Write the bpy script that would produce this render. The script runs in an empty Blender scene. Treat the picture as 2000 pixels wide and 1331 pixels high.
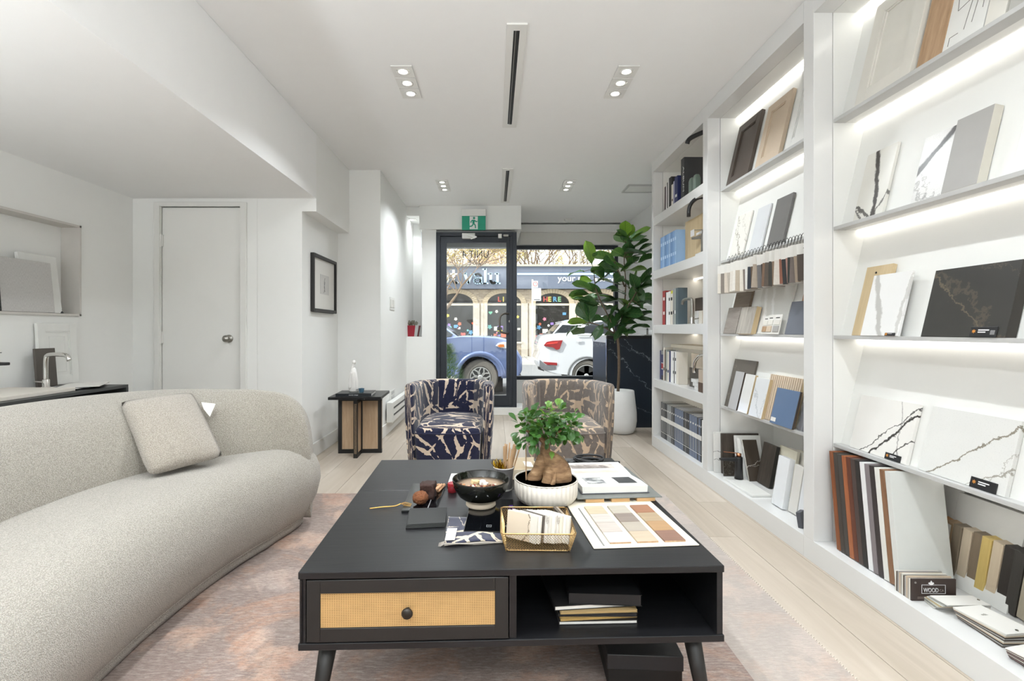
import bpy, bmesh, math, random
from mathutils import Matrix, Vector, Euler, noise as mnoise
C = bpy.context.scene.collection
sc = bpy.context.scene
PI = math.pi
R = math.radians
# ---------------------------------------------------------------- camera, sky, sun, exposure
F = 950.0; CX = 965.0; CY = 645.0; CZ = 1.06      # focal length in pixels, vanishing point of the room, eye height
cam = bpy.data.cameras.new('camera'); camo = bpy.data.objects.new('camera', cam); C.objects.link(camo)
camo.location = (0, 0, CZ); camo.rotation_euler = (PI/2, 0, 0)
cam.sensor_width = 36; cam.lens = 36*F/2000; cam.shift_x = (1000-CX)/2000; cam.shift_y = (CY-665.5)/2000
cam.clip_start = 0.02; cam.clip_end = 300
sc.camera = camo
sc.view_settings.view_transform = 'Standard'; sc.view_settings.look = 'None'
sc.view_settings.exposure = 0.34; sc.view_settings.gamma = 1.0; sc.view_settings.use_curve_mapping = False
world = bpy.data.worlds.new('sky'); sc.world = world; world.use_nodes = True
wn = world.node_tree; bg = wn.nodes['Background']; bg.inputs[1].default_value = 2.2
tc = wn.nodes.new('ShaderNodeTexCoord'); sx = wn.nodes.new('ShaderNodeSeparateXYZ'); cr = wn.nodes.new('ShaderNodeValToRGB')
wn.links.new(tc.outputs['Generated'], sx.inputs[0]); wn.links.new(sx.outputs[2], cr.inputs[0])
cr.color_ramp.elements[0].position = 0.0; cr.color_ramp.elements[0].color = (.93, .95, 1.0, 1)
cr.color_ramp.elements[1].position = .6; cr.color_ramp.elements[1].color = (.72, .84, 1.0, 1)
ns = wn.nodes.new('ShaderNodeTexNoise'); ns.inputs['Scale'].default_value = 3; ns.inputs['Detail'].default_value = 5
mx = wn.nodes.new('ShaderNodeMixRGB'); mx.inputs[2].default_value = (1, 1, 1, 1)
wn.links.new(tc.outputs['Generated'], ns.inputs[0]); wn.links.new(ns.outputs['Fac'], mx.inputs[0])
wn.links.new(cr.outputs[0], mx.inputs[1]); wn.links.new(mx.outputs[0], bg.inputs[0])
sun = bpy.data.lights.new('sun', 'SUN'); sun.energy = 4.6; sun.angle = R(.6); sun.color = (1, .96, .9)
suno = bpy.data.objects.new('sun', sun); C.objects.link(suno)
suno.rotation_euler = Vector((-.72, -.36, .72)).to_track_quat('Z', 'Y').to_euler()
LAMP = 4.1          # watts of one downlight
UP = 52.0           # watts of an uplighter added behind the camera to brighten the ceiling
STRIP = 2.6          # radiance of the shelf strips

# ---------------------------------------------------------------- pixel helpers (2000 x 1331 frame)
def W(px, py, Y): return Vector(((px-CX)*Y/F, Y, CZ-(py-CY)*Y/F))
def G(px, py, z=0.0):
    Y = F*(CZ-z)/(py-CY); return Vector(((px-CX)*Y/F, Y, z))
def YX(px, X): return F*X/(px-CX)            # depth of a column of pixels on the plane x = X

# ---------------------------------------------------------------- objects
def tag(o, label=None, cat=None, group=None, kind=None):
    if label: o['label'] = label
    if cat: o['category'] = cat
    if group: o['group'] = group
    if kind: o['kind'] = kind
    return o
def thing(name, label, cat, loc=(0, 0, 0), rz=0, group=None, mat=None):
    o = bpy.data.objects.new(name, None); C.objects.link(o); o.empty_display_size = .05
    if mat is not None: o.matrix_world = mat
    else: o.location = loc; o.rotation_euler = (0, 0, rz)
    return tag(o, label, cat, group)
class MB:
    def __init__(s): s.v = []; s.f = []; s.uv = {}; s.M = None
    def add(s, vs, fs, uvs=None):
        n = len(s.v)
        for p in vs:
            p = Vector(p); s.v.append(s.M @ p if s.M else p)
        for i, f in enumerate(fs):
            if uvs: s.uv[len(s.f)] = [uvs[k] for k in f]
            s.f.append(tuple(k+n for k in f))
        return s
    def box(s, x0, x1, y0, y1, z0, z1):
        return s.add([(x, y, z) for z in (z0, z1) for y in (y0, y1) for x in (x0, x1)],
            [(0, 2, 3, 1), (4, 5, 7, 6), (0, 1, 5, 4), (2, 6, 7, 3), (0, 4, 6, 2), (1, 3, 7, 5)])
    def cbox(s, c, sz, rot=None):
        M = Matrix.Translation(c) @ (rot.to_4x4() if rot else Matrix.Identity(4)); a, b, d = [q/2 for q in sz]
        return s.add([M @ Vector((x, y, z)) for z in (-d, d) for y in (-b, b) for x in (-a, a)],
            [(0, 2, 3, 1), (4, 5, 7, 6), (0, 1, 5, 4), (2, 6, 7, 3), (0, 4, 6, 2), (1, 3, 7, 5)])
    def hexa(s, p):      # 8 corners: bottom ring 4, top ring 4
        return s.add(p, [(3, 2, 1, 0), (4, 5, 6, 7), (0, 1, 5, 4), (1, 2, 6, 5), (2, 3, 7, 6), (3, 0, 4, 7)])
    def bar(s, a, b, w, h=None, up=Vector((0, 0, 1))):
        a = Vector(a); b = Vector(b); h = h or w; d = (b-a).normalized()
        if abs(d.dot(up)) > .98: up = Vector((0, 1, 0))
        u = d.cross(up).normalized()*w/2; v = u.cross(d).normalized()*h/2
        return s.hexa([a-u-v, a+u-v, a+u+v, a-u+v, b-u-v, b+u-v, b+u+v, b-u+v])
    def tube(s, pts, r, n=8, cap=True):
        pts = [Vector(p) for p in pts]; m = len(pts); rr = r if isinstance(r, (list, tuple)) else [r]*m
        vs = []; fs = []; up = Vector((.31, .17, .93)).normalized(); u = None
        for i in range(m):
            d = (pts[min(i+1, m-1)]-pts[max(i-1, 0)])
            if d.length < 1e-9: d = Vector((0, 0, 1))
            d.normalize()
            if u is None: u = d.cross(up).normalized()
            else:
                u = (u-d*u.dot(d))
                u = u.normalized() if u.length > 1e-6 else d.cross(up).normalized()
            w = d.cross(u)
            for k in range(n):
                a = 2*PI*k/n; vs.append(pts[i]+(u*math.cos(a)+w*math.sin(a))*rr[i])
        for i in range(m-1):
            for k in range(n): fs.append((i*n+k, i*n+(k+1) % n, (i+1)*n+(k+1) % n, (i+1)*n+k))
        if cap: fs += [tuple(range(n))[::-1], tuple((m-1)*n+k for k in range(n))]
        return s.add(vs, fs)
    def lathe(s, prof, n=24, c=(0, 0, 0), wob=None, sx=1, sy=1):
        vs = []; fs = []; m = len(prof); c = Vector(c)
        for r, z in prof:
            for k in range(n):
                a = 2*PI*k/n; q = r*(wob(a, z) if wob else 1)
                vs.append(c+Vector((q*sx*math.cos(a), q*sy*math.sin(a), z)))
        for i in range(m-1):
            for k in range(n): fs.append((i*n+k, i*n+(k+1) % n, (i+1)*n+(k+1) % n, (i+1)*n+k))
        if prof[0][0] > 1e-6: fs.append(tuple(range(n))[::-1])
        if prof[-1][0] > 1e-6: fs.append(tuple((m-1)*n+k for k in range(n)))
        return s.add(vs, fs)
    def prism(s, poly, y0, y1):            # polygon in x,z extruded in y
        n = len(poly); vs = [(x, y0, z) for x, z in poly]+[(x, y1, z) for x, z in poly]
        fs = [tuple(range(n)), tuple(range(n, 2*n))[::-1]]+[(k, k+n, (k+1) % n+n, (k+1) % n) for k in range(n)]
        return s.add(vs, fs)
    def plate(s, poly, z0, z1):            # polygon in x,y extruded in z
        n = len(poly); vs = [(x, y, z0) for x, y in poly]+[(x, y, z1) for x, y in poly]
        fs = [tuple(range(n))[::-1], tuple(range(n, 2*n))]+[(k, (k+1) % n, (k+1) % n+n, k+n) for k in range(n)]
        return s.add(vs, fs)
    def sweep(s, rings, closed=True, cap=True, uv=None):   # rings: list of equal-length point lists
        m = len(rings); n = len(rings[0]); vs = [p for r in rings for p in r]; fs = []; uvs = None
        if uv: uvs = [q for r in uv for q in r]
        for i in range(m-1):
            for k in range(n if closed else n-1): fs.append((i*n+k, i*n+(k+1) % n, (i+1)*n+(k+1) % n, (i+1)*n+k))
        if cap: fs += [tuple(range(n))[::-1], tuple((m-1)*n+k for k in range(n))]
        return s.add(vs, fs, uvs)
    def ball(s, c, r, n=12, m=8, sc3=(1, 1, 1)):
        c = Vector(c); rings = []
        for i in range(m+1):
            t = -PI/2+PI*i/m; q = max(math.cos(t), 1e-4)
            rings.append([c+Vector((r*q*math.cos(2*PI*k/n)*sc3[0], r*q*math.sin(2*PI*k/n)*sc3[1], r*math.sin(t)*sc3[2])) for k in range(n)])
        return s.sweep(rings, cap=False)
    def mesh(s, name):
        me = bpy.data.meshes.new(name); me.from_pydata([tuple(p) for p in s.v], [], s.f)
        if s.uv:
            ul = me.uv_layers.new(name='uv')
            for p in me.polygons:
                q = s.uv.get(p.index)
                if q:
                    for li, t in zip(p.loop_indices, q): ul.data[li].uv = t
        return me
    def build(s, name, mat, parent=None, smooth=False, bevel=0, loc=None, M=None, fix=True, auto=None, seg=2):
        me = s.mesh(name)
        if fix:
            bm = bmesh.new(); bm.from_mesh(me); bmesh.ops.remove_doubles(bm, verts=bm.verts, dist=1e-5) if not s.uv else None
            bmesh.ops.recalc_face_normals(bm, faces=bm.faces); bm.to_mesh(me); bm.free()
        for m in (mat if isinstance(mat, list) else [mat]):
            if m: me.materials.append(m)
        return place(name, me, parent, smooth, bevel, loc, M, auto, seg)
def place(name, me, parent=None, smooth=False, bevel=0, loc=None, M=None, auto=None, seg=2):
    o = bpy.data.objects.new(name, me); C.objects.link(o)
    if smooth: me.shade_smooth()
    if auto:
        me.shade_smooth(); md = o.modifiers.new('split', 'EDGE_SPLIT'); md.split_angle = R(auto); md.use_edge_sharp = False
    if bevel:
        md = o.modifiers.new('bevel', 'BEVEL'); md.width = bevel; md.segments = seg; md.limit_method = 'ANGLE'; md.angle_limit = R(40); md.harden_normals = False
    if parent: o.parent = parent
    if M is not None: o.matrix_local = M
    elif loc is not None: o.location = loc
    return o
def struct(name, mb, mat, parent=None, **k):
    o = mb.build(name, mat, parent, **k)
    if not parent: o['kind'] = 'structure'
    return o
def cat(pts, n=8, closed=False):        # Catmull-Rom through points
    P = [Vector(p) for p in pts]; m = len(P); out = []
    for i in range(m if closed else m-1):
        g = (lambda j: P[j % m]) if closed else (lambda j: P[max(0, min(m-1, j))])
        p0, p1, p2, p3 = g(i-1), g(i), g(i+1), g(i+2)
        for k in range(n):
            t = k/n
            out.append(.5*((2*p1)+(p2-p0)*t+(2*p0-5*p1+4*p2-p3)*t*t+(3*p1-p0-3*p2+p3)*t*t*t))
    if not closed: out.append(P[-1])
    return out
_tx = {}
def text(s, size, mat, name, parent=None, loc=(0, 0, 0), rot=(PI/2, 0, 0), ext=.001, align='CENTER', M=None, width=None, offset=0, sub=1):
    key = (s, round(size, 4), ext, align, width, offset)
    if key not in _tx:
        cu = bpy.data.curves.new('lettering', 'FONT'); cu.body = s; cu.size = size; cu.extrude = ext; cu.align_x = align; cu.resolution_u = 3; cu.offset = offset
        ob = bpy.data.objects.new('lettering', cu); C.objects.link(ob)
        me = bpy.data.meshes.new_from_object(ob.evaluated_get(bpy.context.evaluated_depsgraph_get()))
        bpy.data.objects.remove(ob); bpy.data.curves.remove(cu)
        if width:
            xs = [v.co.x for v in me.vertices]; w = max(xs)-min(xs); k = width/w
            for v in me.vertices: v.co.x *= k
        _tx[key] = me
    me = _tx[key].copy(); me.materials.clear(); me.materials.append(mat)
    o = bpy.data.objects.new(name, me); C.objects.link(o)
    if parent: o.parent = parent
    if M is not None: o.matrix_local = M
    else: o.location = loc; o.rotation_euler = rot
    return o
# ---------------------------------------------------------------- materials
def lin(c): return tuple((x/255/12.92 if x/255 <= .04045 else ((x/255+.055)/1.055)**2.4) for x in c)
class NT:
    def __init__(s, name):
        s.m = bpy.data.materials.new(name); s.m.use_nodes = True; s.t = s.m.node_tree
        s.b = s.t.nodes['Principled BSDF']; s.out = s.t.nodes['Material Output']
    def n(s, typ, **k):
        o = s.t.nodes.new('ShaderNode'+typ)
        for a, v in k.items():
            if hasattr(o, a) and not a.startswith('i_'): setattr(o, a, v)
        return o
    def l(s, a, b): s.t.links.new(a, b)
    def val(s, sock, v):
        if isinstance(v, bpy.types.NodeSocket): s.l(v, sock)
        elif v is not None: sock.default_value = v
    def math(s, op, a, b=None, c=None, clamp=False):
        o = s.n('Math', operation=op, use_clamp=clamp)
        for i, v in enumerate((a, b, c)): s.val(o.inputs[i], v)
        return o.outputs[0]
    def mix(s, f, a, b, mode='MIX'):
        o = s.n('MixRGB', blend_type=mode)
        s.val(o.inputs[0], f)
        for i, v in ((1, a), (2, b)):
            if isinstance(v, tuple) and len(v) == 3: v = v+(1,)
            s.val(o.inputs[i], v)
        return o.outputs[0]
    def coord(s, kind='Object', scale=(1, 1, 1), rot=(0, 0, 0), loc=(0, 0, 0)):
        c = s.n('TexCoord'); m = s.n('Mapping'); s.l(c.outputs[kind], m.inputs[0])
        m.inputs['Scale'].default_value = scale; m.inputs['Rotation'].default_value = rot; m.inputs['Location'].default_value = loc
        return m.outputs[0]
    def noise(s, vec, scale, detail=3, rough=.5, dist=0, out='Fac'):
        o = s.n('TexNoise'); s.l(vec, o.inputs['Vector']) if vec else None
        o.inputs['Scale'].default_value = scale; o.inputs['Detail'].default_value = detail
        o.inputs['Roughness'].default_value = rough; o.inputs['Distortion'].default_value = dist
        return o.outputs[out]
    def ramp(s, f, stops, interp='LINEAR'):
        o = s.n('ValToRGB'); s.l(f, o.inputs[0]); e = o.color_ramp.elements; o.color_ramp.interpolation = interp
        while len(e) < len(stops): e.new(.5)
        for k, (p, c) in zip(e, stops):
            k.position = p; k.color = (c+(1,)) if isinstance(c, tuple) else (c, c, c, 1)
        return o.outputs[0]
    def bump(s, h, strength=.2, dist=.01):
        o = s.n('Bump'); s.l(h, o.inputs['Height']); o.inputs['Strength'].default_value = strength; o.inputs['Distance'].default_value = dist
        s.l(o.outputs[0], s.b.inputs['Normal'])
    def set(s, col=None, rough=None, metal=None, spec=None, coat=None, sheen=None):
        if col is not None: s.val(s.b.inputs['Base Color'], col+(1,) if isinstance(col, tuple) and len(col) == 3 else col)
        for k, v in (('Roughness', rough), ('Metallic', metal), ('Specular IOR Level', spec), ('Coat Weight', coat), ('Sheen Weight', sheen)):
            if v is not None: s.val(s.b.inputs[k], v)
        return s.m
_m = {}
def mat(name, c, rough=.5, metal=0, spec=.5, coat=0, var=.06, vs=12, bump=0, bs=60, sheen=0):
    """plain procedural material: slight tone variation and fine relief"""
    if name in _m: return _m[name]
    t = NT(name); v = t.coord(); c = lin(c)
    f = t.noise(v, vs, 3)
    col = t.mix(f, tuple(x*(1-var) for x in c), tuple(min(1, x*(1+var)) for x in c))
    t.set(col, rough, metal, spec, coat, sheen)
    if bump: t.bump(t.noise(v, bs, 3), bump, .004)
    _m[name] = t.m; return t.m
def emit(name, c, s):
    t = NT(name); t.b.inputs['Base Color'].default_value = (.8, .8, .8, 1); t.b.inputs['Emission Color'].default_value = lin(c)+(1,); t.b.inputs['Emission Strength'].default_value = s
    return t.m
def wood(name, c1, c2, scale=1, axis=2, rough=.5, bump=.1, spec=.4, stretch=12):
    if name in _m: return _m[name]
    t = NT(name); s = [stretch*scale]*3; s[axis] = scale
    v = t.coord(scale=tuple(s)); f = t.noise(v, 3, 6, .6, .6)
    g = t.noise(v, 14, 3, .6)
    f2 = t.math('ADD', t.math('MULTIPLY', f, .7), t.math('MULTIPLY', g, .3))
    col = t.ramp(f2, [(.32, lin(c1)), (.68, lin(c2))])
    t.set(col, rough, spec=spec)
    if bump: t.bump(f2, bump, .002)
    _m[name] = t.m; return t.m
def marble(name, base, vein, veins, rough=.15, cloud=.05, speck=0, coat=0):
    """stone in the x,z plane of the piece; veins = (nx, nz, offset, width, warp, seed, strength)"""
    if name in _m: return _m[name]
    t = NT(name); v = t.coord(); sp = t.n('SeparateXYZ'); t.l(v, sp.inputs[0]); X, Z = sp.outputs[0], sp.outputs[2]
    bc = lin(base); vc = lin(vein)
    col = t.mix(t.noise(v, 9, 4), tuple(x*(1-cloud) for x in bc), tuple(min(1, x*(1+cloud)) for x in bc))
    if speck:
        sn = t.noise(v, 260, 3); col = t.mix(t.math('MULTIPLY', t.math('GREATER_THAN', sn, .60), speck), col, tuple(x*.55 for x in bc))
    for (nx, nz, off, w, warp, seed, st) in veins:
        vv = t.coord(loc=(seed, seed*.7, seed*.3))
        nn = t.noise(vv, 11, 7, .68)
        d = t.math('ADD', t.math('ADD', t.math('MULTIPLY', X, nx), t.math('MULTIPLY', Z, nz)), -off)
        d = t.math('ADD', d, t.math('MULTIPLY', t.math('SUBTRACT', nn, .5), warp))
        wv = t.math('MULTIPLY', t.noise(vv, 14, 4), w*2)
        k = t.math('SUBTRACT', 1, t.math('DIVIDE', t.math('ABSOLUTE', d), wv), clamp=True)
        k = t.math('MULTIPLY', t.math('MINIMUM', t.math('MULTIPLY', k, 2.2), 1), st)
        col = t.mix(k, col, vc)
    t.set(col, rough, coat=coat); _m[name] = t.m; return t.m
# ---------------------------------------------------------------- shared materials
WHITE = mat('wall paint', (236, 236, 233), .75, var=.01, bump=.06, bs=300, spec=.25)
CEIL = mat('ceiling paint', (240, 240, 239), .85, var=.01, bump=.03, bs=200, spec=.2)
LAC = mat('white lacquer', (216, 216, 214), .16, var=.005, spec=.5)
LACM = mat('white melamine', (224, 224, 220), .45, var=.01)
DOORP = mat('door paint', (232, 231, 227), .42, var=.01)
TRIMP = mat('trim paint', (226, 225, 221), .45, var=.01)
GREYE = mat('pale grey shelf laminate', (186, 186, 184), .4, var=.04, vs=30)
BLKF = mat('black aluminium frame', (42, 47, 54), .42, metal=.2, var=.05)
BLK = mat('matte black', (24, 23, 22), .45, var=.08)
BLKG = mat('gloss black', (10, 11, 14), .08, var=.02)
BLKP = mat('black plastic', (28, 28, 30), .4)
CHROME = mat('chrome', (214, 212, 208), .12, metal=1)
STEEL = mat('brushed steel', (160, 158, 152), .32, metal=1)
BRASS = mat('brushed brass', (190, 150, 84), .28, metal=1)
GOLDW = mat('gold wire', (186, 156, 108), .33, metal=1)
PAPER = mat('paper', (218, 216, 210), .8, var=.02)
CREAM = mat('cream card', (216, 208, 190), .8)
INK = mat('dark ink', (40, 40, 42), .7)
WINK = mat('white ink', (232, 232, 232), .7)
LEDM = emit('strip light', (255, 252, 246), STRIP); LEDW = emit('warm strip light', (255, 244, 228), STRIP*1.5)
SPOTM = emit('downlight glow', (255, 252, 244), 14)
def glassmat(name, tint=(.96, .98, .97), r=.0, ior=1.45):
    t = NT(name); tr = t.n('BsdfTransparent'); gl = t.n('BsdfGlossy'); fr = t.n('Fresnel'); mi = t.n('MixShader')
    tr.inputs[0].default_value = tint+(1,); gl.inputs['Roughness'].default_value = r; fr.inputs[0].default_value = ior
    t.l(fr.outputs[0], mi.inputs[0]); t.l(tr.outputs[0], mi.inputs[1]); t.l(gl.outputs[0], mi.inputs[2]); t.l(mi.outputs[0], t.out.inputs[0])
    return t.m
GLASS = glassmat('window glass')
CARGL = mat('dark car glass', (34, 40, 46), .05, spec=.8)
# ---------------------------------------------------------------- room shell
YB = -4.2; XR = 1.92; XA = -2.83; YD = 3.81; XP = -1.504; YC = 4.68; XC = -1.094; YF = 6.08; YW = 7.1; H = 2.6; HA = 2.092; XS = -1.393
t = NT('pale oak floor boards'); v = t.coord(scale=(1, .1, 1)); ob = t.n('ObjectInfo')
f = t.math('ADD', t.math('MULTIPLY', t.noise(v, 9, 6, .6, .8), .75), t.math('MULTIPLY', ob.outputs['Random'], .25))
t.set(t.ramp(f, [(.3, lin((168, 156, 140))), (.5, lin((184, 172, 157))), (.72, lin((198, 187, 174)))]), .42, spec=.4); t.bump(f, .06, .002)
OAK = t.m
fl = struct('floor', MB().box(XA-.3, XR+.1, YB, 7.2, -.3, -.012), mat('floor screed', (120, 110, 98), .9))
random.seed(4)
pw, pl = .19, 1.9
plm = MB().box(0, pw-.0022, 0, pl-.002, -.012, 0).mesh('plank'); plm.materials.append(OAK)
x = XA-.1; k = 0
while x < XR:
    y = YB+((k*.737) % 1)*-pl
    while y < YW:
        w0 = max(y, YB+.0); 
        if y >= YB-.01 and y+pl <= YW+.1:
            o = place('plank', plm, fl, loc=(x, y, random.uniform(-.0004, .0)))
        else:
            a, b = max(y, YB), min(y+pl, YW+.1)
            if b-a > .05:
                m_ = MB().box(0, pw-.0022, 0, b-a-.002, -.012, 0).mesh('plank'); m_.materials.append(OAK); place('plank', m_, fl, loc=(x, a, 0))
        y += pl
    x += pw; k += 1
struct('ceiling', MB().box(XP-.1, XR+.1, YB, YW+.25, H, H+1.3), CEIL)
struct('ceiling_alcove', MB().box(XA-.1, XS, YB, YD, HA, H-.002), CEIL)
# left alcove wall with the long niche
NY0, NY1, NZ0, NZ1 = 1.7, 3.32, 1.154, 1.77
wl = MB().box(XA-.25, XA, YB, NY0, 0, HA).box(XA-.25, XA, NY1, YD+.1, 0, HA).box(XA-.25, XA, NY0, NY1, 0, NZ0).box(XA-.25, XA, NY0, NY1, NZ1, HA).box(XA-.25, XA-.115, NY0, NY1, NZ0, NZ1)
struct('wall_left', wl, WHITE)
nt = MB()
for a, b, c, d in ((NY0, NY1, NZ1-.014, NZ1), (NY0, NY1, NZ0, NZ0+.014), (NY1-.014, NY1, NZ0, NZ1)): nt.box(XA-.114, XA+.014, a, b, c, d)
struct('trim_1', nt, mat('niche liner', (206, 202, 196), .5))
# wall with the white door
dx0, dx1, dz1 = W(315, 0, YD).x, W(470, 0, YD).x, W(0, 405, YD).z
tx0, tx1, tz1 = W(303, 0, YD).x, W(483, 0, YD).x, W(0, 396, YD).z
struct('wall_alcove', MB().box(XA, dx0-.01, YD, YD+.12, 0, HA).box(dx1+.01, XP-.351, YD, YD+.12, 0, HA).box(dx0-.01, dx1+.01, YD, YD+.12, dz1+.01, HA).box(dx0-.01, dx1+.01, YD+.08, YD+.12, 0, dz1+.01), WHITE)
d1 = MB().box(dx0, dx1, YD+.012, YD+.052, .01, dz1).build('door_1', DOORP, bevel=.002); d1['kind'] = 'structure'
kn = MB(); kc = W(446, 662, YD)
kn.M = Matrix.Translation((kc.x, YD+.012, kc.z)) @ Matrix.Rotation(PI/2, 4, 'X')
kn.lathe([(.031, 0), (.031, .004), (.024, .008), (.012, .012), (.011, .026), (.02, .032), (.027, .042), (.028, .052), (.022, .062), (.008, .067), (0, .067)], 24)
kn.build('door_knob', STEEL, d1, smooth=True)
for zz in (W(0, 470, YD).z, W(0, 660, YD).z):
    MB().tube([(dx0-.002, YD-.004, zz-.05), (dx0-.002, YD-.004, zz+.05)], .007, 8).box(dx0-.014, dx0+.012, YD+.0, YD+.013, zz-.045, zz+.045).build('hinge', TRIMP, d1)
MB().box(dx1-.004, dx1+.003, YD+.008, YD+.014, kc.z-.05, kc.z+.05).build('latch_plate', STEEL, d1)
tr = MB().box(tx0, dx0-.004, YD-.018, YD, 0, tz1).box(dx1+.004, tx1, YD-.018, YD, 0, tz1).box(dx0-.004, dx1+.004, YD-.018, YD, dz1+.004, tz1).box(dx0-.012, dx0-.004, YD, YD+.06, 0, dz1+.01).box(dx1+.004, dx1+.012, YD, YD+.06, 0, dz1+.01)
struct('trim_2', tr, TRIMP, bevel=.003)
# picture wall, pier, beam over the picture
struct('wall_picture', MB().box(XP-.35, XP, YD, YC, 0, H), WHITE)
struct('wall_pier', MB().box(XP-.35, XC, YC, YF+.8, 0, H), WHITE)
struct('trim_3', MB().box(XP, XS, YD, YC, 1.99, H), WHITE)
bb = MB().box(XP, XP+.014, YD+.0, YC, 0, .12).box(XP, XC+.014, YC-.014, YC, 0, .12)
struct('baseboard_left', bb, TRIMP, bevel=.004)
struct('baseboard_pier', MB().box(XC, XC+.014, YC, YF, 0, .12), TRIMP, bevel=.004)
struct('baseboard_alcove', MB().box(tx1, XP, YD-.012, YD, 0, .12).box(XA, tx0, YD-.012, YD, 0, .12), TRIMP)
# front wall left of the door with its recess
rx = W(824, 0, YF).x; zl = W(0, 658, YF).z; fx0 = W(852, 0, YF).x; fx1 = W(1009, 0, YF).x; dtop = W(0, 454, YF).z
struct('wall_front', MB().box(XC, fx0, YF, YF+.5, 0, zl).box(rx, fx0, YF, YF+.5, zl, H).box(XC, rx, YF, YF+.5, 2.49, H).box(XC, rx, YF+.5, YF+.6, 0, H), WHITE)
sb = W(819, 0, YF-.06).x
struct('wall_bulkhead', MB().box(sb, .335, YF-.06, YW+.1, 2.31, H), WHITE)
struct('wall_door_side', MB().box(fx1-.04, fx1-.004, YF+.1, YW, 0, 2.31), WHITE)
struct('trim_6', MB().box(fx0-.25, fx1-.045, 6.5, 6.62, 2.165, 2.4).box(fx0-.25, fx1-.045, 6.62, 6.66, 2.2, 2.4), mat('canopy edge grey', (168, 170, 172), .5))
struct('trim_4', MB().box(fx0, fx1+.09, YF-.03, YF+.35, 0, .095), TRIMP, bevel=.004)
wx1 = W(1207, 0, YW).x; wz0 = W(0, 742, YW).z; wz1 = W(0, 480, YW).z
struct('wall_window', MB().box(fx1-.02, XR+.1, YW-.03, YW+.12, 0, wz0).box(fx1-.02, XR+.1, YW-.0, YW+.12, wz1, H).box(wx1, XR+.1, YW, YW+.12, wz0, wz1), WHITE)
struct('wall_right', MB().box(XR, XR+.2, YB, YW, 0, H), mat('right wall paint', (222, 222, 220), .7, var=.04, vs=3, bump=.05, bs=40))
# blind cassette and fascia above the window
bl = thing('roller_blind', 'white roller blind cassette above the shop window', 'blind', (fx1+.09, YW-.12, 2.3))
MB().box(0, wx1-fx1-.04, 0, .1, .17, .28).build('cassette', TRIMP, bl, bevel=.006)
MB().box(.01, wx1-fx1-.05, .06, .066, -.0, .17).build('blind_fabric', PAPER, bl)
# window
def frame(mb, x0, x1, z0, z1, y0, y1, w):
    mb.box(x0, x0+w, y0, y1, z0, z1).box(x1-w, x1, y0, y1, z0, z1).box(x0+w, x1-w, y0, y1, z0, z0+w).box(x0+w, x1-w, y0, y1, z1-w, z1)
w1 = MB(); frame(w1, fx1-.003, wx1, wz0, wz1, YW-.01, YW+.08, .052)
w1o = struct('window_1', w1, BLKF, bevel=.003)
MB().box(fx1+.03, wx1-.05, YW+.03, YW+.036, wz0+.05, wz1-.05).build('pane', GLASS, w1o)
# entrance door: frame and leaf
dfr = MB(); z0d = .097
frame(dfr, fx0, fx1, z0d-.04, dtop, YF-.02, YF+.1, .05); dfr.box(fx1-.085, fx1-.05, YF-.015, YF+.09, z0d, dtop-.05)
struct('trim_5', dfr, BLKF, bevel=.003)
lx0, lx1, lz0, lz1 = fx0+.052, fx1-.087, z0d+.012, dtop-.054
gx0, gx1, gz0, gz1 = W(872, 0, YF).x, W(989, 0, YF).x, W(0, 773, YF).z, W(0, 474, YF).z
d2 = MB().box(lx0, gx0, YF, YF+.045, lz0, lz1).box(gx1, lx1, YF, YF+.045, lz0, lz1).box(gx0, gx1, YF, YF+.045, lz0, gz0).box(gx0, gx1, YF, YF+.045, gz1, lz1).build('door_2', BLKF, bevel=.002)
d2['kind'] = 'structure'
MB().box(gx0, gx1, YF+.018, YF+.026, gz0, gz1).build('pane', GLASS, d2)
hp = [W(993, 613, YF-.0), W(984, 613, YF-.05), W(977, 619, YF-.06), W(976, 633, YF-.06), W(977, 646, YF-.06), W(984, 651, YF-.05), W(993, 651, YF)]
MB().tube(cat(hp, 5), .012, 10).build('pull_handle', mat('bronze handle', (112, 106, 98), .35, metal=.8), d2, smooth=True)
lk = MB(); lk.M = Matrix.Translation(W(996, 628, YF)) @ Matrix.Rotation(PI/2, 4, 'X'); lk.lathe([(.017, 0), (.017, .012), (.008, .014), (0, .014)], 16).build('lock_cylinder', STEEL, d2)
cl = MB().box(W(903, 0, YF).x, W(928, 0, YF).x, YF-.05, YF, lz1-.03, lz1+.035).bar(W(912, 459, YF-.07), W(931, 463, YF-.12), .016, .012).bar(W(931, 463, YF-.12), W(920, 467, YF-.05), .014, .012)
cl.build('door_closer', TRIMP, d2, bevel=.003)
MB().box(W(973, 0, YF).x, W(980, 0, YF).x, YF-.03, YF, W(0, 466, YF).z, W(0, 458, YF).z).build('door_contact', TRIMP, d2, bevel=.002)
MB().box(W(983, 0, YF).x, W(993, 0, YF).x, YF-.03, YF, W(0, 463, YF).z, W(0, 459, YF).z).build('door_contact', STEEL, d2, bevel=.002)
FROST = mat('dark vinyl lettering', (44, 44, 50), .6)
text('UNIT 4', .135, FROST, 'lettering', d2, tuple(W(929, 504, YF+.027)), (PI/2, 0, PI), .0005, width=.33)
text('235 E', .085, FROST, 'lettering', d2, tuple(W(927, 517, YF+.027)), (PI/2, 0, PI), .0005, width=.16)
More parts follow.
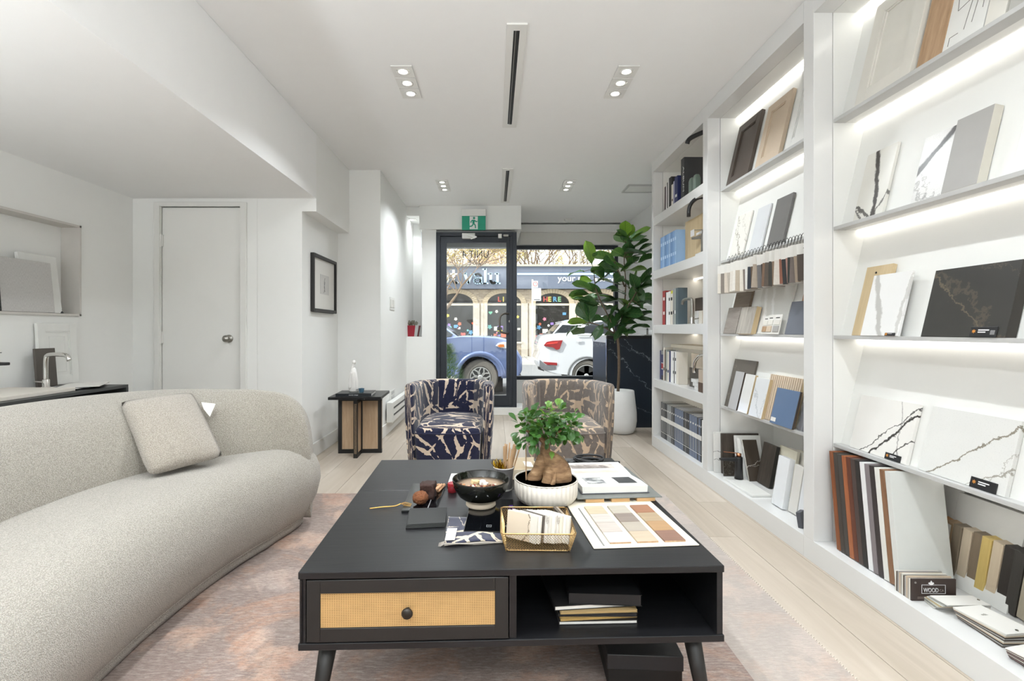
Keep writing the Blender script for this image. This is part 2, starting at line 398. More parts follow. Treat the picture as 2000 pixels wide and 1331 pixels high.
# back wall behind the camera with a window added to let in fill daylight
struct('wall_back', MB().box(XA-.2, -2.4, YB-.15, YB, 0, HA).box(XA-.2, XR+.1, YB-.15, YB, 0, .25).box(1.7, XR+.1, YB-.15, YB, .25, H).box(-2.4, 1.7, YB-.15, YB, 2.05, H).box(XA-.2, -2.4, YB-.15, YB, HA, H), WHITE)
w2 = MB(); frame(w2, -2.4, 1.7, .25, 2.05, YB-.1, YB-.02, .05); w2.box(-.37, -.33, YB-.1, YB-.02, .3, 2.0)
struct('pavement', MB().box(-8, 8, YB-9, YB-.16, -.3, -.12), mat('added bounce concrete', (204, 202, 198), .9))  # unseen terrace, added to bounce sunlight up into the room
w2o = struct('added_rear_window', w2, BLKF); MB().box(-2.35, 1.65, YB-.07, YB-.064, .3, 2.0).build('pane', GLASS, w2o)
struct('wall_facade', MB().box(-9, XA-.3, YW, YW+.2, -.4, 4.0).box(XR+.25, 9, YW, YW+.2, -.4, 4).box(XA-.3, XC, YF+.62, YF+.8, -.4, H), mat('outside stucco', (176, 170, 160), .9))
# ---------------------------------------------------------------- lamps
def lamp(name, loc, e, size=.06, col=(.905, .96, 1), sy=None, spread=None, rot=(0, 0, 0), parent=None):
    l = bpy.data.lights.new(name, 'AREA'); l.energy = e; l.color = col
    if sy: l.shape = 'RECTANGLE'; l.size = size; l.size_y = sy
    else: l.shape = 'DISK'; l.size = size
    if spread: l.spread = R(spread)
    o = bpy.data.objects.new(name, l); C.objects.link(o); o.location = loc; o.rotation_euler = rot
    if parent: o.parent = parent
    return o
rows = [(3.02, 'near'), (5.18, 'far')]
dlm = MB().box(-.062, .062, -.062, .062, -.006, 0).mesh('trim_plate')
def downlight(x, y, z, label, group, e=None):
    g = thing('downlight', label, 'downlight', (x, y, z), 0, group)
    p = MB()
    n = 24
    ring = [(.041*math.cos(2*PI*k/n), .041*math.sin(2*PI*k/n)) for k in range(n)]
    sq = []
    for k in range(n):
        a = 2*PI*k/n; q = .062/max(abs(math.cos(a)), abs(math.sin(a))); sq.append((q*math.cos(a), q*math.sin(a)))
    p.sweep([[(a, b, -.001) for a, b in sq], [(a, b, -.007) for a, b in sq], [(a, b, -.007) for a, b in ring], [(a*.96, b*.96, -.001) for a, b in ring]], cap=False).build('trim_plate', TRIMP, g)
    MB().lathe([(.037, -.003), (.035, -.009), (.029, -.009), (.024, -.004), (.0241, -.002)], 24).build('gimbal_ring', TRIMP, g, smooth=True)
    MB().lathe([(0, -.0035), (.023, -.0035), (.023, -.002)], 20).build('lens', SPOTM, g)
    lamp('bulb', (0, 0, -.012), e or LAMP, .045, parent=g, spread=135)
for (x, y, lb) in ((-.6, -.9, 'left'), (.5, -1.3, 'right'), (-2.2, .3, 'alcove side')):  # unseen uplighters, added only to lift the brightness of the ceiling
    g = thing('added_fill_lamp', 'unseen ceiling-brightening added fill lamp behind the camera, %s' % lb, 'added fill lamp', (x, y, 0))
    MB().lathe([(.14, 0), (.14, .015), (.012, .03), (.012, 1.2), (.02, 1.22)], 24).build('stand', BLK, g)
    MB().lathe([(.02, 1.2), (.13, 1.3), (.14, 1.34), (.135, 1.34), (.12, 1.3), (.02, 1.22)], 24).build('lamp_shade', LAC, g, smooth=True)
    lamp('bulb', (0, 0, 1.335), UP*(.7 if x < -2 else 1), .2, rot=(PI, 0, 0), parent=g)
side = {-.54: 'left', .785: 'right'}
for y, nm in rows:
    for x in (-.54, .785):
        for k, pos in ((-1, 'nearest'), (0, 'middle'), (1, 'farthest')):
            downlight(x, y+k*.135, H-.001, '%s of the three white square downlights in the %s %s ceiling row' % (pos, nm, side[x]), 'square downlights in rows of three')
for y in (.86, -1.3, -3.2):
    for x in (-.54, .785):
        for k in (-1, 0, 1):
            downlight(x, y+k*.135, H-.001, '%s white downlight of the three in the %s ceiling row %s' % (('nearest to', 'middle', 'farthest')[k+1] if k else 'middle', side[x], {.86: 'over the camera', -1.3: 'behind the camera', -3.2: 'by the added rear window'}[y]), 'downlights outside the frame')
for y, nm in ((1.2, 'above the desk'), (-.6, 'level with the camera back'), (-2.4, 'near the added rear window')):
    downlight(-2.1, y, HA-.001, 'white downlight in the low alcove ceiling '+nm, 'downlights in the low alcove ceiling')
downlight(W(804, 0, YF+.2).x, YF+.2, 2.489, 'white downlight in the top of the recess left of the entrance', 'recess downlight', 2.0)
# linear air slots
for i, (p0, p1, y0, y1, lb) in enumerate(((1007, 997, 57, 242, 'long black linear air slot in a white plate, nearest in the ceiling'), (990, 988, 332, 393, 'short black linear air slot in a white plate, far end of the ceiling'))):
    a = F*1.54/(CY-y0); b = F*1.54/(CY-y1); xc = ((p0-CX)*a/F+(p1-CX)*b/F)/2
    g = thing('ceiling_vent', lb, 'vent', (xc, (a+b)/2, H), 0, None); h = (b-a)/2
    m_ = MB().box(-.052, -.016, -h-.05, h+.05, -.008, 0).box(.016, .052, -h-.05, h+.05, -.008, 0).box(-.016, .016, -h-.05, -h, -.008, 0).box(-.016, .016, h, h+.05, -.008, 0)
    m_.build('plate', TRIMP, g)
    MB().box(-.016, .016, -h, h, -.002, 0).build('slot', BLK, g)
    MB().box(-.006, -.002, -h, h, -.007, -.002).build('vane', STEEL, g); MB().box(.004, .008, -h, h, -.007, -.002).build('vane', BLKP, g)
g = thing('access_hatch', 'white square access hatch in ceiling above the plant', 'hatch', (W(1251, 0, 5.28).x, 5.28, H-.001))
hm = MB(); frame(hm, -.16, .16, -.14, .14, 0, .012, .02); hm.M = None
MB().box(-.15, .15, -.12, .12, -.006, 0).build('hatch_panel', TRIMP, g); 
hh = MB().box(-.17, -.15, -.14, .14, -.012, 0).box(.15, .17, -.14, .14, -.012, 0).box(-.15, .15, -.14, -.12, -.012, 0).box(-.15, .15, .12, .14, -.012, 0); hh.build('hatch_frame', GREYE, g)
g = thing('smoke_detector', 'small white round sensor on ceiling before the window', 'sensor', (1.03, 6.75, H)); MB().lathe([(0, -.03), (.04, -.028), (.055, -.01), (.055, 0)], 20).build('sensor_dome', TRIMP, g, smooth=True)
# exit sign
es = W(924, 429, YF-.3); g = thing('exit_sign', 'green running man exit sign hanging above the glass door', 'sign', (es.x, YF-.1, es.z))
MB().box(-.145, .145, -.018, .018, -.085, .085).build('sign_face', mat('exit green', (20, 150, 120), .4), g, bevel=.002)
MB().box(-.15, .15, -.03, .03, .085, .17).build('housing', TRIMP, g, bevel=.004)
MB().box(-.05, .05, -.021, -.018, -.078, .08).build('doorway_symbol', WINK, g)
EG = mat('exit green', (20, 150, 120), .4)
rm = MB()
def seg(m, pts, w):
    for a, b in zip(pts[:-1], pts[1:]): m.bar((a[0], -.023, a[1]), (b[0], -.023, b[1]), w, .003, up=Vector((0, 1, 0)))
seg(rm, [(.0, .035), (-.004, -.01)], .028); seg(rm, [(.006, .034), (.03, .012), (.045, .02)], .012); seg(rm, [(-.004, .034), (-.03, .022), (-.034, .0)], .012)
seg(rm, [(0, -.01), (.02, -.03), (.022, -.066)], .014); seg(rm, [(-.004, -.012), (-.022, -.04), (-.055, -.046)], .014)
rm.M = None; rm2 = [(.014*math.cos(a)+.004, .058+.014*math.sin(a)) for a in [2*PI*k/14 for k in range(14)]]
rm.prism(rm2, -.0245, -.0215).build('running_figure', EG, g)
# ---------------------------------------------------------------- white built-in shelving along the right wall
XB = 1.45; SX = 1.54; UZ = [2.0, 1.512, 1.02, .531]; ST = .016; ZB = .10; ZT = 2.5
TX0, TX1 = 1.575, 1.68; TH = math.atan((TX1-TX0)/.45)
BK = XR-.012
DIV = [4.47, 4.43, 3.378, 3.305, 2.279, 2.207, 1.185, 1.113]
def shelving(y_far, y_near, label, display, panels):
    g = thing('shelving_unit', label, 'shelving', (XB, (y_far+y_near)/2, 0)); c = Matrix.Translation((-XB, -(y_far+y_near)/2, 0))
    def P(name, mb, m, **k):
        mb.v = [c @ Vector(p) for p in mb.v]; return mb.build(name, m, g, **k)
    for a, b in panels:
        P('side_panel', MB().box(XB, SX-.004, b, a, ZB-.0, H-.001), LAC, bevel=.0015)
        P('side_panel', MB().box(SX-.002, BK, b, a, ZB-.0, H-.001), LACM)
    P('plinth', MB().box(XB, BK, y_near, y_far, 0.0, ZB), LAC, bevel=.0015)
    ye = min(a_[1] for a_ in panels)-.0004
    P('header', MB().box(XB, SX-.004, y_near+.0004, ye, ZT+.0, H-.001), LAC)
    P('header', MB().box(SX-.002, BK, y_near+.0004, ye, ZT, H-.001), LACM)
    P('back_panel', MB().box(BK-.01, BK, y_near, y_far, ZB, ZT), LACM)
    L = y_far-y_near
    for z in UZ:
        if display:
            P('shelf', MB().box(SX, TX0+.02, y_near+.001, y_far-.001, z, z+ST), GREYE, bevel=.001)
            P('shelf_underside', MB().box(SX+.012, TX1+.01, y_near+.001, y_far-.001, z+.001, z+ST-.004), LACM)
        else:
            P('shelf', MB().box(XB+.006, BK-.01, y_near+.001, y_far-.001, z+.01, z+.085), LAC, bevel=.0015)
    if display:
        for z0 in UZ:
            z1 = z0+ST; zt = (UZ[UZ.index(z0)-1] if z0 != UZ[0] else ZT)
            zt += .003; dx = math.tan(TH)*(zt-z1)
            P('sloping_back', MB().prism([(TX0, z1), (TX0+.012, z1), (TX0+dx+.012, zt), (TX0+dx, zt)], y_near+.001, y_far-.001), LACM)
    for z in [ZT]+UZ:
        zz = z-.001 if (display or z == ZT) else z+.009
        xs = TX1-.03 if display else 1.82
        if display and z == UZ[3]: xs = TX1-.02
        P('light_strip', MB().box(xs-.004, (TX1+.006 if display else xs+.03), y_near+.03, y_far-.03, zz-.003, zz+.0018), LEDM if display else LEDW)
        n = 1
    return g
shelving(4.47, 3.378, 'narrow white shelving bay of books nearest the entrance', False, [(4.47, 4.43)])
shelving(3.378, 2.279, 'white shelving bay with grey ledges and hanging swatches between the book bay and nearest bay', True, [(3.378, 3.305)])
shelving(2.279, 1.185, 'nearest white shelving bay with large slabs on its grey ledges', True, [(2.279, 2.207)])
shelving(1.185, .1, 'white shelving bay outside the frame beside the camera', True, [(1.185, 1.113)])

# ---------------------------------------------------------------- things leaning on the ledges
def lean_M(Y, z, off, th=None):
    th = TH if th is None else th
    ex = Vector((0, -1, 0)); ez = Vector((math.sin(th), 0, math.cos(th))); ey = ez.cross(ex)
    M = Matrix((ex, ey, ez)).transposed().to_4x4(); M.translation = Vector((TX0-off, Y, z)); return M
def leaner(shelf, pxl, pxr, pyt, t, off, name, label, cat_, m, L=None, group=None, door=None, edge=None, bev=.0008, dz=0, th=None, xb=None):
    """flat sample between pixel columns pxl..pxr along its foot, top left corner at row pyt"""
    z = (UZ[shelf]+ST if shelf < 4 else ZB)+.001+dz; X = TX0-off-t
    Y0 = YX(pxl, X); Y1 = YX(pxr, X)
    zt = CZ-(pyt-CY)*Y0/F; L = L or (zt-z)/math.cos(TH); w = Y0-Y1
    M = lean_M(Y0, z, off+t)
    if door is None:
        o = MB().box(0, w, 0, t, 0, L).build(name, m, None, bevel=bev, M=M); tag(o, label, cat_, group)
        if edge: MB().box(w-.0005, w+.0012, .0006, t-.0006, .0006, L-.0006).box(0, w, .0006, t-.0006, -.0004, .0008).build('edge_band', edge, o)
        return o, w, L
    g = thing(name, label, cat_, group=group, mat=M); b = door
    MB().box(0, b, 0, t, 0, L).box(w-b, w, 0, t, 0, L).box(b, w-b, 0, t, 0, b).box(b, w-b, 0, t, L-b, L).build('frame', m, g, bevel=.0015)
    MB().box(b-.002, w-b+.002, t*.42, t-.001, b-.002, L-b+.002).build('centre_panel', m, g)
    k = .006; MB().box(b, b+k, t*.2, t*.5, b, L-b).box(w-b-k, w-b, t*.2, t*.5, b, L-b).box(b+k, w-b-k, t*.2, t*.5, b, b+k).box(b+k, w-b-k, t*.2, t*.5, L-b-k, L-b).build('inner_bead', m, g)
    return g, w, L
def slab_tag(o, x, w, h=.03, lines=2, z=0):
    MB().box(x, x+w, -.003, -.0005, z, z+h).build('label_plate', BLKP, o, bevel=.002, M=None).__setitem__('label', 'black maker plate with orange mark')
    OR = mat('orange mark', (206, 140, 60), .5)
    for a in range(3):
        MB().cbox((x+w*.16, -.0035, z+h*.55), (.012, .0006, .0022), Matrix.Rotation(a*PI/3+.5, 3, 'Y')).build('mark', OR, o)
    for k in range(lines):
        MB().box(x+w*.32, x+w*(.72-.12*k), -.0038, -.003, z+h*(.62-.2*k), z+h*(.72-.2*k)).build('print_line', WINK, o)
mwhite = mat('sample white', (226, 226, 222), .3); moff = mat('sample off white', (214, 211, 202), .45); mgrey = mat('sample warm grey', (160, 158, 154), .5, var=.05)
mbeige = mat('sample beige', (196, 178, 156), .5, var=.04); mbrown = mat('sample dark brown', (78, 68, 60), .45, var=.05)
woak = wood('sample oak', (150, 118, 88), (188, 158, 126), 1.2); wlight = wood('sample maple', (188, 166, 128), (206, 186, 150), 1)
wrust = wood('sample rust walnut', (104, 58, 30), (150, 88, 48), 1.4); wdark = wood('sample dark oak', (48, 42, 38), (78, 70, 62), 1.4)
wgrey = wood('sample grey oak', (140, 134, 126), (184, 178, 168), 1.2, bump=.15); wred = wood('sample red brown', (78, 42, 30), (112, 66, 48), 1.4)
# nearest bay, top ledge
leaner(0, 1668, 1776, 30, .03, .002, 'shaker_door_sample', 'large off white shaker cabinet door sample at the left of the topmost ledge', 'cabinet door', moff, L=.44, door=.055)
o, w, L = leaner(0, 1788, 1836, -80, .016, .004, 'wood_board_sample', 'tall natural oak board sample beside the off white shaker door, top ledge', 'sample', woak, L=.46)
o, w, L = leaner(0, 1838, 1918, -60, .012, .004, 'etched_panel_sample', 'white panel sample etched with angular grey lines on the top ledge', 'sample', mwhite, L=.40)
lm = MB()
for a, b in (((.02, .02), (.02, .05)), ((.02, .05), (.05, .05)), ((.03, .14), (.12, .17)), ((.07, .05), (.085, .2)), ((.095, .06), (.11, .24)), ((.125, .09), (.12, .26)), ((.13, .2), (.2, .15)), ((.03, .2), (.16, .3)), ((.13, .2), (.16, .3)), ((.06, .26), (.13, .32)), ((.01, .3), (.03, .14)), ((.16, .3), (.19, .2))):
    if max(a[0], b[0]) < w: lm.bar((a[0], -.0006, a[1]), (b[0], -.0006, b[1]), .0016, .0012, up=Vector((0, 1, 0)))
lm.build('etched_line', mat('grey line', (128, 126, 122), .6), o)
leaner(0, 1921, 1962, -90, .02, .004, 'panel_sample', 'plain pale grey panel sample next to the etched panel', 'sample', moff, L=.45)
leaner(0, 1968, 2060, -90, .02, .004, 'panel_sample', 'mid grey panel sample cut off by the top right corner', 'sample', mat('sample mid grey', (170, 168, 162), .5), L=.45)
# second ledge
BV = (52, 46, 42)
leaner(1, 1665, 1722, 304, .012, .002, 'marble_sample', 'white marble tile with bold brown black vein, second ledge, leftmost', 'sample', marble('marble bold brown', (214, 212, 204), BV, [(1, .18, .115, .012, .05, 3.1, 1), (1, -.5, .11, .004, .06, 7.7, .8), (.6, 1, .06, .01, .12, 1.9, .9), (.9, .6, .03, .008, .1, 5.5, .8)], rough=.32))
leaner(1, 1777, 1843, 271, .012, .002, 'marble_sample', 'white marble tile with one broad dark diagonal stroke behind the grey slab', 'sample', marble('marble dark stroke', (216, 215, 212), BV, [(.72, -.7, -.085, .016, .02, 2.3, 1), (.5, 1, .06, .008, .3, 9.1, .45), (.8, .6, .08, .006, .3, 4.1, .4)], speck=.25, rough=.32))
leaner(1, 1837, 1907, 235, .03, .004, 'slab_sample', 'thick plain warm grey slab leaning on the second ledge', 'sample', mgrey, edge=mat('slab edge', (196, 192, 180), .6))
leaner(1, 1975, 2060, 225, .02, .004, 'slab_sample', 'pale slab at the right edge of the frame on the second ledge', 'sample', mwhite)
# third ledge
o, w, L = leaner(2, 1663, 1712, 523, .018, .002, 'wood_board_sample', 'light maple board with a drilled hole behind white marble tile', 'sample', wlight)
hm = MB(); hm.M = Matrix.Translation((w*.42, -.0004, L-.03)) @ Matrix.Rotation(PI/2, 4, 'X'); hm.lathe([(.0045, 0), (.0045, .001), (0, .001)], 12).build('drilled_hole', BLK, o)
o, w, L = leaner(2, 1680, 1753, 539, .01, .028, 'marble_sample', 'white marble tile with soft grey veins in front of maple board', 'sample', marble('marble soft grey', (224, 224, 222), (166, 164, 158), [(1, .32, .1, .016, .05, 1.3, .75), (1, -.1, .17, .008, .06, 6.1, .5)]))
slab_tag(o, w*.68, w*.26, .012, 1)
o, w, L = leaner(2, 1798, 1963, 529, .032, .004, 'granite_sample', 'large black granite slab with gold flecked veins on third ledge', 'sample', marble('dark granite', (52, 51, 48), (116, 104, 84), [(.7, .75, .17, .0035, .1, 2.2, .6), (.7, .75, .19, .012, .3, 8.2, .25), (.5, 1, .34, .002, .25, 5.1, .4)], rough=.34, cloud=.18, speck=.0), edge=mat('granite edge', (44, 40, 34), .5))
slab_tag(o, w*.62, .085, .034)
MB().box(w*.62+.066, w*.62+.08, -.0038, -.003, .008, .022).build('label_patch', mat('grey print', (120, 120, 120), .7), o)
# fourth ledge
o, w, L = leaner(3, 1659, 1769, 771, .014, .002, 'quartz_sample', 'white quartz slab with jagged black veins on lowest ledge of nearest bay', 'sample', marble('quartz black crack', (222, 220, 215), (44, 40, 38), [(.74, -.68, .085, .006, .07, 4.4, 1), (.66, -.75, .035, .003, .07, 1.2, .9), (.7, -.7, .14, .003, .06, 7.9, .9), (1, .1, .24, .003, .05, 3.6, .5)], coat=.3))
slab_tag(o, w*.66, .075, .026)
o, w, L = leaner(3, 1793, 1962, 793, .014, .002, 'quartz_sample', 'large pale grey quartz slab with thin olive veins, lowest ledge', 'sample', marble('quartz olive vein', (214, 214, 210), (122, 114, 98), [(.62, -.78, .02, .004, .09, 5.9, .9), (.55, -.8, .1, .0026, .08, 2.7, .7), (.9, -.4, .22, .002, .1, 8.8, .5)], speck=.12))
slab_tag(o, w*.64, .085, .034)
# ------------------------------------------------ middle bay
leaner(0, 1417, 1459, 249, .022, .003, 'shaker_door_sample', 'dark brown shaker cabinet door sample on the top ledge of the middle bay', 'cabinet door', mbrown, door=.05)
leaner(0, 1473, 1519, 210, .022, .003, 'shaker_door_sample', 'beige shaker cabinet door sample beside the dark brown one', 'cabinet door', mbeige, door=.05)
leaner(0, 1531, 1580, 150, .018, .003, 'shaker_door_sample', 'white shaker cabinet door sample beside the beige one, partly hidden', 'cabinet door', mwhite, L=.44, door=.05)
leaner(1, 1423, 1449, 423, .01, .003, 'marble_sample', 'narrow white marble tile with brown grey veins above the hanging swatches', 'sample', marble('marble brown grey', (226, 224, 216), (128, 118, 100), [(.8, .5, .12, .007, .2, 2.9, .7), (.9, .3, .1, .005, .22, 6.6, .7), (.8, .5, .2, .004, .2, 1.1, .5)]))
leaner(1, 1461, 1485, 408, .01, .003, 'quartz_sample', 'plain whitish tile between the marble tile and dark grey one', 'sample', mat('sample cool white', (204, 206, 208), .3))
leaner(1, 1496, 1527, 390, .014, .003, 'slab_sample', 'tall dark grey tile leaning above the hanging swatches', 'sample', mat('sample slate', (108, 106, 104), .4, var=.08))
leaner(1, 1554, 1585, 380, .014, .003, 'slab_sample', 'white tile half hidden by the white divider above the swatches', 'sample', mwhite, L=.28)
leaner(2, 1420, 1450, 572, .016, .003, 'wood_board_sample', 'brown wood tile standing behind the two grey wood blocks', 'sample', wood('sample brown', (92, 80, 66), (118, 104, 88), 1.3, axis=0))
leaner(2, 1412, 1436, 602, .012, .026, 'wood_block_sample', 'dark greyish wood tile at far end of the third ledge', 'sample', wood('sample grey wash', (126, 118, 112), (158, 150, 142), 1.2, axis=0))
leaner(2, 1437, 1466, 601, .03, .022, 'wood_block_sample', 'thick pale grey wood block with a beige side', 'sample', wgrey, edge=wlight)
leaner(2, 1470, 1531, 545, .012, .003, 'slab_sample', 'large pale streaked stone slab behind the small chip cards', 'sample', marble('pale streak', (214, 213, 208), (236, 236, 234), [(1, .3, .05, .02, .08, 3.3, .7), (1, .3, .12, .02, .08, 5.2, .7), (1, .3, .2, .02, .1, 7.2, .7)]))
for i, (a, b, c_, lb) in enumerate(((1486, 1496, 618, 'left'), (1494, 1506, 616, 'middle'), (1506, 1520, 615, 'right'))):
    o, w, L = leaner(2, a, b, c_, .004, .03+.004*i, 'chip_card', '%s one of the three small white chip cards on third ledge, middle bay' % lb, 'sample card', PAPER, group='small chip cards on the third ledge')
    MB().box(w*.12, w*.88, -.004, 0, L*.12, L*.42).build('chip', [woak, mbeige, mgrey][i], o); MB().box(w*.2, w*.7, -.0012, 0, L*.82, L*.86).build('print_line', INK, o)
    MB().box(w*.12, w*.88, -.003, 0, L*.48, L*.72).build('chip', moff, o)
leaner(2, 1551, 1585, 548, .014, .003, 'wood_board_sample', 'orange brown wood board behind the blue grey tile', 'sample', wood('sample copper oak', (150, 108, 78), (190, 150, 118), 1, axis=0), L=.29)
leaner(2, 1532, 1580, 590, .012, .022, 'slab_sample', 'blue grey stone tile beside the middle divider on third ledge', 'sample', mat('sample blue grey', (104, 108, 118), .45, var=.08))
leaner(3, 1414.5, 1455, 701, .012, .003, 'granite_sample', 'dark brown patterned stone slab at far end of the fourth ledge', 'sample', marble('brown forest', (86, 80, 72), (160, 152, 138), [(1, .9, .12, .002, .4, 2.4, .6), (1, .7, .2, .002, .4, 6.4, .6), (1, .9, .28, .002, .4, 8.4, .6)], rough=.3, cloud=.2))
leaner(3, 1421, 1437, 725, .018, .02, 'slab_sample', 'cool grey slab standing in front of the brown patterned stone', 'sample', mat('sample pearl', (176, 176, 176), .3), edge=mbrown)
leaner(3, 1440, 1458, 730, .018, .02, 'slab_sample', 'glossy whitish slab left of the veined marble, fourth ledge', 'sample', mat('sample gloss white', (216, 216, 212), .1), edge=wlight)
leaner(3, 1461, 1486, 737, .02, .024, 'marble_sample', 'grey veined white marble slab with a wood coloured side', 'sample', marble('carrara', (210, 212, 212), (160, 164, 166), [(1, .5, .1, .008, .2, 2.9, .5), (1, -.4, .1, .006, .2, 6.3, .5)]), edge=wlight)
o, w, L = leaner(3, 1487, 1549, 731, .014, .003, 'fluted_panel_sample', 'beige fluted wood panel behind the blue tile', 'sample', wlight)
fm = MB(); n = 16
for k in range(n):
    MB().box(w*(k+.12)/n, w*(k+.82)/n, -.006, .0, 0, L).build('flute', mbeige, o, bevel=.0015)
o, w, L = leaner(3, 1502.7, 1546, 757, .012, .034, 'slab_sample', 'steel blue tile with a small white sticker', 'sample', mat('sample steel blue', (84, 106, 136), .35, var=.06), edge=mbrown)
MB().box(.006, .05, -.0008, 0, .012, .034).build('sticker', PAPER, o)
leaner(3, 1557, 1580, 752, .016, .004, 'slab_sample', 'dark grey bark textured slab next to the middle divider', 'sample', wood('sample bark', (84, 84, 88), (134, 134, 138), 1.5, bump=.5))
# hanging swatch cards on S hooks over the second ledge
random.seed(11)
cols = [(214, 208, 196), (128, 120, 112), (206, 196, 182), (176, 168, 156), (214, 208, 198), (224, 220, 212), (178, 166, 148), (216, 210, 198), (120, 110, 102), (222, 220, 214), (34, 42, 54), (96, 78, 60), (170, 156, 140), (104, 102, 102), (58, 48, 42), (122, 96, 76), (84, 74, 64), (56, 54, 48), (128, 108, 88), (206, 200, 190), (132, 84, 66), (26, 26, 28), (158, 120, 108), (36, 40, 34), (104, 94, 88), (146, 130, 112), (70, 60, 52)]
cn = ['pale cream', 'grey taupe', 'sandy', 'light taupe', 'cream', 'off white', 'khaki', 'oatmeal', 'coarse grey brown', 'white', 'navy', 'dark tan', 'stone', 'mid grey', 'espresso', 'chestnut', 'umber', 'olive black', 'fawn', 'ivory', 'brick brown', 'black', 'dusty pink', 'black green', 'mushroom', 'tan', 'dark brown']
hookm = MB().tube(cat([(0, .012, -.012), (0, .004, .006), (0, -.008, .012), (0, -.016, .002), (0, -.011, -.014), (0, -.006, -.03), (0, -.011, -.044), (0, -.019, -.04)], 4), .0014, 5, cap=True).mesh('hook')
hookm.materials.append(BLK); hookm.shade_smooth()
n = len(cols)
for k, c_ in enumerate(cols):
    Y = YX(1421+(1583-1421)*k/(n-1), SX-.01); rz = random.uniform(.45, 1.05)
    z = UZ[1]+ST
    g = thing('swatch_card', '%s hanging swatch card, number %d from the far end under the second ledge' % (cn[k], k+1), 'swatch', (SX-.014, Y, z), 0, 'swatch cards hanging from black hooks')
    hk = place('hook', hookm, g, loc=(0.012, 0, .002))
    M = Matrix.Translation((-.008, 0, -.044)) @ Matrix.Rotation(rz, 4, 'Z') @ Matrix.Rotation(random.uniform(-.07, .07), 4, 'X')
    sh = random.uniform(-.004, .004)
    MB().box(-.002, .002, -.052, .052, -.058+sh, 0).build('header', PAPER, g, M=M)
    mm = mat('swatch %d' % k, c_, .6, var=.12, vs=90)
    MB().box(-.0045, .0045, -.05, .05, -.185+sh, -.056+sh).build('swatch', mm, g, M=M)
    MB().box(.0047, .0062, -.05, .05, -.188+sh, -.056+sh).build('backing', PAPER, g, M=M)
    ty = MB().box(-.0052, -.0045, -.02, .02, -.03+sh, -.026+sh).build('print_line', BLKP, g, M=M)
# ------------------------------------------------ floor of the nearest bay
def dirM(Y, X, z, th, ry=0):      # standing panel facing the camera, foot at X,Y leaning away; local x = world x
    return Matrix.Translation((X, Y, z)) @ Matrix.Rotation(-th, 4, 'X') @ Matrix.Rotation(ry, 4, 'Z')
bcols = [(wrust, 'rust brown edged'), (wdark, 'dark charcoal brown'), (mat('bd1', (62, 58, 54), .5), 'dark olive grey'), (wood('bd2', (140, 80, 48), (172, 108, 70), 1.3), 'copper orange'), (wred, 'reddish brown'), (mat('bd3', (70, 58, 54), .5), 'plum brown'), (mat('bd4', (36, 33, 32), .5), 'black'), (mat('bd5', (222, 222, 222), .4), 'bright white'), (mat('bd6', (122, 114, 116), .5), 'mauve grey'), (mat('bd7', (50, 44, 44), .5), 'dark aubergine'), (mat('bd8', (218, 218, 212), .4), 'off white'), (wood('bd9', (112, 80, 56), (148, 112, 84), 1.3), 'mid brown'), (mat('bd10', (206, 208, 204), .4), 'pale grey white')]
nb = len(bcols); y0 = 2.155; y1 = 1.82
for k, (m_, nm) in enumerate(bcols):
    Y = y0+(y1-y0)*(k+.5)/nb; tk = (y0-y1)/nb-.002
    o = MB().box(0, .2, -tk/2, tk/2, 0, .42).build('door_sample', m_, None, bevel=.001, M=dirM(Y-.03, 1.497, ZB+.004, .12, 0))
    tag(o, '%s board of the upright row by the middle divider' % nm, 'sample board', 'upright door sample boards')
g, w, L = leaner(4, 1745, 1835, 905, .02, -.17, 'shaker_door_sample', 'tall white shaker cabinet door standing behind the wood swatch decks', 'cabinet door', mwhite, L=.36, door=.06, th=.2)
g, w, L = leaner(4, 1835, 1965, 935, .02, -.17, 'panel_sample', 'plain white board standing behind the row of edge-on wood samples', 'sample', mwhite, L=.34)
wc = [((176, 128, 82), (196, 152, 106), 'orange oak'), ((160, 134, 104), (182, 158, 128), 'natural oak with a white sticker'), ((116, 104, 88), (142, 130, 112), 'olive grey'), ((188, 172, 148), (206, 192, 170), 'pale ash'), ((118, 104, 86), (140, 124, 104), 'taupe'), ((188, 160, 92), (214, 190, 120), 'yellow gold'), ((190, 172, 146), (208, 192, 168), 'light beige'), ((42, 38, 34), (60, 54, 50), 'black brown'), ((48, 46, 42), (68, 64, 60), 'charcoal'), ((150, 140, 122), (172, 162, 144), 'sage beige'), ((168, 148, 128), (190, 170, 148), 'pinkish oak'), ((104, 100, 92), (126, 120, 110), 'dark grey green'), ((176, 160, 134), (198, 182, 158), 'straw oak'), ((130, 110, 88), (150, 130, 108), 'hazel')]
y0 = 1.925; pw_ = .036
for k, (a, b, nm) in enumerate(wc):
    m_ = wood('block %d' % k, a, b, 1.2)
    Y = y0-k*pw_
    o = MB().box(0, .15, -.0165, .0165, 0, .225).build('wood_sample_block', m_, None, bevel=.0012, M=Matrix.Translation((1.735+.003*math.sin(k*2.1), Y, ZB+.006)) @ Matrix.Rotation(.16, 4, 'X'))
    tag(o, '%s block of the leaning row by the right edge' % nm, 'sample block', 'leaning wood sample blocks')
    if k == 1: MB().box(-.0008, 0, -.006, .014, .15, .215).build('sticker', PAPER, o)
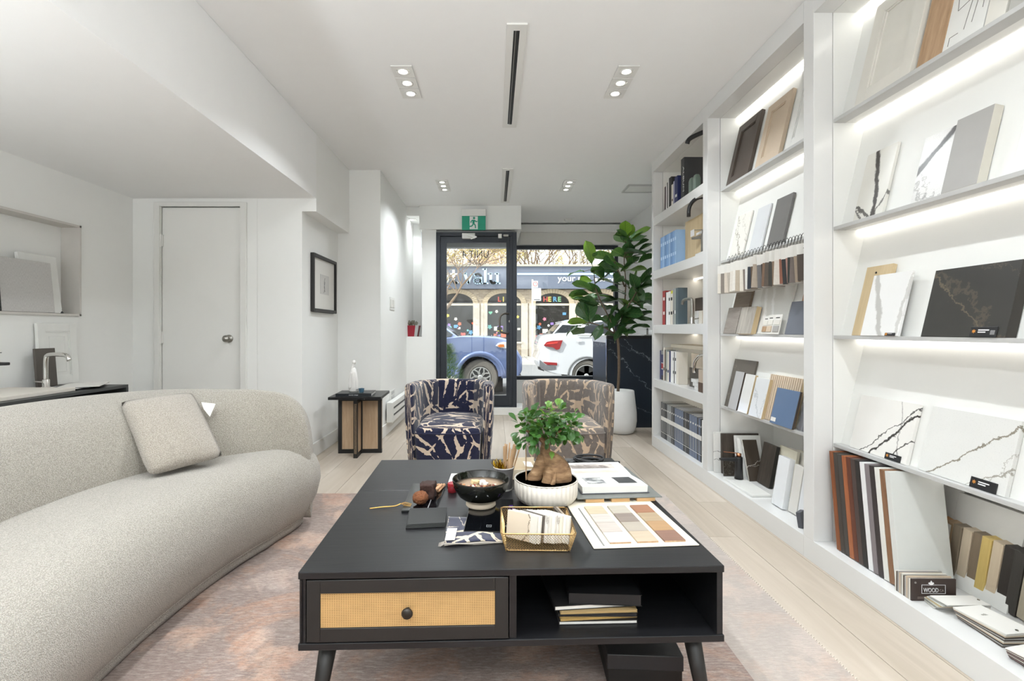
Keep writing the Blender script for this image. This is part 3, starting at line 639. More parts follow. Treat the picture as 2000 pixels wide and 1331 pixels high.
# swatch decks
g = thing('swatch_deck', 'dark brown boxed wood swatch deck with WOOD lettering standing on the shelf floor', 'swatch deck', (1.478, 1.722, ZB), R(-1))
for k in range(12):
    MB().box(0, .155, -.0+k*.0062, .0052+k*.0062, .001, .078-(.004 if k % 3 else 0)).build('card', [mbrown, moff, wgrey, mbeige, mgrey][k % 5] if k else mat('deck cover', (58, 46, 42), .5), g, bevel=0)
text('WOOD', .022, WINK, 'lettering', g, (.067, -.0012, .032), (PI/2, 0, 0), .0004, width=.052)
text('CA', .012, mat('deck grey print', (150, 142, 136), .6), 'lettering', g, (.104, -.0012, .034), (PI/2, 0, 0), .0004)
MB().box(.035, .118, -.001, 0, .027, .028).box(.035, .118, -.001, 0, .057, .058).box(.035, .036, -.001, 0, .027, .058).box(.117, .118, -.001, 0, .027, .058).build('logo_border', WINK, g)
MB().prism([(.068+x*.011, .056+z*.011) for x, z in ((0, 0), (.08, .25), (.6, .1), (.5, .35), (.95, .6), (.75, .7), (.8, .95), (.5, .85), (.42, 1.0), (.2, .75), (.25, 1.3), (.1, 1.2), (0, 1.6), (-.1, 1.2), (-.25, 1.3), (-.2, .75), (-.42, 1.0), (-.5, .85), (-.8, .95), (-.75, .7), (-.95, .6), (-.5, .35), (-.6, .1), (-.08, .25))], -.0012, 0).build('maple_leaf', WINK, g)
st_ = MB(); st_.M = Matrix.Translation((.012, -.0005, .066)) @ Matrix.Rotation(PI/2, 4, 'X'); st_.lathe([(.0035, 0), (.0035, .002), (0, .002)], 12).build('rivet', STEEL, g)
MB().box(.02, .11, -.001, 0, .008, .016).build('print_band', mat('deck dark print', (96, 84, 78), .6), g)
def deck(label, loc, rz, n, L, Wd, cols_, fan, top, pitch=0, txt=None):
    g = thing('swatch_deck', label, 'swatch deck', loc, rz)
    for k in range(n):
        M = Matrix.Translation((0, 0, .002+k*.0042)) @ Matrix.Rotation(fan*(k-n/2)/n, 4, 'Z') @ Matrix.Rotation(pitch*k/n, 4, 'Y')
        c = MB().box(-.012, L, -Wd/2, Wd/2, 0, .0034).build('card', top if k == n-1 else cols_[k % len(cols_)], g, M=M)
    M = Matrix.Translation((0, 0, .002+n*.0042)) @ Matrix.Rotation(fan*.5, 4, 'Z') @ Matrix.Rotation(pitch, 4, 'Y')
    MB().lathe([(.004, 0), (.004, .002), (0, .002)], 10).build('rivet', STEEL, g, M=M)
    if txt: text(txt, .014, mat('faint print', (170, 168, 160), .7), 'lettering', g, M=M @ Matrix.Translation((L*.6, 0, .0004)) @ Matrix.Rotation(-PI/2, 4, 'Z'), ext=.0003)
    return g
dk = [mbrown, mgrey, wdark, mbeige, moff]
deck('cream topped swatch deck fanned open in front of the lettered deck', (1.665, 1.672, ZB), R(178), 7, .15, .06, [PAPER, mgrey, moff, wlight], .35, PAPER, pitch=-.06)
deck('thick white topped swatch deck in the middle of the shelf floor', (1.585, 1.475, ZB), R(92), 11, .14, .105, dk, .2, PAPER, pitch=.03, txt='oak')
deck('white topped swatch deck with a metal ring at the right frame edge', (1.565, 1.285, ZB), R(97), 10, .14, .11, [mbrown, mat('rose', (140, 116, 116), .5), wdark, moff], .2, PAPER, pitch=.04, txt='ash')
# ------------------------------------------------ floor of the middle bay
def stand(px, py, w, d, h, rz, m_, label, name='slab_sample', lean=0, cat_='sample', edge=None, dz=.001, side=0):
    p = G(px, py, ZB)          # front left foot corner at the pixel
    M = Matrix.Translation((p.x, p.y, ZB+dz)) @ Matrix.Rotation(R(rz), 4, 'Z') @ Matrix.Rotation(-lean, 4, 'X') @ Matrix.Rotation(side, 4, 'Y')
    o = MB().box(0, w, 0, d, 0, h).build(name, m_, None, bevel=.001, M=M); tag(o, label, cat_)
    if edge: MB().box(-.0008, .0004, .0006, d-.0006, .0006, h-.0006).build('edge_band', edge, o)
    return o
vw = marble('white thin black vein', (224, 224, 220), (70, 70, 72), [(.5, 1, .15, .003, .12, 3.2, .9), (.3, 1, .09, .0025, .12, 6.2, .8)])
stand(1396, 924, .045, .02, .27, 0, vw, 'narrow white stone slab with black vein beside the far divider', lean=.02)
stand(1411, 926, .25, .02, .265, 0, wdark, 'wide dark brown board at the back behind black tap', lean=.06)
stand(1440, 931, .17, .014, .262, 0, mwhite, 'white board just behind the tilted white ones', lean=.14)
stand(1449, 936, .15, .014, .256, 0, mwhite, 'white board directly behind the tilted dark marble', lean=.24)
stand(1464, 941, .092, .012, .26, 0, marble('dark marble', (70, 62, 54), (206, 200, 190), [(-.4, 1, .09, .0022, .1, 2.8, 1), (-.4, 1, .075, .0015, .12, 7.8, .8)], rough=.12), 'glossy dark brown marble tile with white vein', lean=.36, edge=moff)
stand(1414, 931, .1, .012, .12, 0, marble('brown crackle', (60, 54, 48), (190, 184, 172), [(1, .4, .03, .001, .5, 3.2, .7), (1, .9, .06, .001, .5, 5.2, .7), (1, 0, .05, .001, .5, 1.2, .7)], rough=.2), 'small speckled brown tile behind black tap', lean=.1)
def lean2(Ya, Yb, X, L, th, t_, m_, label, name='sample_block', edge=None):
    M = lean_M(Ya, ZB+.0015, 0, th); M.translation = Vector((X, Ya, ZB+.0015+math.sin(th)*t_))
    o = MB().box(0, Ya-Yb, 0, t_, 0, L).build(name, m_, None, bevel=.001, M=M); tag(o, label, 'sample')
    if edge: MB().box(Ya-Yb-.0004, Ya-Yb+.0008, .0006, t_-.0006, .0006, L-.0006).build('edge_band', edge, o)
lean2(3.07, 2.93, 1.655, .255, .19, .022, wdark, 'dark oak block leaning beside the dark marble', 'wood_block_sample', edge=BLK)
for k in range(4):
    lean2(2.95-.03*k, 2.78-.035*k, 1.69+.032*k, .262-.006*k, .17, .018, [mat('cream board', (214, 210, 192), .5), moff, mat('cream board2', (226, 224, 206), .5), mat('gold edge board', (196, 184, 130), .5)][k], '%s cream board standing behind the white stone blocks' % ['first', 'second', 'third', 'fourth'][k], 'cream_board_sample')
wq = marble('white quartz', (222, 224, 226), (190, 192, 194), [(1, .4, .02, .006, .1, 2.2, .4)]); wws = mat('warm white stone', (212, 210, 204), .3)
for k, (ya, yb, X, L, lb) in enumerate(((2.685, 2.585, 1.53, .268, 'largest white stone block nearest the board lying flat'), (2.57, 2.50, 1.552, .25, 'second white stone block in the row'), (2.488, 2.415, 1.548, .252, 'third white stone block in the row'), (2.40, 2.33, 1.575, .262, 'white stone block half hidden by the nearer divider'))):
    lean2(ya, yb, X, L, .16, .03, wq if k % 2 == 0 else wws, lb, 'stone_block_sample')
stand(1568, 1034, .06, .02, .075, 40, mat('charcoal piece', (76, 78, 84), .5), 'small charcoal wedge beside the nearer divider', lean=.15)
p = G(1448, 936, ZB)
bd = tag(MB().plate([(1.475, 3.13), (1.475, 2.79), (1.59, 2.79), (1.60, 3.13)], ZB+.0005, ZB+.014).build('sample_board', mwhite, None, bevel=.002), 'white board lying flat under the black tap', 'sample')
def faucet(name, label, loc, rz, m_, h, reach, r=.012, style='arc', group=None, lever=None):
    g = thing(name, label, 'faucet', loc, rz, group); lever = lever or m_
    if style == 'arc':
        rr = reach/2; pts = [(0, 0, 0), (0, 0, h-rr)]+[(rr-rr*math.cos(a), 0, h-rr+rr*math.sin(a)) for a in [PI*k/12 for k in range(1, 13)]]+[(reach, 0, h-rr-.04)]
        MB().tube(pts, r, 12).build('spout', m_, g, smooth=True)
    elif style == 'square':
        MB().tube(cat([(0, 0, 0), (0, 0, h-.03), (.03, 0, h), (reach-.03, 0, h), (reach, 0, h-.03)], 6), r, 12).build('spout', m_, g, smooth=True)
    else:
        MB().lathe([(r*2.2, 0), (r*1.9, h*.5), (r*1.9, h*.86), (r*1.8, h*.9), (0, h*.9)], 20).build('body', m_, g, smooth=True)
        MB().hexa([(-.01, -r*1.5, h*.72), (reach, -r*1.2, h*.76), (reach, r*1.2, h*.76), (-.01, r*1.5, h*.72), (-.01, -r*1.5, h*.86), (reach, -r*1.2, h*.84), (reach, r*1.2, h*.84), (-.01, r*1.5, h*.86)]).build('spout', m_, g, bevel=.003)
        MB().lathe([(r*1.2, h*.9), (r*1.2, h*1.04), (0, h*1.05)], 16).build('cap', lever, g, smooth=True)
        MB().hexa([(0, -.006, h*1.03), (reach*.8, -.004, h*1.1), (reach*.8, .004, h*1.1), (0, .006, h*1.03), (0, -.006, h*1.06), (reach*.8, -.004, h*1.12), (reach*.8, .004, h*1.12), (0, .006, h*1.06)]).build('lever', lever, g, bevel=.001)
        return g
    MB().lathe([(r*2, 0), (r*2, .006), (r*1.5, .01), (r*1.5, .05), (r, .055)], 16).build('base', m_, g, smooth=True)
    MB().bar((0, 0, .035), (0, -.06, .045), .008).build('lever', lever, g, bevel=.001)
    return g
faucet('faucet', 'black basin tap with copper lever on the white board', (G(1443, 936, ZB+.014).x, G(1443, 936, ZB+.014).y, ZB+.015), PI, BLKP, .155, .12, .012, 'basin', lever=mat('copper', (190, 130, 96), .25, metal=1))
# ------------------------------------------------ books
random.seed(5)
def book(Y0, Y1, z, h, depth, m_, label, group=None, x0=1.5, pages=True, lines=2, lcol=None, tilt=0):
    tk = abs(Y0-Y1)
    M = Matrix.Translation((x0, Y1, z+.0005)) @ Matrix.Rotation(tilt, 4, 'X')
    g = thing('book', label, 'book', group=group, mat=M)
    c = .0022
    MB().box(0, .003, 0, tk, 0, h).box(0, depth, 0, c, 0, h).box(0, depth, tk-c, tk, 0, h).build('cover', m_, g, bevel=.0008)
    MB().box(.003, depth-.004, c, tk-c, .003, h-.003).build('page_block', PAPER, g)
    for k in range(lines):
        a = h*(.3+.42*k); MB().box(-.0008, 0, tk*.22, tk*.78, a, a+h*.09).build('spine_print', lcol or WINK, g)
    return g
SZ = [z+.085 for z in UZ]+[ZB]      # upper faces of the thick book shelves
BX = 1.5
def run(lst, px0, z, x0=BX, dp=.075):
    """lst: (pixel width, height m, material, label, lines, print material)"""
    px = px0
    for wd, h, m_, lb, ln, lc in lst:
        Y0 = YX(px, x0); Y1 = YX(px+wd, x0); px += wd
        book(Y0-.0008, Y1+.0004, z, h, dp, m_, lb, None, x0, lines=ln, lcol=lc)
greyb = mat('binder grey', (92, 92, 92), .5); blueb = mat('binder blue grey', (102, 112, 132), .5); darkb = mat('binder charcoal', (54, 55, 58), .5); lightb = mat('binder light grey', (140, 142, 142), .5)
px = 1291.0
seq = [(4.2, greyb, 'grey'), (3, greyb, 'grey'), (3, darkb, 'charcoal'), (1.8, darkb, 'charcoal'), (3.6, lightb, 'light grey'), (4, lightb, 'light grey'), (4, greyb, 'grey'), (3.2, darkb, 'charcoal'), (4.2, blueb, 'blue grey'), (4.2, blueb, 'blue grey'), (4.2, blueb, 'blue grey'), (4, blueb, 'blue grey'), (3, darkb, 'charcoal'), (3, greyb, 'grey'), (3, darkb, 'charcoal'), (3, darkb, 'charcoal'), (5, blueb, 'blue grey'), (5, blueb, 'blue grey'), (5, blueb, 'blue grey'), (2.5, darkb, 'charcoal'), (4, blueb, 'blue grey'), (2.5, darkb, 'charcoal')]
ordn = ['first', 'second', 'third', 'fourth', 'fifth', 'sixth', 'seventh', 'eighth', 'ninth', 'tenth', 'eleventh', 'twelfth', 'thirteenth', 'fourteenth', 'fifteenth', 'sixteenth', 'seventeenth', 'eighteenth', 'nineteenth', 'twentieth', 'twenty-first', 'twenty-second']
for k, (wd, m_, nm) in enumerate(seq):
    Y0 = YX(px, BX); Y1 = YX(px+wd, BX); px += wd
    g = book(Y0-.0006, Y1+.0006, ZB, .315, .2, m_, '%s catalogue with white bands, %s from the entrance on the lowest book shelf' % (nm, ordn[k]), 'banded catalogues on the lowest book shelf', BX, lines=0)
    tk = Y0-Y1-.0012
    MB().box(-.0009, 0, .001, tk-.001, .155, .19).build('white_band', PAPER, g)
    MB().box(-.0009, 0, tk*.3, tk*.6, .06, .15).build('spine_print', lightb if m_ is not lightb else greyb, g)
    MB().box(-.0009, 0, .001, tk-.001, .048, .051).build('spine_rule', PAPER, g)
    MB().box(-.0009, 0, tk*.3, tk*.7, .25, .262).build('spine_print', PAPER, g)
wb = mat('book white', (226, 226, 224), .6); ofb = mat('book cream', (214, 208, 196), .6); nav = mat('book navy', (40, 48, 96), .5); redb = mat('book red', (156, 44, 46), .5); blk = mat('book black', (34, 33, 34), .5); lb_ = mat('book sky blue', (122, 160, 206), .5); teal = mat('book slate', (84, 98, 104), .5); grn = mat('book grey green', (150, 156, 150), .6); brn = mat('book brown', (84, 66, 54), .6)
run([(9, .31, wb, 'tall white magazine at the right end of the lowest book shelf', 1, redb)], px+.5, ZB)
run([(6.5, .26, nav, 'navy book with red and blue bands, far end of the second lowest book shelf', 0, None), (2.5, .29, ofb, 'thin cream book beside the navy banded one', 1, INK), (2, .27, brn, 'thin brown book beside the cream one', 0, None), (3, .27, grn, 'grey green book on the second lowest book shelf', 1, INK), (4, .255, ofb, 'cream book with a small blue and red mark', 1, nav), (3, .265, nav, 'thin dark blue book left of white magazines', 0, None), (4, .265, wb, 'widest white magazine on the second lowest shelf', 0, None), (2.2, .262, wb, 'thin white magazine with black print', 2, INK), (1.6, .26, darkb, 'thin charcoal magazine between white ones', 0, None), (3, .262, wb, 'white magazine next to the cream books behind tap', 2, INK), (4.5, .262, ofb, 'cream magazine nearest the arched chrome tap', 0, None)], 1289, SZ[3])
MB_ = [o for o in C.objects if o.get('label', '').startswith('navy book')][0]
for a, b, m_ in ((.10, .145, redb), (.148, .152, wb), (.095, .099, wb), (0, .04, blk), (.225, .26, lightb)):
    MB().box(-.001, 0, .001, .05, a, b).build('spine_band', m_, MB_)
stk = tag(MB().box(1.56, 1.76, 3.62, 4.3, SZ[3]+.292, SZ[3]+.32).build('binder', CREAM, None, bevel=.003), 'long cream folder lying across the tops of the upright books', 'folder')
run([(5.5, .3, redb, 'tall red book on the middle book shelf', 2, wb), (1.6, .285, blk, 'thin black book beside the red one', 0, None), (4.5, .282, wb, 'white book beside the thin black one', 0, None), (3.6, .285, wb, 'white book with black lettering, middle book shelf', 2, INK), (5, .285, ofb, 'cream book with a yellow tab at its top', 2, INK), (2.6, .3, lightb, 'light grey book left of the slate one', 1, INK), (3.2, .3, grn, 'grey green book left of the slate one', 1, wb), (4.8, .3, teal, 'dark slate book behind the brass tap spout', 0, None)], 1294, SZ[2])
yt = [o for o in C.objects if 'yellow tab' in o.get('label', '')][0]
MB().box(-.0015, .02, .004, .04, .262, .287).build('page_tab', mat('yellow tab', (200, 196, 60), .6), yt)
run([(3.9, .29-.0*k, [lb_, mat('book mid blue', (104, 142, 190), .5), mat('book ice blue', (146, 178, 214), .5)][k*5 % 3], '%s of the eight pale blue magazines on the second book shelf' % ordn[k], 2, mat('book pale print', (190, 214, 238), .6)) for k in range(8)], 1290, SZ[1])
run([(2.8, .23, mat('book plum', (72, 52, 56), .5), 'low plum spined book at far end of the top book shelf', 0, None), (2, .235, wb, 'thin white book on the top book shelf', 0, None), (1.8, .25, blk, 'thin black book on the top book shelf', 0, None), (2, .26, wb, 'thin white book between two black ones', 0, None), (4.8, .275, blk, 'thick black book on the top book shelf', 0, None), (3.5, .2, ofb, 'short cream book right of the black one, top shelf', 1, brn), (2.6, .215, mat('book lilac', (166, 164, 186), .6), 'lilac book on the top shelf', 0, None), (6, .24, nav, 'blue and white striped book on the top shelf', 1, wb)], 1298, SZ[0])
al = book(YX(1330, BX), YX(1336.5, BX), SZ[0], .34, .24, darkb, 'tall black album with white spine lettering, top book shelf', None, BX, lines=0)
M = Matrix.Translation((-.002, .024, .17)) @ Matrix.Rotation(-PI/2, 4, 'Z') @ Matrix.Rotation(PI/2, 4, 'X') @ Matrix.Rotation(-PI/2, 4, 'Z')
text('ALBUM', .034, WINK, 'lettering', al, M=M, width=.2, ext=.0004)
# objects in front of the books
def yat(px, X): return YX(px, X)
faucet('faucet', 'black angular tap at the right end of top book shelf', (1.53, 3.46, SZ[0]), R(115), BLKP, .4, .2, .017, 'square')
for k, (px_, lb) in enumerate(((1345, 'left'), (1353, 'right'))):
    o = MB().sweep([[(x, y, z) for x, z in ((0, 0), (.05, 0), (.05, .1), (.04, .13), (.01, .13), (0, .1))] for y in (0, .04)]).build('soap_dish', mat('sage ceramic', (112, 128, 118), .35), None, bevel=.008, loc=(1.48, YX(px_, 1.48)-.03, SZ[0]+.0005)); tag(o, '%s one of two sage green ceramic pieces on the top book shelf' % lb, 'ceramic')
o = tag(MB().box(1.56, 1.58, 3.40, 3.97, SZ[1], SZ[1]+.34).build('wood_board_sample', wlight, None, bevel=.001), 'tan wood board with white marks behind the black taps', 'sample')
MB().box(1.5585, 1.56, 3.55, 3.75, SZ[1]+.19, SZ[1]+.21).build('print_line', WINK, o); MB().box(1.5585, 1.56, 3.79, 3.86, SZ[1]+.2, SZ[1]+.25).build('print_mark', WINK, o)
faucet('faucet', 'black gooseneck kitchen tap on the second book shelf', (1.535, 3.44, SZ[1]), R(128), BLKP, .42, .17, .014, 'arc')
o = tag(MB().box(1.5, 1.6, 3.45, 3.63, SZ[1], SZ[1]+.03).build('display_block', LAC, None, bevel=.002), 'white block under the black kitchen tap', 'block')
faucet('faucet', 'small steel tap beside the tan board', (1.56, 3.62, SZ[1]+.0), R(120), STEEL, .2, .1, .01, 'basin')
faucet('faucet', 'brass gooseneck tap on the middle book shelf', (1.6, 3.46, SZ[2]), R(100), BRASS, .4, .17, .013, 'arc')
faucet('faucet', 'nickel bridge tap with squared spout on the middle book shelf', (1.49, 3.66, SZ[2]), R(90), STEEL, .19, .19, .011, 'square')
o = tag(MB().box(1.62, 1.635, 3.39, 3.92, SZ[2], SZ[2]+.21).build('sample_box', mbrown, None, bevel=.001), 'dark brown sample case with copper letters behind the bridge tap', 'sample case')
for a in range(5):
    for b in range(2): MB().box(1.6188, 1.62, 3.43+a*.06, 3.455+a*.06, SZ[2]+.1+b*.04, SZ[2]+.125+b*.04).build('copper_letter', mat('copper print', (176, 110, 80), .5), o)
for k in range(5):
    o = tag(MB().box(1.54, 1.6, 3.40+k*.07, 3.455+k*.07, SZ[2], SZ[2]+.1).build('carton', [ofb, wb, mbeige, ofb, wb][k], None, bevel=.002), '%s small carton counted from the near divider behind the bridge tap' % ordn[k], 'carton')
faucet('faucet', 'chrome gooseneck tap on the second lowest book shelf', (1.54, 3.44, SZ[3]), R(105), CHROME, .26, .19, .012, 'arc')
for k, (m_, x, a, b, h, lb) in enumerate(((marble('travertine', (206, 192, 172), (150, 126, 98), [(.2, 1, .1, .012, .3, 2, .7)]), 1.565, 3.4, 3.86, .26, 'patterned beige stone sample standing behind the chrome gooseneck tap'), (mat('card brown', (72, 66, 58), .5), 1.542, 3.56, 3.84, .15, 'dark brown box standing under the chrome tap spout'))):
    tag(MB().box(x, x+.02, a, b, SZ[3], SZ[3]+h).build('stone_sample', m_, None, bevel=.001), lb, 'sample')
for k in range(3):
    tag(MB().box(1.49, 1.56, 3.50+k*.05, 3.62+k*.03, SZ[3]+.0005+k*.026, SZ[3]+.026+k*.026).build('carton', LAC, None, bevel=.002), '%s white carton of the small stack beside the dark box' % ['lowest', 'middle', 'topmost'][k], 'carton')
o = tag(MB().box(1.47, 1.53, 3.39, 3.5, SZ[3]+.0005, SZ[3]+.16).build('product_box', mat('kraft taupe', (176, 162, 146), .6), None, bevel=.002), 'taupe product box with a white label under the chrome tap', 'box')
MB().box(1.4685, 1.47, 3.41, 3.48, SZ[3]+.02, SZ[3]+.045).build('label_patch', PAPER, o); MB().box(1.4682, 1.4695, 3.39, 3.5, SZ[3]+.001, SZ[3]+.07).build('dark_band', brn, o)
# ---------------------------------------------------------------- rug
t = NT('faded persian rug'); v = t.coord(); 
vs_ = t.coord(scale=(1, 5, 1))
big = t.noise(v, 1.3, 3, .6, .5); med = t.noise(v, 6, 6, .7, 1.2); fine = t.noise(vs_, 26, 5, .75); 
vo = t.n('TexVoronoi'); vo.inputs['Scale'].default_value = 5; t.l(t.mix(.12, v, t.noise(v, 7, 4, out='Color')), vo.inputs[0])
pink = t.ramp(big, [(.38, lin((170, 136, 120))), (.50, lin((186, 156, 138))), (.62, lin((172, 154, 146)))])
pat = t.math('ADD', t.math('MULTIPLY', med, .6), t.math('MULTIPLY', vo.outputs['Distance'], .5))
c1 = t.mix(t.ramp(pat, [(.45, 0.0), (.55, .9)]), pink, lin((138, 122, 116)))
c2 = t.mix(t.ramp(t.noise(v, 3.4, 6, .7, .8), [(.5, 0.0), (.62, .6)]), c1, lin((176, 132, 106)))
c3 = t.mix(t.ramp(fine, [(.46, .0), (.70, .5)]), c2, lin((204, 192, 178)))
c4 = t.mix(t.ramp(t.noise(vs_, 60, 3, .7), [(.48, 0.0), (.66, .6)]), c3, lin((104, 90, 84)))
# paler, greyer border
sp = t.n('SeparateXYZ'); t.l(v, sp.inputs[0])
ed = t.math('GREATER_THAN', sp.outputs[0], .78); c5 = t.mix(t.math('MULTIPLY', ed, .5), c4, lin((190, 184, 176)))
t.set(c5, .95, spec=.1, sheen=.2); t.bump(t.math('ADD', fine, t.noise(v, 300, 2)), .35, .004)
rug = MB().plate([(-1.55, -1.2), (1.09, -1.2), (1.09, 3.13), (-1.55, 3.13)], .0005, .008).build('area_rug', t.m, None)
tag(rug, 'faded pink and grey persian style rug under the coffee table', 'rug')
stm = MB(); y = -1.18
while y < 3.1:
    stm.bar((1.088, y, .004), (1.096, y+.006, .004), .003, .009); y += .014
stt = stm.build('edge_stitching', mat('rug stitching', (206, 198, 186), .9), rug); stt['kind'] = 'stuff'
# ---------------------------------------------------------------- coffee table
t = NT('black stained ash'); v = t.coord(scale=(1, 14, 14)); f = t.noise(v, 4, 6, .65, .8)
t.set(t.ramp(f, [(.3, lin((17, 17, 19))), (.7, lin((29, 29, 31)))]), .34, spec=.4, coat=.0); t.bump(f, .25, .001); ASH = t.m
TZ = .45
ct = thing('coffee_table', 'large square black coffee table with a cane drawer in the middle of the rug', 'table', (.034, 1.77, 0.008), R(1.9))
cs = lambda a, b, c_, d, e, f_: MB().box(a, b, c_, d, e, f_)
hw = .545; hd = .53; tt = TZ-.008
cs(-hw, hw, -hd, -hd+.62, tt-.018, tt).build('table_top', ASH, ct, bevel=.002)
cs(-hw, hw, -hd+.622, hd, tt-.018, tt).build('table_top', ASH, ct, bevel=.002)
zb = .244
cs(-hw, hw, -hd, hd, zb, zb+.018).build('bottom_panel', ASH, ct, bevel=.002)
cs(-hw+.003, -hw+.018, -hd+.004, hd-.004, zb+.018, tt-.018).build('side_panel', ASH, ct)
cs(hw-.018, hw-.003, -hd+.004, hd-.004, zb+.018, tt-.018).build('side_panel', ASH, ct)
cs(-.012, .006, -hd+.006, hd-.01, zb+.018, tt-.018).build('divider', ASH, ct)
cs(-hw+.018, hw-.018, -.02, 0, zb+.018, tt-.018).build('back_panel', BLK, ct)
cs(-hw+.018, hw-.018, hd-.02, hd-.006, zb+.018, tt-.018).build('back_panel', BLK, ct)
dr = cs(-hw+.02, -.014, -hd+.0, -hd+.016, zb+.022, zb+.024).build('drawer', BLK, ct)
x0, x1, z0, z1 = -hw+.021, -.015, zb+.021, tt-.021; b = .034
MB().box(x0, x0+b, -hd, -hd+.016, z0, z1).box(x1-b, x1, -hd, -hd+.016, z0, z1).box(x0+b, x1-b, -hd, -hd+.016, z0, z0+b).box(x0+b, x1-b, -hd, -hd+.016, z1-b, z1).build('drawer_frame', BLK, dr, bevel=.0015)
cw = MB(); cx0, cx1, cz0, cz1 = x0+b, x1-b, z0+b, z1-b
nx = 76; nz = 20
for k in range(nx):
    for d in (-.0008, .0008):
        x = cx0+(cx1-cx0)*(k+.5)/nx+d; cw.box(x-.0006, x+.0006, -hd+.0045, -hd+.0055, cz0, cz1)
for k in range(nz):
    for d in (-.0008, .0008):
        z = cz0+(cz1-cz0)*(k+.5)/nz+d; cw.box(cx0, cx1, -hd+.0038, -hd+.0048, z-.0006, z+.0006)
cane = cw.build('cane_webbing', mat('cane', (198, 160, 106), .55, var=.16, vs=30), dr, fix=False); cane['kind'] = 'stuff'
MB().box(cx0-.002, cx1+.002, -hd+.007, -hd+.009, cz0-.002, cz1+.002).build('cane_backing', mat('cane backing', (80, 52, 28), .9), dr)
km = MB(); km.M = Matrix.Translation(((cx0+cx1)/2, -hd+.004, (cz0+cz1)/2)) @ Matrix.Rotation(PI/2, 4, 'X')
km.lathe([(.005, 0), (.005, .012), (.0125, .016), (.0145, .021), (.012, .026), (0, .028)], 20).build('knob', mat('bronze knob', (44, 38, 32), .35, metal=.4), dr, smooth=True)
for sx_, sy_ in ((-1, -1), (1, -1), (-1, 1), (1, 1)):
    MB().tube([(sx_*(hw-.06), sy_*(hd-.07), zb), (sx_*(hw-.025), sy_*(hd-.035), 0.0)], [.024, .015], 16).build('leg', BLK, ct, smooth=True)
MB().box(-hw+.006, -hw+.01, -hd-.0004, -hd+.0, zb+.02, tt-.02).build('gap_strip', BLKG, ct)
def onT(px, py, z=TZ): return G(px, py, z)
# magazines on the open side of the table
mg = [(CREAM, .01, 0, 'lowest, cream edged magazine in the open compartment', (.03, .0)), (mat('magazine gold', (170, 140, 84), .5), .006, 3, 'gold edged magazine in the open compartment', (.035, .0)), (blk, .008, -2, 'thin black magazine above the gold edged one', (.03, .01)), (mat('magazine amber', (176, 150, 104), .5), .006, 1, 'amber edged magazine near the top of the pile', (.035, .005)), (blk, .012, 4, 'black catalogue lying on the magazine pile', (.02, .01)), (mat('binder black', (22, 22, 24), .5), .03, -5, 'thick black binder on top of the magazine pile in the table', (.06, .02))]
z = zb+.0185+.008
for m_, h, a, lb, (ox, oy) in mg:
    pass
    px_, py_ = .034+.11+ox, 1.77-hd+.06+oy
    g = thing('magazine' if h < .02 else 'ring_binder', lb, 'magazine' if h < .02 else 'binder', (px_, py_, z), R(1.9+a))
    MB().box(0, .23-ox*.6, 0, .28, 0, .0012).box(0, .23-ox*.6, 0, .28, h-.0012, h).box(-.001, .001, 0, .28, 0, h).build('cover', m_ if m_ is not CREAM else blk, g)
    MB().box(.001, .228-ox*.6, .002, .278, .0012, h-.0012).build('page_block', PAPER if h > .009 and h < .02 else m_, g)
    z += h+.0006
bx = thing('storage_box', 'flat black box with a lid on the rug under the right side of the table', 'box', tuple(G(1270, 1318, .05)*1)[0:2]+(.0085,), R(-3))
bx.location = (.335, 1.43, .0085)
MB().box(0, .215, 0, .3, 0, .09).build('box_body', BLK, bx, bevel=.003); MB().box(-.003, .218, -.003, .303, .055, .1).build('lid', mat('box lid black', (40, 40, 42), .4), bx, bevel=.003)
text('L', .02, mat('gold foil', (176, 156, 110), .4), 'lettering', bx, (.11, .06, .1003), (0, 0, 0), .0003)
# ---------------------------------------------------------------- sofa
def boucle(name, a, b):
    t = NT(name); v = t.coord(); f = t.noise(v, 260, 3, .7, .6); g_ = t.noise(v, 420, 2, .6); 
    vo = t.n('TexVoronoi'); vo.inputs['Scale'].default_value = 300; t.l(v, vo.inputs[0])
    h = t.math('ADD', t.math('MULTIPLY', f, .6), t.math('SUBTRACT', .5, t.math('MULTIPLY', vo.outputs['Distance'], .6)))
    t.set(t.ramp(h, [(.42, lin(a)), (.72, lin(b))]), .95, spec=.12, sheen=.35); t.bump(h, .8, .005); return t.m
BOU = boucle('ivory boucle', (148, 142, 131), (188, 182, 171))
sofa = thing('sofa', 'large curved ivory boucle sofa at the left of the rug', 'sofa', (-1.5, 1.72, 0)); SO = Vector((1.5, -1.72, 0))
ym = 1.66
half = [(-1.075, 1.72), (-1.06, 1.95), (-1.02, 2.18), (-.965, 2.36), (-.905, 2.5), (-.885, 2.6), (-.92, 2.7), (-1.02, 2.76), (-1.3, 2.74), (-1.6, 2.6), (-1.78, 2.25), (-1.84, 1.9)]
outl = cat([(x, y, 0) for x, y in half]+[(x, 2*ym-y, 0) for x, y in half[::-1]], 5, closed=True)
outl = [Vector((p.x-(.05*min(1, max(0, (p.y-2.3)/.25)) if p.x > -1.25 else 0), p.y, 0)) for p in outl]
def offset(P, d):
    n = len(P); out = []
    for i in range(n):
        a = P[(i-1) % n]; b = P[(i+1) % n]; t_ = (b-a).normalized(); t0 = (P[i]-a).normalized(); t1 = (b-P[i]).normalized(); tn_ = abs(t0.cross(t1).z)/max((b-a).length/2, 1e-4); out.append((P[i], Vector((-t_.y, t_.x, 0)), tn_))
    S = [sum(out[(i+j) % n][2] for j in range(-3, 4))/7 for i in range(n)]
    out = [p+q*d*min(1, .55/max(1e-3, r_*abs(d))) for (p, q, _), r_ in zip(out, S)]
    return out
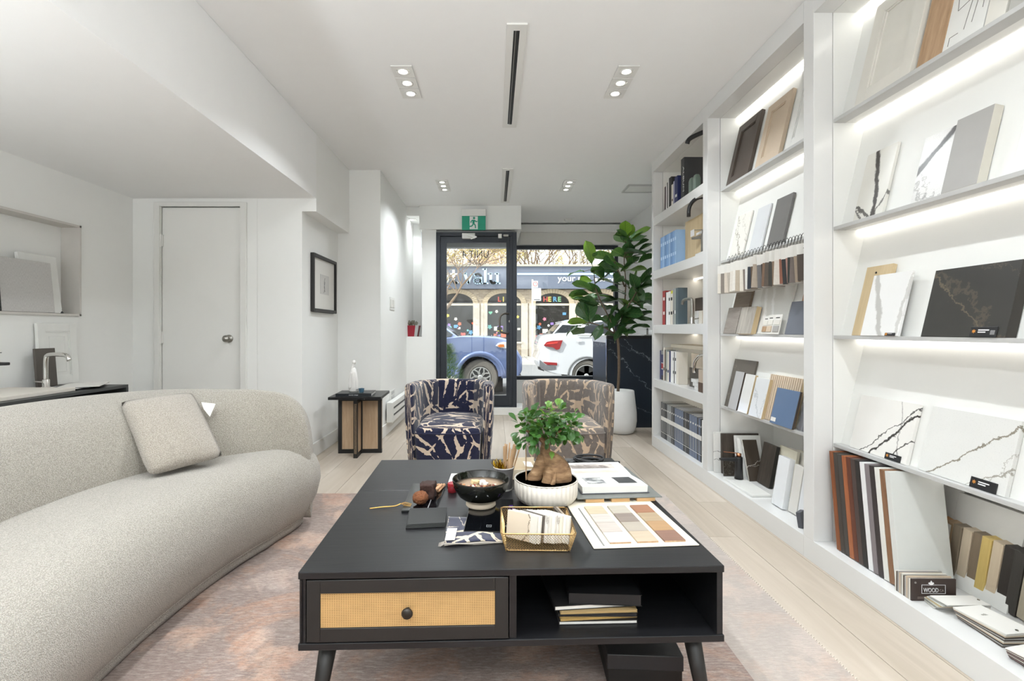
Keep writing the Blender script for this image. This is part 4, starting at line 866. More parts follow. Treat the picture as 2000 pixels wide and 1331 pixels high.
area = sum(outl[i].x*outl[(i+1) % len(outl)].y-outl[(i+1) % len(outl)].x*outl[i].y for i in range(len(outl)))
sg = 1 if area > 0 else -1
def ring(d, z, P=outl): return [p+SO+Vector((0, 0, z)) for p in offset(P, d*sg)]
def ladder(mb, P):
    N = len(P); tip = max(range(N), key=lambda i: outl[i].y); bot = min(range(N), key=lambda i: outl[i].y)
    A = []; i = tip
    while i != bot: A.append(P[i]); i = (i+1) % N
    A.append(P[bot]); B = []; i = tip
    while i != bot: B.append(P[i]); i = (i-1) % N
    B.append(P[bot]); a = b = 0
    while a < len(A)-1 or b < len(B)-1:
        if b == len(B)-1 or (a < len(A)-1 and A[a+1].y >= B[b+1].y): mb.add([A[a], A[a+1], B[b]], [(0, 1, 2)]); a += 1
        else: mb.add([A[a], B[b+1], B[b]], [(0, 1, 2)]); b += 1
    return mb
prof = [(.115, .012), (.10, .018), (.09, .045), (.088, .062), (.078, .07), (.05, .11), (.018, .18), (.0, .26), (.004, .32), (.025, .375), (.06, .412), (.11, .436), (.17, .447)]
sm1 = MB().sweep([ring(d, z) for d, z in prof], cap=False); ladder(sm1, ring(*prof[-1])); ladder(sm1, ring(*prof[0]))
s1 = sm1.build('seat_cushion', BOU, sofa, smooth=True)
MB().tube([p+SO+Vector((0, 0, .07)) for p in offset(outl, .083*sg)]+[outl[0]+SO+Vector((0, 0, .07))+(offset(outl, .083*sg)[0]-outl[0])], .007, 6, cap=False).build('piping', BOU, sofa, smooth=True)
# curved back: keys along the far half = (inner crease, ridge, outer foot, ridge height)
keys = [((-1.57, 1.66), (-1.86, 1.66), (-1.93, 1.66), .775), ((-1.55, 1.9), (-1.86, 1.95), (-1.95, 1.98), .775), ((-1.48, 2.12), (-1.80, 2.26), (-1.88, 2.33), .77), ((-1.35, 2.32), (-1.64, 2.46), (-1.70, 2.58), .765), ((-1.2, 2.44), (-1.42, 2.55), (-1.44, 2.70), .755), ((-1.1, 2.5), (-1.24, 2.58), (-1.24, 2.75), .745), ((-1.01, 2.52), (-1.1, 2.6), (-1.11, 2.74), .712), ((-.975, 2.54), (-1.015, 2.6), (-1.02, 2.70), .63), ((-.965, 2.56), (-.98, 2.6), (-.985, 2.66), .5)]
full = [tuple((p[0], 2*ym-p[1]) for p in k[:3])+(k[3],) for k in keys[:0:-1]]+keys
def interp(idx): return cat([(k[idx][0], k[idx][1], k[3] if idx == 1 else 0) for k in full], 5)
ci, cr_, co = interp(0), interp(1), interp(2)
rings = []
for a, r_, o_ in zip(ci, cr_, co):
    zt = r_.z; a = Vector((a.x, a.y, 0)); r2 = Vector((r_.x, r_.y, 0)); o2 = Vector((o_.x, o_.y, 0)); w = (r2-a)
    def q(base, f_, z): return base.lerp(r2, f_)+SO+Vector((0, 0, z))
    pf = [(a, 0, .3), (a, .0, .42), (a, .05, .42+(zt-.42)*.25), (a, .18, .42+(zt-.42)*.5), (a, .36, .42+(zt-.42)*.75), (a, .6, zt-.045), (a, .8, zt-.012), (a, 1.0, zt), (o2, .6, zt-.018), (o2, .2, zt-.07), (o2, .0, zt-.16), (o2, .0, zt*.55), (o2, .25, .12), (o2, .6, .05), (a, .4, .05)]
    rings.append([q(*k) for k in pf])
bk = MB().sweep(rings).build('backrest', BOU, sofa, smooth=True)
md = bk.modifiers.new('soft', 'SUBSURF'); md.levels = 1; md.render_levels = 1
# pillow
cor = [W(289, 934, 1.98), W(440, 893, 2.2), W(377, 764, 2.40), W(230, 783, 2.16)]
pc = sum(cor, Vector())/4; pn = (cor[1]-cor[0]).cross(cor[3]-cor[0]).normalized()
if pn.y > 0: pn = -pn
n = 14
def pil(side):
    g_ = []
    for j in range(n+1):
        row = []
        for i in range(n+1):
            u, v_ = i/n, j/n; p = cor[0].lerp(cor[1], u).lerp(cor[3].lerp(cor[2], u), v_)
            k = (4*u*(1-u))**.55*(4*v_*(1-v_))**.55; pin = 1-.05*((2*u-1)**2*(1-(2*v_-1)**2)+(2*v_-1)**2*(1-(2*u-1)**2))*-1
            cpos = pc+(p-pc)*(1-.032*((1-(2*u-1)**2)*abs(2*v_-1)**3+(1-(2*v_-1)**2)*abs(2*u-1)**3))
            a_, b_ = abs(2*u-1), abs(2*v_-1); cpos = pc+(cpos-pc)*(1-.07*a_**5*b_**5)
            wr = .006*math.sin(u*19+v_*7)*k*(1-v_)
            row.append(cpos+pn*side*(k*.062+wr)-pc)
        g_.append(row)
    return g_
pm = MB()
for s_ in (1, -1):
    g_ = pil(s_); vs = [p for r_ in g_ for p in r_]; pm.add(vs, [(j*(n+1)+i, j*(n+1)+i+1, (j+1)*(n+1)+i+1, (j+1)*(n+1)+i) for j in range(n) for i in range(n)])
pl_ = pm.build('throw_pillow', boucle('pillow boucle', (156, 148, 137), (192, 184, 172)), None, smooth=True, loc=tuple(pc)); tag(pl_, 'square ivory boucle cushion leaning on the sofa back', 'cushion')
a, b, c_, d = W(393, 786, 2.37), W(421, 789, 2.37), W(410, 815, 2.33), W(398, 800, 2.33)
tg = MB(); tg.add([p-pc for p in (a, b, c_, d)]+[p-pc+Vector((0, .0015, 0)) for p in (a, b, c_, d)], [(0, 1, 2, 3), (7, 6, 5, 4), (0, 4, 5, 1), (1, 5, 6, 2), (2, 6, 7, 3), (3, 7, 4, 0)]).build('paper_tag', PAPER, pl_)
# ---------------------------------------------------------------- patterned tub chairs
def brush(name, dark, dark2, light, s=1.0):
    t = NT(name); c = t.n('TexCoord'); m = t.n('Mapping'); t.l(c.outputs['UV'], m.inputs[0]); v = m.outputs[0]
    wv = t.n('VectorMath', operation='ADD'); t.l(v, wv.inputs[0])
    nz_ = t.n('VectorMath', operation='SCALE'); t.l(t.noise(v, 9, 3, .6, out='Color'), nz_.inputs[0]); nz_.inputs['Scale'].default_value = .035; t.l(nz_.outputs[0], wv.inputs[1]); v2 = wv.outputs[0]
    vo = t.n('TexVoronoi'); vo.inputs['Scale'].default_value = 4.3*s; t.l(v2, vo.inputs[0]); vo.voronoi_dimensions = '2D'
    ve = t.n('TexVoronoi'); ve.feature = 'DISTANCE_TO_EDGE'; ve.voronoi_dimensions = '2D'; ve.inputs['Scale'].default_value = 4.3*s; t.l(v2, ve.inputs[0])
    sc_ = t.n('SeparateColor'); t.l(vo.outputs['Color'], sc_.inputs[0]); ang = t.math('MULTIPLY', sc_.outputs[0], 12.566)
    sp = t.n('SeparateXYZ'); t.l(v2, sp.inputs[0])
    u = t.math('ADD', t.math('MULTIPLY', sp.outputs[0], t.math('COSINE', ang)), t.math('MULTIPLY', sp.outputs[1], t.math('SINE', ang)))
    fr = t.math('FRACT', t.math('ADD', t.math('MULTIPLY', u, 11.5*s), t.math('MULTIPLY', sc_.outputs[1], 5)))
    along = t.math('MULTIPLY', t.math('SUBTRACT', t.noise(v, 8, 4, .6), .41), 1.9)      # brush gaps open and close along their length
    stripe = t.math('LESS_THAN', fr, along)
    edge = t.math('LESS_THAN', ve.outputs['Distance'], t.math('MULTIPLY', t.math('SUBTRACT', t.noise(v, 8, 3, .6), .42), .42))
    k = t.math('MAXIMUM', stripe, edge)
    dk_ = t.mix(t.noise(v, 40, 4), dark, dark2)
    t.set(t.mix(k, dk_, light), .8, spec=.15, sheen=.25); t.bump(t.math('ADD', t.math('MULTIPLY', k, -.6), t.noise(v, 260, 2)), .3, .002); return t.m
NAVY = brush('navy brushstroke fabric', lin((22, 24, 44)), lin((38, 40, 66)), lin((204, 186, 166)))
TAUPE = brush('taupe brushstroke fabric', lin((98, 90, 84)), lin((126, 118, 112)), lin((190, 168, 144)))
def tub(label, cx, cy, rz, fab):
    g = thing('tub_chair', label, 'armchair', (cx, cy, 0.0), R(rz))
    hw_, d0, d1 = .278, -.30, .30
    path = cat([(-hw_+.0, d0, 0), (-hw_-.002, d0+.2, 0), (-hw_+.01, .12, 0), (-hw_+.08, .27, 0), (-.15, .335, 0), (0, .35, 0), (.15, .335, 0), (hw_-.08, .27, 0), (hw_-.01, .12, 0), (hw_+.002, d0+.2, 0), (hw_, d0, 0)], 6)
    n = len(path); rings = []; uvs = []; s_ = 0
    for i, p in enumerate(path):
        if i: s_ += (p-path[i-1]).length
        a = path[max(i-1, 0)]; b = path[min(i+1, n-1)]; t_ = (b-a).normalized(); nr = Vector((-t_.y, t_.x, 0))   # outward
        if nr.dot(p-Vector((0, -.1, 0))) < 0: nr = -nr
        e = min(i, n-1-i)/(n-1)*2; endk = min(1, min(i, n-1-i)/3)
        top = .655+.028*(1-min(1, e*1.6)); tk = .038*(.72+.28*endk)
        if i in (0, n-1): tk = .02
        fwd = Vector((0, 0, 0))
        r_ = []; uv_ = []
        for (o_, z) in ((-1, .035), (-1, .2), (-1, .4), (-1, .6), (-.95, top-.02), (-.6, top-.004), (0, top), (.6, top-.004), (.95, top-.02), (1, .6), (1, .4), (1, .2), (.85, .035)):
            tap = (1-.10*(1-min(1, z/.45))) if z < .45 else 1
            q = p+nr*(o_*tk); q = Vector((q.x*tap, q.y*tap if q.y > 0 else q.y*(1-.06*(1-min(1, z/.45))), z)); r_.append(q)
            uv_.append((s_+(.7 if o_ > .5 else 0)+o_*tk*(1 if i < n/2 else -1), z+(o_*.03)))
        rings.append(r_); uvs.append(uv_)
    MB().sweep(rings, uv=uvs).build('shell', fab, g, smooth=True)
    # seat block with a domed top, front edge inside the shell mouth
    rings = []; uvs = []
    sh = [(-.228, -.30), (-.216, -.345), (-.15, -.362), (0, -.366), (.15, -.362), (.216, -.345), (.228, -.30), (.234, -.05), (.225, .15), (.17, .26), (0, .3), (-.17, .26), (-.225, .15), (-.234, -.05)]
    base = cat([(x, y, 0) for x, y in sh], 4, closed=True); L_ = [0]
    for i in range(1, len(base)): L_.append(L_[-1]+(base[i]-base[i-1]).length)
    for z, k in ((.035, .94), (.15, .965), (.28, .99), (.335, 1.0), (.362, .985), (.38, .95), (.392, .88), (.402, .7), (.408, .4), (.41, .02)):
        rings.append([Vector((p.x*k, (p.y+.03)*k-.03, z)) for p in base])
        uvs.append([(l_*1.0+2.1, z) if k > .9 else (2.1+p.x*k*.9+.3, .9+p.y*k) for l_, p in zip(L_, base)])
    MB().sweep(rings, uv=uvs).build('seat', fab, g, smooth=True)
    MB().tube([(p.x, p.y*1.0, .345) for p in base]+[(base[0].x, base[0].y, .345)], .005, 6, cap=False).build('seat_piping', fab, g, smooth=True)
    for sx_ in (-1, 1):
        for sy_ in (-1, 1): MB().lathe([(.018, 0), (.022, .04)], 12, c=(sx_*.22, sy_*.22-.01, 0)).build('foot', BLK, g)
    return g
tub('navy and cream brushstroke patterned tub chair facing the table', W(883, 0, 3.66).x, 3.70, -1, NAVY)
tub('taupe and beige brushstroke patterned tub chair beside the navy one', W(1103, 0, 3.66).x, 3.70, 2, TAUPE)
# ---------------------------------------------------------------- side table with crossed panels
stc = G(697, 768, .51); hs = .215
sd = thing('side_table', 'black square side table with oak inlaid crossed panels by the pier', 'side table', (-1.155, 4.2, 0), R(3))
MB().box(-hs, hs, -hs, hs, .487, .51).build('table_top', ASH, sd, bevel=.002)
chev = wood('oak veneer', (176, 148, 118), (202, 176, 146), 1.6, axis=2)
def leaf_panel(ax, s0, s1):
    f = .032
    def bx_(a, b, c_, d, m_, name, t_=.016):
        mb = MB().box(a, b, -t_, t_, c_, d) if ax == 0 else MB().box(-t_, t_, a, b, c_, d)
        return mb.build(name, m_, sd)
    bx_(s0, s1, 0, .035, BLK, 'panel_frame'); bx_(s0, s1, .45, .487, BLK, 'panel_frame'); bx_(s0 if abs(s0) > abs(s1) else s1-f, s0+f if abs(s0) > abs(s1) else s1, .035, .45, BLK, 'panel_frame')
    bx_(s0, s1, .035, .45, chev, 'oak_panel', .011)
leaf_panel(0, -.185, -.016); leaf_panel(0, .016, .185); leaf_panel(1, -.185, -.016); leaf_panel(1, .016, .185)
MB().box(-.022, .022, -.022, .022, 0, .487).build('centre_post', BLK, sd)
bk_ = thing('coffee_table_book', 'large black hardcover book lying on the side table', 'book', (-1.17, 4.13, .5105), R(4))
MB().box(-.145, .145, -.11, .11, 0, .003).box(-.145, .145, -.11, .11, .021, .024).box(-.145, .145, -.11, -.107, .003, .021).build('cover', mat('book cover black', (26, 30, 34), .35), bk_)
MB().box(-.142, .142, -.106, .107, .003, .021).build('page_block', PAPER, bk_)
text('interior design', .013, WINK, 'lettering', bk_, (.0, -.1105, .008), (PI/2, 0, 0), .0003)
sta = thing('statuette', 'white abstract statuette of an embracing couple on the black book', 'statuette', (-1.195, 4.14, .535))
MB().lathe([(.03, 0), (.036, .01), (.034, .06), (.037, .11), (.034, .16), (.022, .195), (.012, .205)], 20, sx=1, sy=.75, wob=lambda a, z: 1+.22*math.cos(2*a+z*16)).build('body', mat('white plaster', (232, 230, 226), .45), sta, smooth=True)
MB().tube(cat([(-.006, 0, .19), (-.004, 0, .215), (.002, 0, .235)], 5), [.015]*5+[.013]*5+[.01], 10).ball((.003, 0, .25), .017, sc3=(1, 1, 1.15)).build('head', mat('white plaster', (232, 230, 226), .45), sta, smooth=True)
MB().tube(cat([(-.03, -.012, .03), (-.026, -.02, .11), (-.01, -.024, .17)], 5), [.014]*5+[.012]*5+[.008], 8).tube(cat([(.032, -.01, .02), (.03, -.018, .1), (.012, -.02, .175)], 5), [.014]*5+[.012]*5+[.007], 8).build('arm', mat('white plaster', (232, 230, 226), .45), sta, smooth=True)
cb = thing('candle_holder', 'small blue glass cube candle holder beside the statuette', 'candle holder', (-1.115, 4.09, .535), R(12)); 
MB().lathe([(.018, 0), (.024, .035), (.021, .035), (.016, .006), (0, .006)], 4).build('cup', mat('blue grey glass', (70, 104, 124), .12), cb, bevel=.002)
# framed picture on the picture wall
pf0, pf1 = YX(606, XP), YX(652, XP); pz0 = CZ-(612-CY)*pf1/F*1.0; 
zt_ = CZ-(493-CY)*YX(606, XP)/F; zb_ = CZ-(612-CY)*YX(640, XP)/F
fr_ = thing('picture_frame', 'black framed small drawing with a wide white mat on the picture wall', 'picture', (XP+.001, (pf0+pf1)/2, (zt_+zb_)/2)); hy = (pf1-pf0)/2; hz = (zt_-zb_)/2
fm = MB(); b = .028
fm.box(0, .028, -hy, -hy+b, -hz, hz).box(0, .028, hy-b, hy, -hz, hz).box(0, .028, -hy+b, hy-b, -hz, -hz+b).box(0, .028, -hy+b, hy-b, hz-b, hz).build('frame', BLK, fr_, bevel=.003)
MB().box(0, .01, -hy+b, hy-b, -hz+b, hz-b).build('mat_board', PAPER, fr_)
MB().box(.0102, .011, -hy*.33, hy*.42, -hz*.34, hz*.36).build('drawing_sheet', mat('sketch paper', (196, 194, 190), .8), fr_)
MB().tube([(.0115, -.01, -.07), (.0115, .012, -.03), (.0115, 0, .02), (.0115, .015, .06)], .0012, 5).tube([(.0115, .02, -.06), (.0115, .0, -.02), (.0115, .02, .03)], .0012, 5).build('sketch_line', INK, fr_)
# switch, socket, heater on the pier side
def plate(label, px0_, px1_, py0_, py1_, name, cat_):
    ya, yb = YX(px0_, XC), YX(px1_, XC); ya, yb = abs(ya), abs(yb); z0_ = CZ-(py1_-CY)*ya/F; z1_ = CZ-(py0_-CY)*ya/F
    g = thing(name, label, cat_, (XC, (ya+yb)/2, (z0_+z1_)/2)); hy_ = abs(yb-ya)/2; hz_ = (z1_-z0_)/2
    return g, hy_, hz_
g, a, b = plate('white double rocker light switch on the pier', 761, 770, 580, 605, 'light_switch', 'switch')
MB().box(0, .006, -a, a, -b, b).build('plate', TRIMP, g, bevel=.002)
for s_ in (-1, 1): MB().box(.006, .011, s_*a*.5-a*.32, s_*a*.5+a*.32, -b*.6, b*.6).build('rocker', PAPER, g, bevel=.001)
g, a, b = plate('white wall socket low on the pier above the heater', 761, 771, 765, 784, 'wall_socket', 'socket')
MB().box(0, .006, -a, a, -b, b).build('plate', TRIMP, g, bevel=.002)
for s_ in (-1, 1): MB().box(.006, .008, -a*.5, a*.5, s_*b*.45-b*.3, s_*b*.45+b*.3).build('outlet', GREYE, g)
ht = thing('baseboard_heater', 'white electric baseboard heater on the pier wall', 'heater', (XC+.015, 5.3, .13))
MB().box(0, .06, -.42, .55, .0, .2).build('casing', TRIMP, ht, bevel=.004)
for z in (.06, .13): MB().box(.06, .0615, -.36, .5, z, z+.018).build('grille_slot', BLKP, ht)
# ---------------------------------------------------------------- things on the coffee table (top at TZ)
TT = TZ+.0006
sc_p = G(944, 1012, TZ)
g = thing('kitchen_scale', 'flat black glass kitchen scale under the black bowl', 'scale', (-.012, 1.58, TT), R(-2))
MB().box(-.075, .075, -.14, .14, 0, .013).build('body', BLKG, g, bevel=.003)
MB().box(-.072, .072, -.1405, -.139, .001, .004).build('chrome_edge', CHROME, g)
MB().box(-.008, .008, -.11, -.107, .0131, .0134).box(-.008, .008, -.095, -.092, .0131, .0134).box(-.008, -.005, -.107, -.095, .0131, .0134).box(.005, .008, -.107, -.095, .0131, .0134).box(-.002, .002, -.104, -.098, .0131, .0134).build('logo_mark', mat('grey glass print', (84, 86, 88), .5), g)
MB().lathe([(.006, 0), (.005, .003), (0, .003)], 14, c=(.055, -.1, .013)).build('button', STEEL, g)
BT = TT+.0135
g = thing('bowl', 'large glossy black bowl with a beige foot and toppings', 'bowl', (-.045, 1.655, BT))
gl = mat('black green glaze', (20, 21, 17), .07, var=.3, vs=6)
MB().lathe([(.028, .016), (.05, .017), (.075, .036), (.092, .064), (.0975, .09), (.0965, .0925), (.094, .09), (.088, .066), (.07, .042), (.04, .026), (0, .023)], 48).build('bowl_body', gl, g, smooth=True)
MB().lathe([(.047, 0), (.051, .004), (.049, .018), (.03, .018), (.03, .002)], 40).build('foot_ring', mat('unglazed clay', (198, 184, 164), .7), g, smooth=True)
MB().lathe([(0, .07), (.05, .0705), (.0885, .0695)], 40).build('soup', mat('latte surface', (158, 134, 110), .5, var=.04), g, smooth=True)
random.seed(3)
tp = [mat('nut red', (128, 62, 50), .6), mat('nut tan', (190, 140, 100), .6), mat('nut pale', (224, 206, 186), .6), mat('nut brown', (108, 66, 44), .6)]
for k in range(40):
    a = random.uniform(PI*1.03, PI*1.95); r_ = random.uniform(.03, .075); s_ = random.uniform(.0035, .0065)
    MB().ball((r_*math.cos(a), r_*math.sin(a), .072+random.uniform(0, .004)), s_, 7, 5, (1, .8, .7)).build('nut_piece', tp[k % 4], g, smooth=True)
for (x, y, a, s_, m_) in ((-.022, -.005, .6, .017, mat('sugar cube beige', (206, 184, 140), .7)), (-.012, .004, .9, .013, mat('sugar cube beige', (206, 184, 140), .7)), (.006, -.012, .3, .016, mat('marshmallow', (238, 234, 226), .7)), (.018, -.02, 1.1, .013, mat('marshmallow', (238, 234, 226), .7)), (.008, .006, .9, .012, mat('marshmallow', (238, 234, 226), .7))):
    MB().cbox((x, y, .079), (s_*1.2, s_, s_*.8), Euler((.2, .3, a)).to_matrix()).build('topping_cube', m_, g, bevel=.002)
# ribbed pot with ginseng ficus
POT = Vector((.186, 1.745, TT))
g = thing('bonsai_plant', 'ginseng ficus with a swollen root in a ribbed white bowl on the coffee table', 'plant', tuple(POT))
rib = lambda a, z: 1+.028*abs(math.sin(a*19)) if z > .004 else 1
MB().lathe([(.09, 0), (.097, .005), (.107, .019), (.1095, .03), (.1102, .077)], 228, wob=rib).lathe([(.1125, .077), (.1132, .08), (.1095, .081), (.108, .077), (.107, .03), (0, .03)], 72).build('ribbed_pot', mat('matte white ceramic', (204, 197, 186), .42), g, smooth=True)
so = MB(); rr = []
for i in range(7):
    r_ = .107*i/6+.0001; rr.append([Vector((r_*math.cos(2*PI*k/40), r_*math.sin(2*PI*k/40), .067+.012*mnoise.noise(Vector((r_*30*math.cos(2*PI*k/40), r_*30*math.sin(2*PI*k/40), 2)))+.004*(1-i/6))) for k in range(40)])
so.sweep(rr, cap=False).build('soil', mat('dark soil', (38, 28, 22), .95, var=.6, vs=120, bump=1, bs=160), g, smooth=True)
t = NT('ficus bark'); v = t.coord(scale=(1, 1, 4)); f = t.noise(v, 14, 5, .65); t.set(t.ramp(f, [(.3, lin((84, 62, 44))), (.55, lin((140, 110, 80))), (.8, lin((176, 148, 116)))]), .75, spec=.25); t.bump(t.noise(t.coord(scale=(1, 1, 14)), 26, 3), .35, .004); BARK = t.m
def blob(pts, rad, n=18, wob=.12, seed=0):
    P = cat(pts, 4); m = len(P); Rr = []
    for i in range(m):
        f_ = i/(m-1)*(len(rad)-1); j = min(int(f_), len(rad)-2); Rr.append(rad[j]+(rad[j+1]-rad[j])*(f_-j))
    mb = MB().tube(P, Rr, n)
    mb.v = [p+Vector((mnoise.noise(p*22+Vector((seed, 0, 0))), mnoise.noise(p*22+Vector((0, seed+5, 0))), 0))*wob*.06 for p in mb.v]
    return mb
blob([(.035, -.01, .045), (.04, -.01, .09), (.022, 0, .135), (.0, 0, .165), (-.004, 0, .19), (-.002, 0, .21)], [.03, .052, .05, .028, .016, .014, .013], seed=1).build('root', BARK, g, smooth=True)
blob([(-.055, -.005, .05), (-.04, -.004, .08), (-.02, 0, .12), (-.006, 0, .16)], [.022, .026, .026, .016], seed=3).build('root', BARK, g, smooth=True)
blob([(-.005, -.045, .05), (.004, -.04, .09), (.012, -.026, .13)], [.02, .022, .014], seed=6).build('root', BARK, g, smooth=True)
blob([(.012, -.07, .055), (.02, -.062, .09), (.03, -.04, .13)], [.009, .006, .004], seed=9).build('root', BARK, g, smooth=True)
brs = [[(-.002, 0, .2), (-.05, -.01, .24), (-.09, .0, .255)], [(-.002, 0, .205), (.04, .01, .24), (.085, 0, .27)], [(-.002, 0, .2), (-.015, .02, .25), (-.01, .02, .30)], [(0, 0, .2), (.03, -.03, .24), (.05, -.05, .26)], [(0, 0, .2), (-.03, -.03, .235), (-.05, -.06, .25)]]
for b_ in brs: MB().tube(cat(b_, 4), [.007-.0005*i for i in range(len(cat(b_, 4)))], 7).build('branch', BARK, g, smooth=True)
def leafmesh(L, Wd, m_, cup=.18, bend=.25, wav=0, tip=2.0, base=.0, seed=0):
    mb = MB(); nl = 8; rows = []
    for i in range(nl+1):
        t_ = i/nl
        w = Wd/2*(math.sin(PI*min(1, t_**tip if tip != 1 else t_))**.75 if 0 < t_ < 1 else .02)
        z = -bend*L*t_*t_
        row = []
        for j in (-1, -.5, 0, .5, 1):
            x = w*j; row.append(Vector((x, L*t_, z+cup*abs(x)+wav*math.sin(t_*9+j*2+seed)*abs(j))))
        rows.append(row)
    vs = [p for r_ in rows for p in r_]; mb.add(vs, [(i*5+j, i*5+j+1, (i+1)*5+j+1, (i+1)*5+j) for i in range(nl) for j in range(4)])
    me = mb.mesh('leaf'); me.materials.append(m_); me.shade_smooth(); return me
def leafmat(name, a, b, vein=None, rough=.35, tr=.25):
    t = NT(name); v = t.coord('Generated'); oi = t.n('ObjectInfo')
    f = t.math('ADD', t.math('MULTIPLY', t.noise(t.coord(), 30, 3), .5), t.math('MULTIPLY', oi.outputs['Random'], .5))
    col = t.mix(f, lin(a), lin(b))
    if vein:
        sp = t.n('SeparateXYZ'); t.l(t.coord(), sp.inputs[0])
        mid = t.math('LESS_THAN', t.math('ABSOLUTE', sp.outputs[0]), .0022)
        sv = t.math('FRACT', t.math('MULTIPLY', t.math('SUBTRACT', sp.outputs[1], t.math('MULTIPLY', t.math('ABSOLUTE', sp.outputs[0]), .8)), 42))
        k = t.math('MAXIMUM', mid, t.math('MULTIPLY', t.math('LESS_THAN', sv, .10), .6))
        col = t.mix(k, col, lin(vein)); t.bump(t.math('ADD', k, t.noise(t.coord(), 20, 3)), .35, .003)
    t.set(col, rough, spec=.5)
    tl = t.n('BsdfTranslucent'); t.val(tl.inputs[0], t.mix(.35, col, lin((150, 190, 60)))); ms = t.n('MixShader'); ms.inputs[0].default_value = tr
    t.l(t.b.outputs[0], ms.inputs[1]); t.l(tl.outputs[0], ms.inputs[2]); t.l(ms.outputs[0], t.out.inputs[0]); return t.m
LG = leafmat('ficus leaf', (34, 70, 32), (72, 118, 50), tr=.2); LY = leafmat('young ficus leaf', (84, 128, 52), (122, 160, 70), tr=.3)
lms = [leafmesh(.036, .021, LG, seed=1), leafmesh(.03, .018, LG, bend=.4, seed=2), leafmesh(.038, .022, LG, bend=.1, seed=3)]; lys = [leafmesh(.032, .02, LY, bend=.3)]
random.seed(8)
cen = [((-.075, 0, .255), .045), ((-.03, -.03, .235), .045), ((.03, -.02, .27), .05), ((.075, 0, .275), .045), ((.0, .02, .28), .05), ((.045, .03, .30), .035), ((-.06, .0, .285), .035), ((.09, -.01, .255), .03), ((-.01, -.06, .25), .035)]
for k in range(275):
    c_, r_ = cen[k % len(cen)]; d = Vector((random.gauss(0, 1), random.gauss(0, 1)-.3, random.gauss(0, .8)+.15)).normalized()
    p = Vector(c_)+d*r_*random.uniform(.4, 1.05)
    if p.z < .205: p.z = .205+random.uniform(0, .02)
    y_ = d+Vector((random.uniform(-.5, .5), random.uniform(-.5, .5), random.uniform(-.5, .3))); q = y_.to_track_quat('Y', 'Z')
    M = Matrix.Translation(p) @ q.to_matrix().to_4x4() @ Matrix.Rotation(random.uniform(-.7, .7), 4, 'Y') @ Matrix.Scale(random.uniform(.85, 1.35), 4)
    place('leaf', (lys[0] if (p.z > .3 and p.x > -.02 and random.random() < .7) else random.choice(lms)), g, M=M)
for p, e in (((.014, -.05, .155), (1.2, .2, .1)), ((-.045, -.02, .2), (1.9, .1, 2.2))):
    place('leaf', lys[0], g, M=Matrix.Translation(p) @ Euler(e).to_matrix().to_4x4())
MB().tube([(-.072, -.02, .055), (-.073, -.018, .2)], .0022, 8).build('bamboo_stick', woak, g)
# wire basket of marble chips
g = thing('wire_basket', 'gold wire mesh basket full of marble tile chips', 'basket', (.122, 1.415, TT), R(-1))
b0, b1, bh = (.088, .076), (.102, .1), .057
def corner(t_): 
    sx_, sy_ = b0[0]+(b1[0]-b0[0])*t_, b0[1]+(b1[1]-b0[1])*t_; return sx_, sy_
def rloop(t_, rad, z): 
    sx_, sy_ = corner(t_); c_ = .008
    pts = [(sx_-c_, -sy_, z), (sx_, -sy_+c_, z), (sx_, sy_-c_, z), (sx_-c_, sy_, z), (-sx_+c_, sy_, z), (-sx_, sy_-c_, z), (-sx_, -sy_+c_, z), (-sx_+c_, -sy_, z), (sx_-c_, -sy_, z)]
    return pts
MB().tube(rloop(1, 0, bh), .0022, 8, cap=False).build('rim', GOLDW, g, smooth=True)
MB().tube(rloop(0, 0, .002), .0018, 8, cap=False).build('base_wire', GOLDW, g, smooth=True)
wm = MB()
def face(A, B, C_, D, nu):      # A-B bottom, D-C top; diagonal wires
    A, B, C_, D = map(Vector, (A, B, C_, D)); h_ = 7
    P = lambda u, v_: A.lerp(B, u).lerp(D.lerp(C_, u), v_)
    for s_ in (1, -1):
        for k in range(-h_, nu+h_):
            u0 = k/nu; u1 = u0+s_*h_/nu; v0_, v1_ = 0, 1
            if s_ == -1: u0 += h_/nu*0
            ua, ub = u0, u1
            if ua < 0: v0_ = (0-ua)/(ub-ua) if ub != ua else 0; ua = 0
            if ua > 1: v0_ = (1-u0)/(ub-u0); ua = 1
            if ub > 1: v1_ = (1-u0)/(u1-u0); ub = 1
            if ub < 0: v1_ = (0-u0)/(u1-u0); ub = 0
            if v0_ < v1_ and 0 <= v0_ < 1 and 0 < v1_ <= 1: wm.bar(P(ua, v0_), P(ub, v1_), .0009)
(ax, ay), (cx_, cy_) = b0, b1
face((-ax, -ay, 0), (ax, -ay, 0), (cx_, -cy_, bh), (-cx_, -cy_, bh), 26); face((-ax, ay, 0), (ax, ay, 0), (cx_, cy_, bh), (-cx_, cy_, bh), 26)
face((-ax, -ay, 0), (-ax, ay, 0), (-cx_, cy_, bh), (-cx_, -cy_, bh), 24); face((ax, -ay, 0), (ax, ay, 0), (cx_, cy_, bh), (cx_, -cy_, bh), 24)
for k in range(-9, 10): wm.box(k*.008-.0004, k*.008+.0004, -ay, ay, 0, .0008).box(-ax, ax, k*.0075-.0004, k*.0075+.0004, 0, .0008)
w_ = wm.build('wire_mesh', GOLDW, g, fix=False); w_['kind'] = 'stuff'
